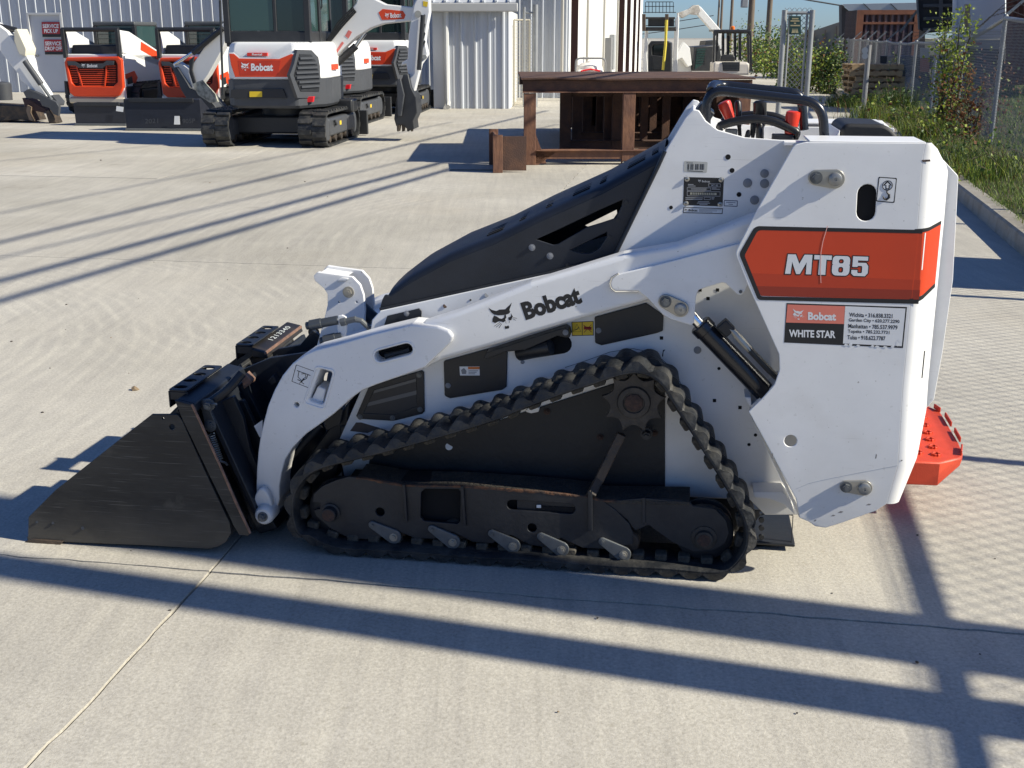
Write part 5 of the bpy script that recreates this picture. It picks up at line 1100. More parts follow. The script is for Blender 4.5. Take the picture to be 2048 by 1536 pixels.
for x, r_ in ((0, .03), (xw, .06)): B().cyl((x, 0, 0), (x, 0, zt2 + (0.05 if x else 0)), r_, n=12).build('post', GALV, cg.o)
for z in (.08, zt2 - .12): B().cyl((0, 0, z), (xw, 0, z), .022, n=8).build('rail', GALV, cg.o)
b = B(); chain(b, (0, 0, 0), (xw, 0, 0), .08, zt2 - .12, .075, .003); setp(b.build('wire_mesh', WIREM, cg.o, fix=False), kind='stuff')
# ================================================================== rusty steel table and beams
RST = mat('rusty_steel', (.13, .062, .040), .8, col2=(.24, .115, .06), vs=5, bump=.35, bs=25, stretch=(1, 1, .5)); RSTD = mat('rusty_dark', (.070, .038, .028), .85, col2=(.14, .07, .042), vs=4, bump=.3)
q = gnd(1045, 330); tb = Thing('steel_table', 'long rusty welded steel work table with thick plate top', 'table', (q.x, q.y), R(.6))
zt3 = tb.L(1040, 158)[1]; TL, TD = tb.L(1507, 150)[0], 2.6
def chan(name, a, b_, wd, hh, m=RST, up=(0, 0, 1)): bb = B(); bb.bar(a, b_, wd, hh, up); return bb.build(name, m, tb.o, .006)
b = B(); n_ = 24; rows = []
for k in range(n_ + 1):
    x = -.02 + (TL + .04) * k / n_; dz = .012 * mnoise.noise((x * 1.3, 0, 0)); rows.append([(x, -.04, zt3 + .012 + dz), (x, TD * .5, zt3 + .016), (x, TD, zt3 + .012), (x, TD, zt3 - .006), (x, -.04, zt3 - .008 + dz)])
b.loft(rows); b.build('table_top', RSTD, tb.o)
HR = .14
for y in (0, TD - .1):
    chan('top_rail', (0, y + .04, zt3 - HR / 2 - .012), (TL, y + .04, zt3 - HR / 2 - .012), .03, HR, RSTD); b = B(); b.box(0, TL, y - .02, y + .06, zt3 - HR - .024, zt3 - HR - .012); b.build('rail_flange', RST, tb.o)
zl = tb.L(1200, 305)[1]; zb_ = tb.L(1200, 318)[1]
for j, y in enumerate((.05, 1.4, 2.75, 4.1, 5.4)):
    for x in ((.09, TL * .465, TL - .09) if j == 0 else (.36 + .25 * j, TL * .465, TL - .12)):
        b = B(); w_ = .075
        b.box(x - w_, x + w_, y - .06, y - .045, .0 if x < TL * .4 else .05, zt3 - HR - .03); b.box(x + w_ - .014, x + w_, y - .045, y + .06, .0, zt3 - HR - .03); b.box(x - w_, x - w_ + .014, y - .045, y + .06, 0.0, zt3 - HR - .03); b.build('leg', RST if j == 0 else RSTD, tb.o, .004)
    x_ = .17 if j == 0 else .4 + .25 * j; b = B(); b.box(x_, TL - .17, y - .05, y + .05, zb_, zb_ + .10); b.box(x_, TL - .17, y - .085, y + .085, zb_ + .1, zb_ + .112); b.build('lower_rail', RST if j == 0 else RSTD, tb.o, .003)
    if j: b = B(); b.box(.4 + .25 * j, TL - .17, y - .03, y + .03, zt3 - HR - .14, zt3 - .26 + .22 * (y < 2.5)); b.build('cross_rail', RSTD, tb.o)
    for x in (1.2, 1.7, 2.0, 2.5):
        if j: b = B(); b.box(x - .05, x + .05, y + .1, y + .16, zb_ + .11, zt3 - .1); b.build('inner_post', RSTD, tb.o)
b = B(); b.box(.3, TL - .05, TD + .1, 5.5, zt3 - .24, zt3 - .22); b.build('rear_top', RSTD, tb.o); b = B(); b.box(.9, TL - .02, 5.4, 5.42, .05, zt3 - .25); b.build('back_plate', RSTD, tb.o); b = B(); b.box(TL - .03, TL - .01, .2, 5.4, .05, zt3 - .25); b.build('end_plate', RSTD, tb.o)
b = B(); b.add([(.14, .0, zt3 - .6), (.30, .0, .02), (.30, .02, .02), (.14, .02, zt3 - .6), (.14, .0, .02), (.14, .02, .02)], [(0, 1, 2, 3), (0, 4, 1), (3, 2, 5), (0, 3, 5, 4), (4, 5, 2, 1)]); b.build('leg_gusset', RST, tb.o)
b = B(); b.prism([(.08, .0), (.2, .0), (.42, .16), (.08, .16)], .0, .05); b.build('foot_gusset', RST, tb.o)
q = gnd(986, 346); hb_ = Thing('rusty_beam', 'short rusty I-beam lying on edge beside the steel table', 'beam', (q.x, q.y), R(4))
zz = hb_.L(986, 270)[1]; b = B(); b.box(0, .115, 0, .02, .0, zz); b.box(.045, .07, .02, .9, .0, zz - .03); b.box(0, .115, .9, .92, 0, zz); b.build('beam_web', RST, hb_.o, .004)
b = B(); b.box(.071, .40, .05, .07, .02, zz - .02); b.build('beam_plate', RSTD, hb_.o)
q = gnd(900, 341); rod = Thing('steel_rod', 'thin pale steel strip lying on the concrete beside the I-beam', 'rod', (q.x, q.y), R(-2)); b = B(); b.box(0, .52, 0, .03, .0, .015); b.build('strip', ZINCD, rod.o)
# white tank with hoop behind the table
q = gnd(1178, 195); tk = Thing('spray_tank', 'white plastic tank with metal hoop frame behind the steel table', 'tank', (q.x, q.y), 0)
zt4 = tk.L(1178, 124)[1]; hw = .36
b = B(); b.loft([[(x * hw, y * .35, z) for x, y in ((-1, -1), (1, -1), (1, 1), (-1, 1))] for z in (.1, zt4 - .18)]); b.build('tank_body', mat('tank_white', (.75, .73, .68), .45), tk.o, .08, seg=4)
B().lathe((0, 0, zt4 - .2), (0, 0, 1), [(0, .35), (.1, .33), (.17, .22), (.19, .1), (.22, .1), (.23, .0)], 20).build('tank_dome', MATS['tank_white'], tk.o)
B().tube(round_path([(-.38, -.37, .0), (-.38, -.37, zt4 + .1), (.38, -.37, zt4 + .1), (.38, -.37, 0)], .12), .025, 8).build('hoop_frame', TRIMD, tk.o)
B().tube([(-.25, -.36, zt4 - .22), (0, -.36, zt4 - .17), (.25, -.36, zt4 - .22)], .02, 6).build('red_valve_line', REDL, tk.o)
# ================================================================== parked machines
def copy_tree(o, parent=None):
    c = o.copy(); COL.objects.link(c); c.parent = parent
    for ch in o.children: copy_tree(ch, c)
    return c
def simple_track(parent, x0, x1, y0, y1, h, name='rubber_track', z=0):
    """a rubber track on the ground: x across, y along"""
    r = h / 2; pts = []
    for k in range(13): a = -math.pi / 2 + math.pi * k / 12; pts.append((y1 - r + r * math.cos(a), r + r * math.sin(a)))
    for k in range(13): a = math.pi / 2 + math.pi * k / 12; pts.append((y0 + r + r * math.cos(a), r + r * math.sin(a)))
    P, L_ = resample(pts, step=.075); N_ = len(P); b = B(); rings = []
    t_ = .03
    for i in range(N_):
        tg = (P[(i + 1) % N_] - P[i - 1]).normalized(); nn = Vector((tg.y, -tg.x))
        o_ = 0 if i % 2 else .0; a = P[i]; c = P[i] - nn * t_
        rings.append([(x0, a.x, a.y), (x1, a.x, a.y), (x1, c.x, c.y), (x0, c.x, c.y)])
    b.loft(rings, closed=True); tr = b.build(name, RUBBER, parent)
    bl = B()
    for i in range(0, N_, 2):
        tg = (P[(i + 1) % N_] - P[i - 1]).normalized(); nn = Vector((tg.y, -tg.x)); a = P[i]
        for xa, xb, sh in ((x0, x0 + (x1 - x0) * .47, 0), (x0 + (x1 - x0) * .53, x1, .035)):
            m3 = Matrix(((1, 0, 0), (0, tg.x, nn.x), (0, tg.y, nn.y))); bl.obox(((xa + xb) / 2, a.x + tg.x * sh + nn.x * .008, a.y + tg.y * sh + nn.y * .008 ), (xb - xa, .07, .028), m3)
    setp(bl.build('tread_block', RUBBER, tr), kind='stuff')
    return tr
def excavator():
    q = gnd(520, 296)
    E_ = Thing('mini_excavator', 'front white mini excavator with orange Bobcat rear panel and raised white boom', 'excavator', (q.x, q.y), R(-6), 'mini excavators parked in a row')
    E = E_.o; L = E_.L
    # two tracks
    xl0, xl1 = E_.G(398, 296).x, E_.G(470, 298).x; xr0, xr1 = E_.G(588, 300).x, E_.G(652, 302).x
    wdt = .40; le = 2.15
    for xa in (xl0 + .02, xr0):
        simple_track(E, xa, xa + wdt, 0, le, .50)
        b = B(); b.box(xa + .06, xa + wdt - .015, .3, le - .3, .14, .40); tfm = b.build('track_frame', GREYM, E, .03)
        for k in range(5):
            yy = .38 + k * .34; B().lathe((xa + wdt - .03, yy, .11), (-1, 0, 0), [(0, .06), (.03, .075), (.3, .075)], 14).build('track_roller', DARKST, E)
        for yy in (.27, le - .27): B().lathe((xa + wdt - .02, yy, .25), (-1, 0, 0), [(0, .05), (.01, .16), (.04, .19), (.36, .19)], 18).build('idler_wheel', GREYM, E)
        b = B(); b.tube([(xa + wdt, .55, .36), (xa + wdt + .02, .57, .30), (xa + wdt, .66, .30)], .018, 6); b.build('tie_down_loop', BLACKF, tfm); b = B(); b.box(xa + wdt - .014, xa + wdt - .011, .9, 1.0, .27, .33); b.build('warning_label', YELLOW, tfm)
    b = B(); b.box(xl0 + .3, xr0 + .1, .5, le - .4, .16, .42); b.build('undercarriage', BLACKF, E, .03)
    b = B(); b.box(xl0, xr1, le + .12, le + .20, .02, .40); b.box((xl0 + xr1) / 2 - .4, (xl0 + xr1) / 2 + .4, le - .3, le + .12, .15, .25); b.build('dozer_blade', BLACKF, E, .01)
    # house: plan outline, rear edge at y = yr
    yr = .10; x0 = L(452, 200, yr)[0]; xv = L(590, 200, yr)[0]; xe = L(636, 200, yr + .42)[0]; xs = xe + .12
    plan = [(x0 - .02, yr + .5), (x0 + .0, yr + .16), (x0 + .12, yr + .02), (xv, yr), (xv + .06, yr + .02), (xe, yr + .40), (xs - .02, yr + .55), (xs, yr + .8), (xs - .05, yr + 1.7), (x0 + .1, yr + 1.7), (x0 - .02, yr + 1.5)]
    zg0, zg1, zw1 = L(520, 217, yr)[1], L(520, 160, yr)[1], L(520, 84, yr)[1]
    def ring(z, ins=0, dy=0): 
        cx, cy = sum(p[0] for p in plan) / len(plan), sum(p[1] for p in plan) / len(plan)
        return [(cx + (p[0] - cx) * (1 - ins), cy + (p[1] - cy) * (1 - ins) + dy, z) for p in rp(plan, .06, 3)]
    B().loft([ring(zg0, .05), ring(zg0 + .04, .0), ring(zg1, -.01)]).build('counterweight', GREYM, E, .025)
    B().loft([ring(zg1 + .002, .012), ring(zw1 - .22, .014), ring(zw1 - .12, .03), ring(zw1 - .05, .06), ring(zw1 - .012, .10), ring(zw1, .15)]).build('engine_cover', WHITE2, E, .02)
    B().cyl(((x0 + xs) / 2, yr + .9, .3), ((x0 + xs) / 2, yr + .9, zg0 + .06), .42, n=24).build('slew_ring', BLACKF, E)
    # rear panel
    w = yr - .004
    op = E_.plate('orange_panel', [(458, 107), (468, 108), (478, 117), (558, 118), (582, 108), (588, 110), (589, 128), (577, 154), (470, 154), (462, 130)], w - .014, w + .01, ORF, bev=.004)
    E_.plate('panel_border', [(455, 105), (466, 104.5), (478, 114.5), (557, 115.5), (581, 105), (590, 107), (592, 128), (579, 157), (468, 157), (460, 131)], w - .008, w + .012, LABELW, parent=op, bev=0)
    E_.plate('panel_inset', [(476, 121), (562, 121), (556, 150), (480, 150)], w - .016, w - .013, mat('machine_orange_deep', (.52, .035, .01), .45), parent=op, bev=0)
    E_.text('Bobcat', (502, 142), (546, 142), (502, 127), w - .018, LABELW, op, .04); emblem('emblem', L(482, 141, w - .018), L(499, 141, w - .018), L(482, 124, w - .018), w - .018, LABELW, op)
    rt_ = E_.plate('rental_tag', [(494, 105.5), (534, 105.5), (534, 112), (494, 112)], w - .012, w + .03, mat('tag_red', (.6, .03, .02), .5), bev=0); E_.text('Rental', (504, 110.8), (524, 110.8), (504, 106.5), w - .014, LABELW, rt_, .02)
    E_.plate('weight_recess', [(462, 179), (566, 178), (573, 196), (460, 196)], w - .022, w + .01, mat('recess_black', (.02, .021, .024), .6), bev=0); E_.plate('warning_label', [(499, 183), (524, 183), (524, 194), (499, 194)], w - .028, w - .022, YELLOW, bev=0)
    # vent on the rear corner: frame with slats
    a = Vector((xv + .085, yr + .035, 0)); c = Vector((xe + .01, yr + .41, 0)); t = (c - a).normalized(); nn = Vector((t.y, -t.x, 0)); zb_, zt_ = L(612, 180, yr + .2)[1], L(612, 112, yr + .2)[1]; ln = (c - a).length
    b = B(); f = lambda s_, z, o_=.0: a + t * s_ + nn * o_ + Vector((0, 0, z))
    out = [(-.02, zb_ - .01), (ln * 1.02, zb_ - .03), (ln * 1.12, zb_ + .12), (ln * .98, zt_ - .10), (ln * .66, zt_ + .02), (.0, zt_ + .03), (-.07, zt_ - .10), (-.15, zb_ + .22)]
    b.loft([[f(s_, z, .012) for s_, z in out], [f(s_, z, -.05) for s_, z in out]]); vf = b.build('vent_frame', BLACKF, E); b = B(); oc_ = [(-.09, zb_ - .10), (ln * 1.1, zb_ - .12), (ln * 1.3, zb_ + .12), (ln * 1.1, zt_ - .02), (ln * .72, zt_ + .08), (-.04, zt_ + .09), (-.13, zt_ - .10), (-.24, zb_ + .22)]; b.loft([[f(s_, z, .004) for s_, z in oc_], [f(s_, z, -.05) for s_, z in oc_]]); b.build('vent_surround', GREYM, E)
    for k in range(7):
        z = zb_ + .05 + (zt_ - zb_ - .08) * k / 6; b = B(); b.bar(f((-.02, -.07, -.12, -.12, -.09, -.06, -.02)[k], z, .022), f(ln * (1.02, 1.08, 1.06, 1.02, .96, .88, .72)[k], z, .022), .03, .030); b.build('vent_slat', GREYM, vf)
    b = B(); b.bar(f(ln + .10, zg0 + .28, .03), f(ln + .24, zg0 + .25, .04), .02, .07); lens = E_.plate('tail_lamp', [(606, 194), (627, 193), (625, 204), (609, 205)], yr + .18, yr + .26, REDL, bev=.003)
    # side lamp stripe and cat mark
    b = B(); b.box(xs - .02, xs + .006, yr + .85, yr + 1.2, zg1 + .12, zg1 + .2); b.build('side_stripe', ORF, E)
    # cab: posts, roof and panes
    cz0, cz1 = zw1 - .02, zw1 + 1.25; cx0, cx1 = L(458, 60, yr + .5)[0], L(618, 60, yr + .5)[0]; cy0, cy1 = yr + .45, yr + 1.65
    def post(x, y, wd=.07): b = B(); b.box(x - wd / 2, x + wd / 2, y - wd / 2, y + wd / 2, cz0, cz1); b.build('cab_post', BLACKF, E, .01)
    for x in (cx0, cx1): post(x, cy0, .09); post(x, cy1)
    post(cx1, (cy0 + cy1) / 2 - .05, .09); post((cx0 + cx1) / 2 + .12, cy0, .05)
    b = B(); b.box(cx0 - .05, cx1 + .05, cy0 - .05, cy1 + .05, cz1, cz1 + .1); b.build('cab_roof', BLACKF, E, .03)
    zsill = L(500, 62, cy0)[1]
    b = B(); b.box(cx0 - .03, cx1 + .03, cy0 - .03, cy1 + .03, cz0 - .05, zsill); b.build('cab_base', BLACKF, E, .02)
    b = B(); b.box(cx0 + .05, (cx0 + cx1) / 2 + .09, cy0 - .01, cy0, zsill + .002, cz1); b.build('window_pane', GLASSG, E); b = B(); b.box((cx0 + cx1) / 2 + .15, cx1 - .05, cy0 - .01, cy0, zsill + .002, cz1); b.build('window_pane', GLASSD, E)
    for ya, yb in ((cy0 + .05, (cy0 + cy1) / 2 - .1), ((cy0 + cy1) / 2, cy1 - .04)): b = B(); b.box(cx1, cx1 + .01, ya, yb, zsill + .002, cz1); b.build('window_pane', GLASSG, E)
    b = B(); b.box(cx0 - .01, cx0, cy0 + .05, cy1 - .04, zsill + .002, cz1); b.build('window_pane', GLASSD, E)
    b = B(); b.box(cx0 + .35, cx0 + .8, cy0 + .35, cy0 + .5, cz0, cz0 + .9); b.build('seat_back', BLACKF, E, .05)
    b = B(); b.tube([(cx0 - .06, cy1 - .3, cz0), (cx0 - .10, cy1 - .3, cz0 + .2), (cx0 - .10, cy1 - .3, cz1 - .2), (cx0 - .04, cy1 - .3, cz1)], .016, 6); b.build('grab_handle', BLACKF, E)
    b = B(); b.tube([(cx1 + .03, cy0 + .6, zsill + .3), (cx1 + .06, cy0 + .6, zsill + .35), (cx1 + .06, cy0 + .6, zsill + .8)], .012, 6); b.build('door_handle', BLACKF, E)
    for k in range(3): b = B(); b.tube([(cx0 + .3 + k * .16, cy1 - .2, cz0), (cx0 + .3 + k * .16, cy1 - .25, cz0 + .6), (cx0 + .32 + k * .16, cy1 - .2, cz0 + .75)], .018, 6); b.build('control_lever', BLACKF, E)
    bt = [o for o in E.children]
    # boom, arm and bucket to the right (not copied)
    wb = yr + 1.35
    bm_ = E_.plate('boom', [(650, 92), (668, 119), (684, 100), (712, 74), (742, 56), (766, 48), (838, 40), (846, 22), (852, 0), (858, -22), (838, -14), (824, 14), (770, 8), (742, -6), (720, -14), (712, 6), (690, 32)], wb, wb + .22, WHITE2, bev=.02)
    E_.plate('boom_panel', [(757, 25), (765, 18), (806, 22), (811, 30), (808, 38), (764, 40)], wb - .004, wb + .01, ORF, parent=bm_, bev=0); E_.text('Bobcat', (781, 36), (803, 35), (780, 26), wb - .008, LABELW, bm_, .03); emblem('emblem', L(770, 36, wb - .008), L(779, 36, wb - .008), L(770, 25, wb - .008), wb - .008, LABELW, bm_)
    E_.plate('boom_tag', [(690, 72), (697, 60), (704, 64), (697, 77)], wb - .004, wb + .01, mat('tag_pink', (.62, .16, .14), .5), parent=bm_, bev=0); E_.plate('boom_tag', [(669, 105), (684, 83), (688, 86), (672, 109)], wb - .004, wb + .01, MATS['tag_pink'], parent=bm_, bev=0)
    b = B()
    for k in range(4): b.tube([E_.X(650 + k * 3, 88 - k, wb - .03), E_.X(676 + k * 3.4, 45 + k * 2, wb - .03), E_.X(706 + k * 2, 14 + k * 3, wb - .03)], .014, 6)
    b.build('boom_hose', BLACKF, bm_)
    b = B(); b.cyl(E_.X(660, 140, wb + .1), E_.X(712, 92, wb + .1), .055, n=12); b.build('boom_cylinder', BLACKF, bm_); b = B(); b.cyl(E_.X(712, 92, wb + .1), E_.X(730, 66, wb + .1), .03, n=12); b.build('cylinder_rod', CHROME, bm_)
    b = B(); b.box(*(lambda p: (p.x - .02, p.x + .3, wb - .05, wb + .3, .42, .62))(E_.X(664, 118, wb))); b.build('boom_swing_post', BLACKF, E, .03)
    wa = wb - .06; am = E_.plate('dipper_arm', [(828, 10), (842, -20), (858, -16), (859, 24), (852, 62), (850, 84), (855, 108), (851, 116), (842, 128), (828, 185), (818, 206), (808, 202), (816, 150), (812, 128), (802, 132), (804, 124), (815, 118), (817, 70), (822, 40)], wa, wa + .18, WHITE2, bev=.015)
    for y in (34, 52, 70, 86): E_.plate('arm_slot', [(846, y), (849, y - 6), (851, y - 3), (848, y + 8)], wa - .003, wa + .01, GREYM, parent=am, bev=0)
    E_.plate('arm_label', [(846, 2), (856, 4), (854, 14), (846, 12)], wa - .003, wa + .01, YELLOW, parent=am, bev=0); B().cyl(E_.X(836, 28, wa - .01), E_.X(836, 28, wa + .2), .05, n=14).build('pivot_pin', ZINC, am); B().cyl(E_.X(814, 196, wa - .01), E_.X(814, 196, wa + .2), .035, n=12).build('pivot_pin', ZINC, am); B().cyl(E_.X(849, 114, wa - .01), E_.X(849, 114, wa + .2), .035, n=12).build('pivot_pin', ZINC, am)
    b = B(); b.cyl(E_.X(846, 30, wa - .05), E_.X(838, 140, wa - .05), .035, n=10); b.build('bucket_cylinder', BLACKF, am)
    bkx = E_.plate('digging_bucket', [(806, 150), (816, 148), (822, 175), (832, 195), (834, 225), (826, 242), (828, 258), (818, 262), (805, 250), (792, 252), (788, 238), (792, 200), (798, 175)], wa - .12, wa + .3, mat('bucket_grey', (.03, .032, .036), .45, var=.3, vs=5), bev=.015)
    for xt in (796, 806, 816, 824): E_.plate('bucket_tooth', [(xt - 3, 250), (xt + 3, 250), (xt + 1, 263), (xt - 2, 263)], wa - .14 + .1 * ((xt - 796) / 28), wa + .02, DARKST, parent=bkx, bev=.004)
    E_.plate('thumb_link', [(793, 162), (800, 155), (808, 190), (802, 232), (795, 232)], wa - .2, wa - .13, GREYM, bev=.01)
    return E_, bt
EX, _ = excavator()
def spawn(dx, dy, rz, label, skip=('boom', 'dipper_arm', 'digging_bucket', 'thumb_link', 'boom_swing_post')):
    c = EX.o.copy(); COL.objects.link(c); c['label'] = label; c.location.x += dx; c.location.y += dy; c.rotation_euler.z += rz
    for ch in EX.o.children:
        if ch.name.split('.')[0] not in skip: copy_tree(ch, c)
    return c
spawn(-.05, 4.3, 0, 'white mini excavator parked directly behind the front one')
spawn(.72, 7.4, R(2), 'third white mini excavator, hidden mostly behind the raised arm')
# ---- compact track loaders seen from behind
def loader():
    q = gnd(190, 229); Lo = Thing('compact_track_loader', 'white compact track loader with orange grille tailgate, standing next to the door', 'track loader', (q.x, q.y), R(-9), 'compact track loaders parked by the wall')
    E = Lo.o; L = Lo.L; X = Lo.X
    x0, x1 = L(128, 150)[0], L(246, 150)[0]; z0, z1 = L(187, 207)[1], L(187, 106)[1]
    b = B(); b.box(x0 + .02, x1 - .02, .06, 2.2, z0 + .05, z1 - .02); b.build('body', WHITE2, E, .03)
    b = B(); b.box(x0 + .05, x1 - .02, .0, .2, z0, z0 + .12); b.build('rear_bumper', mat('bumper_beige', (.55, .50, .40), .5), E, .03)
    tg = Lo.plate('tailgate', [(133, 115), (236, 113), (243, 120), (246, 175), (238, 191), (228, 194), (148, 193), (139, 186), (128, 125)], -.03, .06, ORF, bev=.02, holes=[[(136, 123), (230, 121), (234, 128), (235, 164), (226, 173), (150, 172), (143, 165), (135, 128)]])
    b = B(); pz = L(187, 147, .02); b.box(L(136, 147, .03)[0], L(235, 147, .03)[0], .04, .055, L(187, 173, .03)[1], L(187, 121, .03)[1]); b.build('grille_back', mat('grille_dark', (.10, .012, .006), .7), tg)
    for k in range(9): y = 138 + k * 4.0; Lo.plate('grille_slat', [(158, y), (208, y), (207, y + 2.0), (159, y + 2.0)], -.01, .03, ORF, parent=tg, bev=.002)
    for xs_ in ((140, 156), (212, 231)):
        for k in range(8): y = 131 + k * 4.6; Lo.plate('grille_slat', [(xs_[0], y), (xs_[1], y), (xs_[1], y + 1.9), (xs_[0], y + 1.9)], .0, .03, ORF, parent=tg, bev=.002)
    for xa, xb in ((152, 164), (213, 209)): Lo.plate('grille_bar', [(xa - 1.5, 130), (xa + 1.5, 130), (xb + 1.5, 172), (xb - 1.5, 172)], -.02, .0, ORF, parent=tg, bev=.003)
    Lo.plate('badge_bar', [(134, 122), (150, 123), (158, 128), (206, 127), (213, 121), (228, 122), (227, 130), (212, 131), (205, 137), (157, 136), (150, 131), (136, 131)], -.035, .0, GREYM, parent=tg, bev=.006)
    Lo.text('Bobcat', (174, 135), (195, 134.5), (174, 128), -.038, LABELW, tg, .03); emblem('emblem', L(163, 135, -.038), L(171, 135, -.038), L(163, 126.5, -.038), -.038, LABELW, tg)
    Lo.plate('tail_lamp', [(128, 162), (133, 163), (137, 190), (130, 188)], .0, .08, BLACKF, bev=.005)
    for nm, pts_, m_, xo in (('side_panel', [(.07, z0 + .1), (.75, z0 + .1), (.8, z1 - .5), (.62, z1 - .12), (.07, z1 - .03)], WHITE2, -.014), ('side_swoosh', [(.09, z1 - .42), (.5, z1 - .36), (.62, z1 - .5), (.5, z1 - .62), (.09, z1 - .5)], ORF, -.006), ('side_swoosh', [(.09, z1 - .72), (.42, z1 - .66), (.5, z1 - .76), (.09, z1 - .84)], ORF, -.006), ('side_lamp', [(.16, z1 - .5), (.36, z1 - .46), (.38, z1 - .60), (.16, z1 - .62)], BLACKF, .0), ('side_foot', [(.07, z0 + .1), (.5, z0 + .1), (.5, z0 + .34), (.07, z0 + .34)], BLACKF, .001)):
        b = B(); b.loft([[(x1 + xo, y, z) for y, z in pts_], [(x1 + xo + .012, y, z) for y, z in pts_]]); b.build(nm, m_, E)
    # engine lid, rear uprights and cross tube
    b = B(); b.prism([(x0 + .12, z1 - .03), (x1 - .12, z1 - .03), (x1 - .16, z1 + .16), (x0 + .16, z1 + .16)], .15, 1.1); b.build('engine_lid', BLACKF, E, .03)
    zt = L(187, 58)[1]
    for xa, xb in ((x0 + .02, x0 + .10), (x1 - .10, x1 - .02)):
        b = B(); b.prism([(xa, z1 - .1), (xb, z1 - .1), (xb, zt), (xa, zt)], .0, .09); b.build('rear_upright', BLACKF, E, .015)
        xm = (xa + xb) / 2; b = B(); b.prism([(0, 0), (0, 0), (0, 0)], 0, 0) if False else b.add([(xa, .1, zt - .02), (xb, .1, zt - .02), (xb, .14, z1 + .0), (xa, .14, z1 + .0), (xa, 1.9, z1 - .35), (xb, 1.9, z1 - .35), (xb, 2.2, z1 - .12), (xa, 2.2, z1 - .12), (xa, .5, zt - .05), (xb, .5, zt - .05)], [(0, 1, 2, 3), (3, 2, 5, 4), (4, 5, 6, 7), (7, 6, 9, 8), (8, 9, 1, 0), (1, 9, 6, 5, 2), (0, 3, 4, 7, 8)]); arm_ = b.build('lift_arm', WHITE2, E, .02)
        if xb > .2:
            b = B(); b.add([(xb + .004, .9, z1 + .05), (xb + .004, 1.7, z1 - .17), (xb + .004, 1.75, z1 - .02), (xb + .004, .95, z1 + .22)], [(0, 1, 2, 3)]); b.build('arm_panel', ORF, arm_)
    b = B(); b.cyl((x0 + .03, .05, zt - .01), (x1 - .03, .05, zt - .01), .045, n=12); b.build('cross_tube', BLACKF, E)
    # cab
    cx0, cx1 = L(192, 60, 1.0)[0] - .25, L(305, 60, 1.0)[0] - .1; cx0, cx1 = x0 + .22, x1 - .12; cy0, cy1, cz0 = .95, 2.0, z1 - .1; cz1 = L(250, 43, 1.0)[1]
    b = B(); b.box(cx0, cx1, cy0, cy1, cz1 - .09, cz1); b.build('cab_roof', mat('cab_grey', (.07, .075, .08), .5), E, .03)
    for x in (cx0 + .04, cx1 - .04):
        for y in (cy0 + .04, cy1 - .04): b = B(); b.box(x - .04, x + .04, y - .04, y + .04, cz0, cz1 - .085); b.build('cab_post', BLACKF, E, .01)
    b = B(); b.box(cx0 + .01, cx1 - .01, cy0 + .01, cy1 - .01, cz0 - .2, cz0 + .22); b.build('cab_base', BLACKF, E, .01)
    b = B(); b.box(cx0 + .08, cx1 - .08, cy0 + .03, cy0 + .04, cz0 + .22, cz1 - .09); b.build('window_pane', GLASSG, E)
    b = B(); b.box(cx1 - .03, cx1 - .02, cy0 + .08, cy1 - .08, cz0 + .22, cz1 - .09); b.build('window_pane', GLASSG, E)
    for k in range(5): z = cz0 + .28 + k * .09; b = B(); b.box(cx0 + .08, cx1 - .08, cy0 + .018, cy0 + .028, z, z + .012); b.build('window_bar', BLACKF, E)
    for xa in (x0 - .16, x1 - .14):
        simple_track(E, xa, xa + .32, .25, 2.3, .62); b = B(); b.box(xa + .05, xa + .3, .5, 2.05, .15, .5); b.build('track_frame', BLACKF, E, .03)
    return Lo
LO = loader()
c = copy_tree(LO.o); c['label'] = 'white compact track loader with orange grille tailgate, beside the front excavator'; c.location.x += 2.02; c.location.y -= .35
def blk_bucket(name, lab, px, mark=None):
    q = gnd(*px[3]); t = Thing(name, lab, 'bucket', (q.x, q.y), R(-4), 'black buckets on the yard')
    u0, z0 = t.L(*px[3]); u1, z1 = t.L(*px[1]); b = B(); H_ = t.L(*px[0])[1]; L1 = t.L(*px[2])[0]
    b.loft([[(u, 0, .0), (u, -.02, H_), (u, .05, H_ + .01), (u, .62, H_ * .5), (u, .66, .02)] for u in (0, L1)]); b.build('bucket_shell', BLUEB, t.o, .01)
    b = B(); b.box(-.005, L1 + .005, -.04, -.005, 0, .04); b.build('cutting_edge', ZINCD, t.o, .004)
    b = B(); b.box(L1 * .08, L1 * .92, -.055, -.02, H_ - .05, H_ + .02); b.build('top_bar', BLACKF, t.o, .008)
    return t
t = blk_bucket('loader_bucket', 'short black bucket with pale paper tag, below the first orange tailgate', [(152, 206), (253, 206), (253, 252), (152, 251)]); t.plate('paper_tag', [(233, 212), (247, 214), (246, 224), (232, 222)], -.062, -.058, LABELW, bev=0)
t = blk_bucket('loader_bucket', 'long black bucket with chalk writing, in front of the second orange tailgate', [(254, 198), (400, 198), (405, 258), (253, 261)])
CHK = mat('faint_chalk', (.055, .06, .07), .7); t.text('2021', (290, 247), (316, 246), (290, 238), -.062, CHK, bold=.0); t.text('905P', (365, 247), (390, 246), (365, 238), -.062, CHK, bold=.0); t.plate('paper_tag', [(349, 232), (359, 232), (360, 249), (348, 249)], -.062, -.058, LABELW, bev=0)
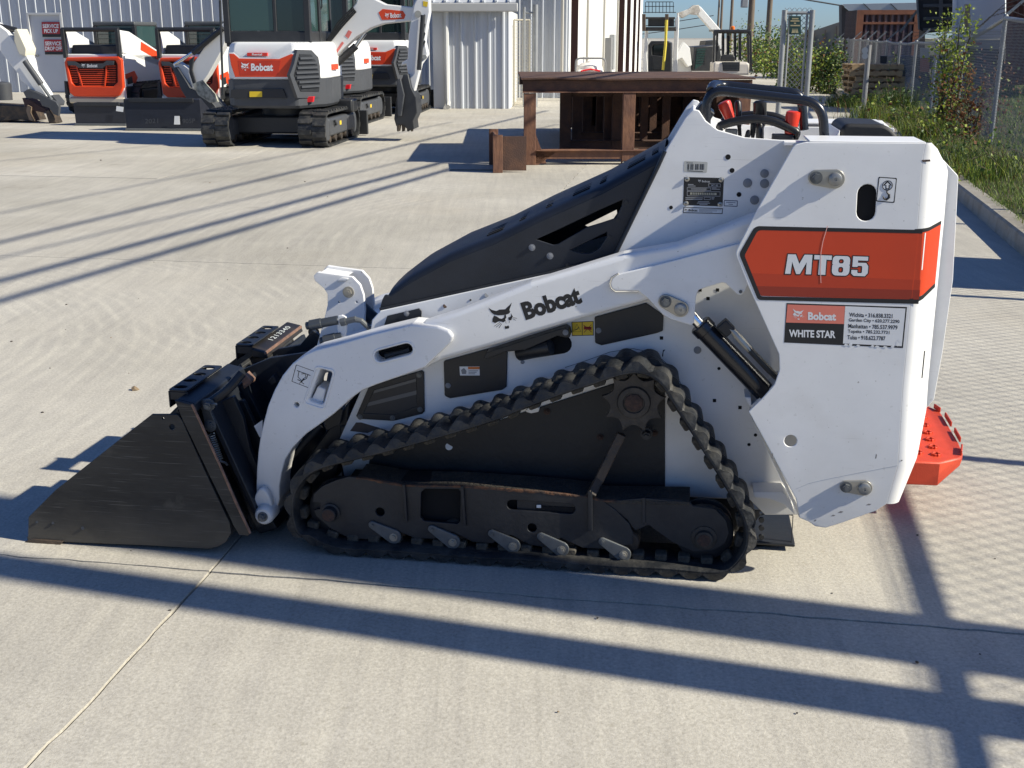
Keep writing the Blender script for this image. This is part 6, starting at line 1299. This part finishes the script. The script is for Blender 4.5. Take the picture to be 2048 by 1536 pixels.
# ---- digging arm left of the front excavator
q = gnd(420, 262); da = Thing('backhoe_arm', 'white digging arm with bright cylinder and muddy bucket, left of the front excavator', 'digging arm', (q.x, q.y + 1.5), R(-10))
ar = da.plate('dipper_arm', [(345, 128), (352, 122), (378, 138), (392, 118), (430, 62), (452, 40), (462, 46), (446, 96), (416, 150), (396, 176), (378, 182), (360, 160)], 0, .2, WHITE2, bev=.015)
b = B(); b.cyl(da.X(350, 128, -.06), da.X(388, 104, -.06), .03, n=12); b.build('cylinder_rod', CHROME, ar); b = B(); b.cyl(da.X(386, 106, -.06), da.X(446, 56, -.06), .05, n=12); b.build('arm_cylinder', BLACKF, ar)
da.plate('warning_label', [(355, 140), (360, 138), (363, 152), (357, 153)], -.004, .01, YELLOW, parent=ar, bev=0)
da.plate('arm_hose', [(378, 120), (388, 112), (384, 140), (392, 168), (386, 170), (378, 146)], -.05, -.01, BLACKF, bev=.01)
da.plate('digging_bucket', [(344, 136), (352, 134), (380, 176), (410, 190), (432, 214), (428, 226), (410, 228), (378, 206), (362, 180)], -.1, .4, GREYM, bev=.015)
da.plate('bucket_wear_plate', [(384, 168), (404, 160), (430, 188), (436, 204), (420, 206), (396, 190)], -.16, -.11, mat('muddy_pale', (.40, .40, .34), .6, col2=(.05, .05, .05), vs=14), bev=.006)
B().cyl(da.X(440, 0, -.2), da.X(446, 190, -.2), .022, n=8).build('hand_rail', BLACKF, da.o)
# ---- digging arm at the left edge of the yard
q = gnd(60, 246); le = Thing('excavator_arm', 'large white excavator arm with grey thumb and worn bucket, reaching past the door', 'digging arm', (q.x, q.y), R(-8))
a1 = le.plate('dipper_arm', [(-60, 20), (0, 52), (14, 62), (34, 92), (40, 100), (54, 112), (58, 120), (62, 142), (92, 188), (94, 198), (80, 196), (50, 168), (40, 160), (36, 148), (22, 132), (0, 102), (-60, 50)], 0, .26, WHITE2, bev=.02)
b = B(); le.plate('link_lug', [(28, 60), (34, 58), (52, 98), (50, 112), (38, 108), (28, 82)], -.05, .3, mat('lug_cream', (.62, .58, .46), .5), parent=a1, bev=.01)
b = B(); b.cyl(le.X(-20, 48, .12), le.X(32, 60, .12), .05, n=12); b.build('arm_cylinder', BLACKF, a1)
b = B(); b.cyl(le.X(50, 122, -.08), le.X(82, 168, -.08), .055, n=12); b.build('bucket_cylinder', GREYM, a1); b = B(); b.cyl(le.X(82, 168, -.08), le.X(104, 200, -.08), .03, n=10); b.build('cylinder_rod', ZINCD, a1)
le.plate('thumb', [(46, 184), (56, 178), (72, 184), (96, 196), (112, 204), (118, 214), (116, 232), (106, 228), (98, 216), (84, 212), (78, 200), (62, 196), (52, 196)], -.12, -.04, GREYM, bev=.01)
le.plate('linkage', [(94, 192), (104, 190), (116, 204), (114, 212), (104, 206)], -.02, .24, GREYM, bev=.01)
le.plate('bucket_tooth', [(90, 222), (98, 220), (106, 232), (112, 246), (98, 247)], -.05, .2, DARKST, bev=.008)
le.plate('coupler_bucket', [(-30, 208), (10, 210), (54, 212), (60, 228), (66, 242), (40, 240), (-30, 246)], .1, .6, DARKST, bev=.02); le.plate('bucket_rib', [(54, 210), (62, 214), (60, 226), (68, 243), (58, 240), (52, 222)], .0, .08, mat('rib_tan', (.22, .16, .11), .7), bev=.005)
B().lathe(le.X(8, 200, .9), (0, 0, 1), [(0, .16), (.3, .17), (.33, .14), (.35, .02)], 16).build('grey_canister', GREYM, le.o)
le.plate('teeth_bar', [(44, 196), (60, 200), (80, 212), (94, 220), (90, 226), (70, 222), (50, 214)], .05, .3, mat('tooth_brown', (.05, .025, .025), .7), bev=.008)
# ================================================================== beyond the table: machines, poles, gate, containers
def far_loader(px, base_d, label, arm=True):
    """a skid loader facing the lens with raised fork carriage; px maps design pixels"""
LDW = mat('far_white', (.72, .72, .70), .5)
q = dep(1322, 150, 33.0); sk_ = Thing('skid_loader', 'white skid loader with raised pallet-fork carriage and yellow strap', 'skid loader', (q.x, q.y), R(-10))
P_ = sk_.plate
P_('cab_frame', [(1296, 148), (1296, 90), (1302, 82), (1334, 82), (1342, 86), (1342, 148)], 0, .9, BLACKF, holes=[[(1304, 110), (1304, 94), (1308, 90), (1327, 90), (1330, 94), (1330, 112)]], bev=.02)
P_('cab_window', [(1303, 89), (1331, 89), (1331, 113), (1303, 113)], .4, .42, GLASSG, bev=0); P_('seat', [(1304, 112), (1330, 112), (1328, 140), (1306, 140)], -.02, .3, BLACKF, bev=.03)
P_('lift_arm', [(1286, 150), (1286, 118), (1290, 60), (1296, 60), (1294, 112), (1296, 150)], -.3, -.1, LDW, bev=.02); P_('lift_arm', [(1344, 150), (1346, 110), (1350, 40), (1357, 26), (1358, 40), (1355, 110), (1354, 150)], -.3, -.1, LDW, bev=.02)
P_('fork_carriage', [(1284, 54), (1352, 54), (1352, 62), (1284, 62)], -.45, -.35, mat('carriage_dark', (.06, .055, .05), .6), bev=.01); P_('fork_carriage', [(1288, 34), (1350, 34), (1350, 38), (1288, 38)], -.45, -.35, MATS['carriage_dark'], bev=.01)
for x in (1284, 1330): P_('fork_upright', [(x, 28), (x + 7, 28), (x + 7, 62), (x, 62)], -.55, -.46, mat('fork_brown', (.10, .07, .05), .7), bev=.01)
for k in range(9): x = 1290 + k * 7; P_('back_rest_bar', [(x, 4), (x + 1.2, 4), (x + 1.2, 26), (x, 26)], -.42, -.40, BLACKF, bev=0)
for y in (3, 12, 24): P_('back_rest_bar', [(1286 + abs(y - 24) * .3, y), (1352 - abs(y - 24) * .3, y), (1352 - abs(y - 24) * .3, y + 1.5), (1286 + abs(y - 24) * .3, y + 1.5)], -.43, -.41, BLACKF, bev=0)
B().tube([sk_.X(1333, 40, -.6), sk_.X(1331, 90, -.62), sk_.X(1326, 140, -.6)], .04, 6).build('strap', mat('strap_yellow', (.62, .50, .05), .6), sk_.o)
P_('hydraulic_block', [(1296, 38), (1348, 38), (1348, 53), (1296, 53)], -.3, -.2, BLACKF, bev=.01)
q = dep(1380, 150, 37.0); bl_ = Thing('track_loader', 'white track loader with dark louvred cab behind the fork carriage', 'track loader', (q.x, q.y), R(10))
P_ = bl_.plate
P_('lift_arm', [(1352, 110), (1368, 84), (1380, 96), (1384, 130), (1376, 134), (1364, 116), (1356, 120)], -.3, -.1, LDW, bev=.02); P_('body', [(1346, 150), (1350, 116), (1380, 120), (1386, 150)], .0, .8, LDW, bev=.03)
P_('cab', [(1386, 142), (1388, 94), (1440, 90), (1446, 142)], -.2, .9, BLACKF, bev=.03); P_('window_pane', [(1394, 98), (1412, 97), (1406, 128), (1390, 138)], -.215, -.2, GLASSG, bev=0)
for k in range(6): P_('window_bar', [(1393, 101 + k * 5), (1413, 100 + k * 5), (1413, 101 + k * 5), (1393, 102 + k * 5)], -.23, -.217, BLACKF, bev=0)
P_('second_cab', [(1410, 92), (1412, 82), (1436, 80), (1438, 92)], .9, 1.5, BLACKF, bev=.02)
q = dep(1400, 150, 46.0); ta = Thing('telescopic_arm', 'white lifting arm with worn head raised against the sky', 'lifting arm', (q.x, q.y), 0)
ta.plate('arm_head', [(1356, 26), (1378, 18), (1388, 10), (1398, 10), (1402, 22), (1394, 30), (1380, 28), (1366, 36), (1358, 32)], 0, .4, mat('head_white', (.60, .59, .55), .6, col2=(.18, .13, .09), vs=3), bev=.03); ta.plate('arm_beam', [(1396, 10), (1402, 14), (1442, 60), (1448, 100), (1440, 104), (1428, 66), (1396, 30)], .02, .38, LDW, bev=.03)
ta.plate('arm_mast', [(1438, 96), (1449, 96), (1452, 170), (1436, 170)], .02, .38, LDW, bev=.03)
q = dep(1462, 150, 31.0); fk = Thing('forklift', 'small forklift seen from behind with black overhead guard and amber beacon', 'forklift', (q.x, q.y), R(-3))
P_ = fk.plate
P_('overhead_guard', [(1425, 142), (1427, 62), (1430, 59), (1500, 59), (1503, 62), (1505, 142)], 0, .12, BLACKF, holes=[[(1430, 140), (1431, 72), (1438, 65), (1494, 65), (1499, 72), (1500, 140)]], bev=.02)
P_('overhead_guard', [(1430, 142), (1433, 64), (1498, 64), (1500, 142), (1496, 142), (1494, 67), (1437, 67), (1434, 142)], 1.2, 1.3, BLACKF, bev=.01)
P_('guard_roof', [(1428, 59), (1502, 59), (1502, 63), (1428, 63)], .1, 1.3, BLACKF, bev=.01)
P_('counterweight', [(1426, 150), (1427, 126), (1433, 124), (1494, 124), (1499, 128), (1498, 150)], -.2, .6, mat('forklift_cream', (.62, .57, .50), .5), bev=.05); P_('radiator_grille', [(1444, 124), (1480, 124), (1479, 142), (1446, 142)], -.22, -.19, BLACKF, bev=.01)
for k in range(4): P_('grille_slat', [(1447, 128 + k * 3.6), (1477, 128 + k * 3.6), (1477, 129 + k * 3.6), (1447, 129 + k * 3.6)], -.235, -.22, GREYM, bev=0)
P_('seat_back', [(1440, 124), (1442, 112), (1448, 109), (1466, 109), (1470, 113), (1470, 124)], .5, .62, BLACKF, bev=.03)
for x in (1444, 1454, 1468, 1478): P_('mast_rail', [(x, 120), (x, 66), (x + 5, 66), (x + 5, 120)], 1.35, 1.5, BLACKF, bev=.01)
B().lathe(fk.X(1465, 59, .5), (0, 0, 1), [(0, .06), (.06, .06), (.09, .03)], 12).build('beacon', mat('amber', (.8, .18, .02), .3), fk.o)
# ---- poles and wires in the distance
def far_pole(px, d, h, r, lab, arms=()):
    q = dep(px, 72, d); pole('utility_pole', lab, (q.x, q.y), h, r, arms, z=0)
    return Vector((q.x, q.y, h))
pa = far_pole(1500, 58, 10.5, .17, 'grey utility pole carrying a transformer box, left of the bare one', [(9.5, 1.2)]); pb = far_pole(1536, 66, 11, .16, 'bare grey utility pole standing nearest the tall gate', [(10, 1.2)])
q = dep(1489, 12, 57.5); tr_ = setp(B().box(q.x - .18, q.x + .14, q.y - .2, q.y + .1, 2.85, 3.35).build('transformer_box', GREYP, None, .04), 'grey transformer box hung on the utility pole', 'transformer')
pc = far_pole(1461, 120, 11, .17, 'thin distant utility pole beyond the forklift guard', [(9.6, 1.2)]); pd = far_pole(1441, 150, 12, .17, 'farther thin utility pole behind the lifting arm', [(8.2, 1.3)]); pe = far_pole(1435, 170, 8.5, .17, 'short far utility pole with two cross arms', [(7.8, 2.0), (6.6, 1.8)])
wr = Thing('power_lines', 'thin power lines looping between the distant utility poles', 'power lines', (pa.x, pa.y), 0)
WRM = mat('wire_dark', (.03, .03, .035), .6)
def wire(a, c, sag, r=.03):
    pts = [];
    for k in range(13): t = k / 12; p = Vector(a).lerp(Vector(c), t); p.z -= sag * 4 * t * (1 - t); pts.append(p - Vector((pa.x, pa.y, 0)))
    B().tube(pts, r, 5).build('wire', WRM, wr.o)
for k in (-1, 0, 1): wire(pa + Vector((k, 0, -1)), pc + Vector((k, 0, -1.3)), 2.0); wire(pb + Vector((k, 0, -1)), pa + Vector((k, 0, -1)), .6, .02); wire(pc + Vector((k, 0, -1.4)), pd + Vector((k, 0, -2.5)), .8)
wire(pa + Vector((0, 0, -5)), (pd.x - 40, pd.y - 10, 2.5), 2.6, .05); wire(pa + Vector((0, 0, -4)), pc + Vector((0, 0, -3.5)), 2.5, .05); wire(pb + Vector((0, 0, -7.2)), (pb.x + 26, pb.y, 2.2), .8, .04); wire(pd + Vector((-1, 0, -8)), (pd.x - 60, pd.y, 2.2), 2, .05); wire(pd + Vector((-1, 0, -9)), (pd.x - 60, pd.y, 1.6), 2, .05)
# ---- tall gate with the green sign
q = gnd(1556, 205, .25); w0 = q.y; tg_ = Thing('tall_gate', 'tall galvanised chain-link gate frame carrying a green sign', 'gate', (q.x, q.y), R(-6))
xr = tg_.L(1618, 120)[0]; xl = tg_.L(1563, 120)[0]; zt = tg_.L(1570, 20)[1]
for x in (xl, xr): B().cyl((x, 0, -.2), (x, 0, zt), .055, n=12).build('post', GALV, tg_.o)
zr = tg_.L(1590, 26)[1]
B().cyl((xl, 0, zr), (xr, 0, zr), .03, n=8).build('rail', GALV, tg_.o); B().cyl((xl, 0, .3), (xr, 0, .3), .03, n=8).build('rail', GALV, tg_.o)
for x in (xl + .1, xr - .1): B().cyl((x, .0, .3), (x, 0, zr), .022, n=8).build('stile', GALV, tg_.o)
b = B(); chain(b, (xl, .03, 0), (xr, .03, 0), .3, zr + .1, .1, .006); setp(b.build('wire_mesh', WIREM, tg_.o, fix=False), kind='stuff')
sg = tg_.plate('gate_sign', [(1579, 32), (1602, 32), (1602, 69), (1578, 69)], -.10, -.07, mat('sign_green', (.018, .055, .048), .5), bev=.004)
GOLD = mat('sign_gold', (.42, .36, .20), .5)
for k, (xa, xb) in enumerate(((1584, 1597), (1581, 1599), (1588, 1592), (1581, 1600))): tg_.decal('sign_lettering', [(xa, 36 + k * 4.6), (xb, 36 + k * 4.6), (xb, 38.6 + k * 4.6), (xa, 38.6 + k * 4.6)], -.106, GOLD, sg)
for dx in (-4, 0, 4): tg_.decal('sign_emblem', [(1590 + dx - 3, 66), (1590 + dx, 56), (1590 + dx + 3, 66)], -.106 - .001 * abs(dx), GOLD, sg)
# ---- warehouse, sheds, container, trailer, truck beyond the fence
BEI = mat('warehouse_grey', (.26, .24, .20), .7, var=.15, vs=.4)
q = dep(1585, 110, 75); wh = Thing('distant_warehouse', 'low grey-brown warehouse with sloping roofline beyond the fence', 'warehouse', (q.x, q.y), R(-15))
wh.plate('wall', [(1520, 104), (1560, 92), (1600, 70), (1672, 46), (1760, 20), (1760, 150), (1520, 150)], 0, 6, BEI, bev=.02)
for k in range(7): x = 1540 + k * 22; wh.plate('wall_batten', [(x, 96 - (x - 1540) * .33), (x + 2, 95.5 - (x - 1540) * .33), (x + 2, 150), (x, 150)], -.12, -.01, mat('batten_brown', (.16, .13, .10), .7), bev=0)
wh.plate('rust_door', [(1614, 60), (1626, 57), (1626, 150), (1614, 150)], -.1, -.02, RSTD, bev=0)
CORR = mat('container_maroon', (.085, .055, .075), .6, col2=(.16, .10, .08), vs=1.2); RUSTC = mat('container_rust', (.20, .075, .04), .8, col2=(.12, .05, .035), vs=1.5, bump=.2)
q = dep(1712, 130, 44); ct = Thing('shipping_container', 'faded maroon shipping container with rusty frame beyond the fence', 'container', (q.x, q.y), R(-6))
z1_ = ct.L(1715, 20)[1]; xr = ct.L(1832, 60)[0]; pts = []
n_ = 9
for k in range(n_):
    a_ = xr * k / n_; d_ = xr / n_; pts += [(a_, 0), (a_ + d_ * .3, 0), (a_ + d_ * .45, .14), (a_ + d_ * .8, .14), (a_ + d_ * .97, 0)]
pts.append((xr, 0)); b = B(); b.grid([[(p, w_, z) for p, w_ in pts] for z in (.1, z1_ - .1)]); b.build('corrugated_side', CORR, ct.o, ang=10)
for (xa, xb, za, zb_) in ((-.12, .12, 0, z1_), (xr - .1, xr + .1, 0, z1_), (0, xr, z1_ - .16, z1_), (0, xr, z1_ - .5, z1_ - .42), (0, xr, 0, .16)): b = B(); b.box(xa, xb, -.06, -.0, za, zb_); b.build('frame_member', RUSTC, ct.o)
b = B(); b.box(-.12, -.06, 0, 2.4, 0, z1_); b.build('end_wall', mat('container_dark', (.03, .025, .025), .8), ct.o); b = B(); b.box(-.12, xr, .16, 2.4, .2, z1_ - .02); b.build('container_box', CORR, ct.o)
q = dep(1690, 40, 52); sr = Thing('shed_roof', 'pale metal shed roof rising behind the maroon container', 'shed', (q.x, q.y), R(-12))
sr.plate('roof_sheet', [(1684, 8), (1836, 5), (1850, 24), (1700, 24)], 0, .1, mat('roof_pale', (.42, .46, .50), .45, var=.2, vs=1), bev=.01); sr.plate('gable', [(1683, 9), (1700, 24), (1702, 140), (1684, 140)], .12, 2, mat('gable_dark', (.05, .045, .045), .8), bev=0); sr.plate('rear_wall', [(1700, 24), (1850, 24), (1850, 140), (1702, 140)], .3, 2.3, MATS['gable_dark'], bev=0)
for x in (1726, 1780): sr.plate('roof_seam', [(x, 7), (x + 2, 7), (x + 18, 22), (x + 15, 22)], -.03, -.002, GREYM, bev=0)
q = dep(1960, 130, 27); tl = Thing('box_trailer', 'white box trailer with grey bumper beam beyond the fence', 'trailer', (q.x, q.y), R(-23))
tl.plate('trailer_box', [(1914, -60), (2010, -60), (2012, 78), (1912, 78)], 0, 4, mat('trailer_white', (.66, .68, .70), .45, var=.08, vs=1), bev=.02); tl.plate('trailer_sill', [(1920, 80), (2010, 79), (2010, 97), (1921, 97)], -.06, .2, mat('sill_grey', (.38, .38, .36), .6), bev=.01); tl.decal('rust_drip', [(1931, 8), (1941, 10), (1936, 66), (1932, 72), (1928, 40)], -.006, mat('drip', (.36, .27, .17), .8)); tl.decal('sill_marking', [(1932, 84), (1964, 84), (1964, 89), (1932, 89)], -.066, mat('mark_red', (.35, .04, .05), .6))
tl.plate('door_post', [(1906, -60), (1914, -60), (1914, 90), (1904, 90)], -.03, .1, LABELW, bev=.01); tl.plate('under_frame', [(1924, 98), (2008, 98), (2008, 150), (1930, 150)], .6, 3, HOLE, bev=0)
for x in (1945, 1990): B().lathe(tl.X(x, 165, .5), (0, 1, 0), [(0, .25), (.02, .45), (.25, .45), (.27, .25)], 24).build('wheel', RUBBER, tl.o)
q = dep(2040, 130, 24); rc = Thing('rusty_container', 'tall rust-red container at the trailer tail', 'container', (q.x, q.y), R(-24)); rc.plate('container_wall', [(2013, -60), (2120, -60), (2120, 170), (2010, 170)], 0, 2.4, mat('rust_wall', (.15, .055, .035), .8, col2=(.09, .035, .025), vs=1.6), bev=.02)
for k in range(5): x = 2022 + k * 12; rc.plate('wall_rib', [(x, -60), (x + 4, -60), (x + 4, 168), (x, 168)], -.05, -.001, MATS['rust_wall'], bev=.005)
q = dep(1870, 130, 29); tp_ = Thing('dump_truck', 'dump truck with its dark bed tipped up behind the fence', 'truck', (q.x, q.y), R(-20))
tp_.plate('tipped_bed', [(1832, -60), (1840, 60), (1850, 66), (1896, 62), (1906, 50), (1912, -60)], 0, 1.2, mat('bed_dark', (.012, .012, .014), .6), bev=.01)
for y in (-12, 8, 34, 56): tp_.plate('bed_rib', [(1846, y), (1908, y - 1), (1907, y + 6), (1846, y + 7)], -.08, -.001, GREYM, bev=.01)
tp_.plate('bed_rib', [(1878, -60), (1886, -60), (1886, 58), (1878, 58)], -.09, -.001, GREYM, bev=.01); tp_.plate('bed_edge', [(1828, -60), (1833, -60), (1840, 58), (1836, 60)], -.1, .05, ZINCD, bev=.01)
b = B(); b.bar(tp_.X(1800, 64, .1), tp_.X(1836, 20, .1), .06, .06, (0, 1, 0)); b.build('hoist_ram', ZINCD, tp_.o)
for x, y, r_ in ((1776, 170, .52), (1822, 172, .50)):
    c = tp_.X(x, y, .2); B().lathe((c.x, .0, c.z), (0, 1, 0), [(.02, r_ * .5), (0, r_ * .6), (.0, r_ * .92), (.05, r_), (.25, r_), (.3, r_ * .9)], 28).build('wheel', RUBBER, tp_.o); B().lathe((c.x, -.01, c.z), (0, 1, 0), [(0, .1), (.02, .22), (.05, .24)], 18).build('wheel_hub', TRIMD, tp_.o)
tp_.plate('chassis', [(1760, 112), (1912, 112), (1912, 140), (1760, 136)], .3, .9, BLACKF, bev=.02); tp_.plate('mud_flap', [(1840, 96), (1858, 96), (1859, 116), (1840, 116)], -.02, .0, LABELG, bev=.003); tp_.plate('mud_flap', [(1840, 117), (1859, 117), (1859, 144), (1840, 144)], -.02, .0, mat('flap_red', (.42, .10, .07), .6), bev=.003); tp_.plate('fuel_tank', [(1862, 120), (1906, 120), (1906, 160), (1862, 160)], .1, .7, BLACKF, bev=.05)
# pallets, stacked unevenly beside the wheels
WOOD = mat('pallet_wood', (.36, .25, .13), .8, col2=(.22, .14, .08), vs=6)
def make_pallet(parent_xy, z, yaw, lab):
    t = Thing('wooden_pallet', lab, 'pallet', parent_xy, yaw, 'pallets stacked beyond the fence', z)
    for k in range(7): b = B(); b.box(k * .165, k * .165 + .11, 0, 1.0, .10, .12); b.build('top_board', WOOD, t.o)
    for y in (0, .46, .92): b = B(); b.box(0, 1.1, y, y + .05, .02, .10); b.build('stringer', WOOD, t.o)
    for k in (0, 3, 6): b = B(); b.box(k * .165, k * .165 + .11, 0, 1.0, 0, .02); b.build('bottom_board', WOOD, t.o)
q = gnd(1700, 190, .33)
for k, lab in enumerate(('wooden pallet at the bottom of the stack', 'wooden pallet second from the bottom of the stack', 'wooden pallet third from the bottom of the stack', 'wooden pallet fourth from the bottom of the stack', 'wooden pallet on top of the stack')): make_pallet((q.x + .06 * (k % 3), q.y + .05 * k), .34 + k * .125, R(-8 + 5 * (k % 3)), lab)
# post with round meter beside the fence
q = gnd(1728, 205, .3); pm = Thing('meter_post', 'dark post with two small grey meter discs', 'post', (q.x, q.y), 0); h_ = pm.L(1722, 90)[1]; b = B(); b.cyl((0, 0, 0), (0, 0, h_), .05, n=10); b.build('post', TRIMD, pm.o); 
for y in (101, 112): B().cyl(pm.X(1730, y, -.06), pm.X(1730, y, -.1), .06, n=14).build('meter_disc', LABELG, pm.o)
# ---- weeds, vines, bushes: each plant its own thing
LEAFS = {'g': mat('leaf_green', (.075, .14, .025), .5, var=.35, vs=3), 'y': mat('leaf_lime', (.34, .42, .05), .5, var=.3, vs=3), 'b': mat('leaf_brown', (.21, .09, .035), .75, var=.4, vs=4), 'd': mat('leaf_dark', (.04, .08, .02), .55, var=.3, vs=3)}
for m_ in list(LEAFS.values()) + GRASS:
    n_ = m_.node_tree; pb_ = n_.nodes['Principled BSDF']; ou = n_.nodes['Material Output']; tl_ = n_.nodes.new('ShaderNodeBsdfTranslucent'); mx_ = n_.nodes.new('ShaderNodeMixShader'); mx_.inputs[0].default_value = .35
    n_.links.new(pb_.inputs['Base Color'].links[0].from_socket, tl_.inputs[0]); n_.links.new(pb_.outputs[0], mx_.inputs[1]); n_.links.new(tl_.outputs[0], mx_.inputs[2]); n_.links.new(mx_.outputs[0], ou.inputs[0])
def leaf(b, p, s_, r_):
    ax = Vector((r_.uniform(-1, 1), r_.uniform(-1, 1), r_.uniform(-.6, .9))).normalized(); n_ = Vector((r_.uniform(-1, 1), r_.uniform(-1.2, .2), r_.uniform(0, 1))); sd = ax.cross(n_).normalized() * s_ * .38; n2 = sd.cross(ax).normalized() * s_ * .12
    b.add([p, p + ax * s_ * .45 + sd - n2, p + ax * s_, p + ax * s_ * .45 - sd - n2], [(0, 1, 2), (0, 2, 3)])
def plant(name, lab, cat, xy, z, h, wd, dp, n_, ls, mix_, seed, grp=None, stems=5, shape='bush'):
    r_ = random.Random(seed); t = Thing(name, lab, cat, xy, 0, grp, z); st = B(); paths = []
    for k in range(stems):
        x, y = r_.uniform(-wd, wd) * .5, r_.uniform(-dp, dp) * .5; pts = [Vector((x * .5, y * .5, -.05))]; hh = h * r_.uniform(.55, 1)
        for j in range(1, 7): f = j / 6; pts.append(Vector((x * (.5 + .6 * f) + r_.uniform(-.12, .12) * wd, y * (.5 + .6 * f) + r_.uniform(-.1, .1) * dp, hh * f)))
        paths.append(pts); st.tube(pts, [max(.004, .012 * h * (1 - j / 7)) for j in range(7)], 5)
    st.build('stem', mat('stem_brown', (.09, .07, .04), .8), t.o)
    bs = {k: B() for k in mix_}
    if shape == 'grass':
        for k in range(n_):
            p = Vector((r_.gauss(0, wd * .3), r_.gauss(0, dp * .3), 0)); blade(bs[r_.choices(list(mix_), list(mix_.values()))[0]], p, h * r_.uniform(.25, .75), h * r_.uniform(.1, .5), ls * .055, r_.uniform(0, 6.3))
        n_ = n_ // 8
    keys = list(mix_); wts = [mix_[k] for k in keys]
    for k in range(n_):
        pts = r_.choice(paths); j = min(5, int(6 * r_.random() ** .8)); p = pts[j].lerp(pts[j + 1], r_.random()); sp_ = .16 * wd + .04
        p = p + Vector((r_.gauss(0, sp_), r_.gauss(0, sp_ * .6), r_.gauss(0, sp_ * .7)))
        if p.z < 0: p.z = abs(p.z)
        leaf(bs[r_.choices(keys, wts)[0]], p, ls * r_.uniform(.5, 1.3), r_)
    for k, b in bs.items():
        if b.f: setp(b.build('foliage', LEAFS[k], t.o, fix=False), kind='stuff')
    return t
fp = lambda w_, du=0: site(FU + du, w_)
def at_fence(px, du=-.1):
    d = ray(px, 150); t = (FU + du - ER.dot(CO)) / ER.dot(d); return CO + d * t
for lab, px, h, wd, n_, mx, sd_ in (('bright lime vine climbing the fence between the second and third posts', 1900, 1.9, .34, 1500, {'y': 7, 'g': 1}, 1), ('dry brown creeper hanging on the fence beside the lime vine', 1942, 1.4, .9, 800, {'b': 6, 'g': 1, 'y': .6}, 2),
                                    ('rust-brown dead creeper on the fence next to the nearest post', 1968, 1.0, .7, 550, {'b': 5, 'y': .8}, 3), ('leafy weed clump at the foot of the lime vine', 1915, .5, .7, 260, {'g': 4, 'y': 2}, 4), ('thin green creeper up the third fence post', 1790, 1.2, .3, 160, {'g': 4, 'y': 1}, 5)):
    q = at_fence(px, -.3 if 'lime' in lab[:12] else -.05); plant('fence_vine', lab, 'vine', (q.x, q.y), bank(FU, q.dot(EN)) - .03, h, wd, .25, n_, .052, mx, sd_, stems=7)
rb = random.Random(11)
wl_ = [(1518, 60, 2.2, 2.6, 'd'), (1535, 52, 1.9, 2.0, 'g'), (1560, 45, 1.2, 1.6, 'g'), (1585, 36, 1.8, 1.1, 'd'), (1600, 34, 1.3, .9, 'g'), (1640, 38, 1.2, 1.0, 'y'), (1655, 34, 1.6, .9, 'g'), (1668, 33, 1.5, .6, 'd'), (1700, 27, .5, .9, 'g'), (1735, 25, .4, .9, 'g'), (1765, 21, .5, .8, 'g'), (1830, 20, .45, .9, 'y'), (1880, 17, .5, .8, 'g'), (1925, 14, .45, .9, 'g'), (1975, 13, .45, .9, 'd'), (2020, 12, .4, .9, 'g'), (1800, 23, .7, .6, 'd')]
labs = ['dense dark bush far down the fence beside the bare pole', 'green bush behind the steel table corner', 'low green weeds left of the tall gate', 'dark ivy climbing inside the tall gate', 'green weeds below the green sign', 'yellow-green weeds right of the tall gate', 'tall green weed bush behind the grab rail', 'slim dark vine on the corner fence post', 'low weeds in front of the pallets', 'weed tuft below the meter post', 'weed tuft under the truck wheels', 'pale weed tuft at the fence foot below the mud flap', 'weed tuft at the second fence post', 'weed tuft on the bank below the brown creeper', 'dark weed tuft near the first fence post', 'weed tuft on the bank beside the kerb', 'dark weed clump behind the third fence post']
for k, ((px, d, h, wd, kk), lab) in enumerate(zip(wl_, labs)):
    q = dep(px, 72, d); u_, w_ = q.dot(ER), q.dot(EN); z_ = bank(u_, w_) if u_ > KU else 0
    plant('weed_bush', lab, 'weeds', (q.x, q.y), z_ - .02, h, wd, wd * .8, int(500 + 520 * h), .035 + d * .0016, {kk: 5, 'g': 2, 'y': 1.2, 'b': .4}, 20 + k, 'weeds along the fence', 7, 'grass' if h < .75 else 'bush')
# ---- loose stones and crumbs on the concrete
sm_ = []
for k in range(3):
    r_ = random.Random(k + 50); bm = bmesh.new(); bmesh.ops.create_icosphere(bm, subdivisions=1, radius=1)
    for v in bm.verts: v.co *= r_.uniform(.7, 1.15); v.co.z *= .6
    me = bpy.data.meshes.new('stone'); bm.to_mesh(me); bm.free(); finish(me, mat('stone_tan', (.26, .19, .12), .9, var=.3, vs=40), 20); sm_.append(me)
dk = mat('crumb_dark', (.05, .042, .036), .9)
def stone(px, py, r, me, lab, grp=None):
    p = gnd(px, py); o = link('stone', me, None); o.location = (p.x, p.y, r * .4); o.scale = (r, r * .8, r); o.rotation_euler = (0, 0, px); setp(o, lab, 'stone', grp)
stone(270, 781, .022, sm_[0], 'tan stone lying alone on the concrete left of the bucket')
me2 = sm_[1].copy(); me2.materials.clear(); me2.materials.append(dk)
for px, py, r in ((133, 610, .012), (23, 684, .012), (100, 737, .008), (222, 676, .008), (131, 660, .007), (258, 747, .006), (277, 598, .006), (308, 525, .008), (575, 497, .012), (610, 364, .016), (655, 394, .014), (85, 826, .012), (1834, 1326, .009), (1195, 1237, .007), (1116, 1424, .006), (340, 1222, .008), (262, 1102, .005), (1960, 1309, .005), (1664, 1187, .005), (1594, 1427, .006), (1835, 1071, .007), (1990, 1118, .005), (455, 560, .008), (765, 500, .008), (202, 321, .02), (420, 366, .016)):
    stone(px, py, r * .62, me2 if int(px) % 3 else sm_[2], 'small crumb of grit lying on the concrete', 'grit crumbs on the concrete')
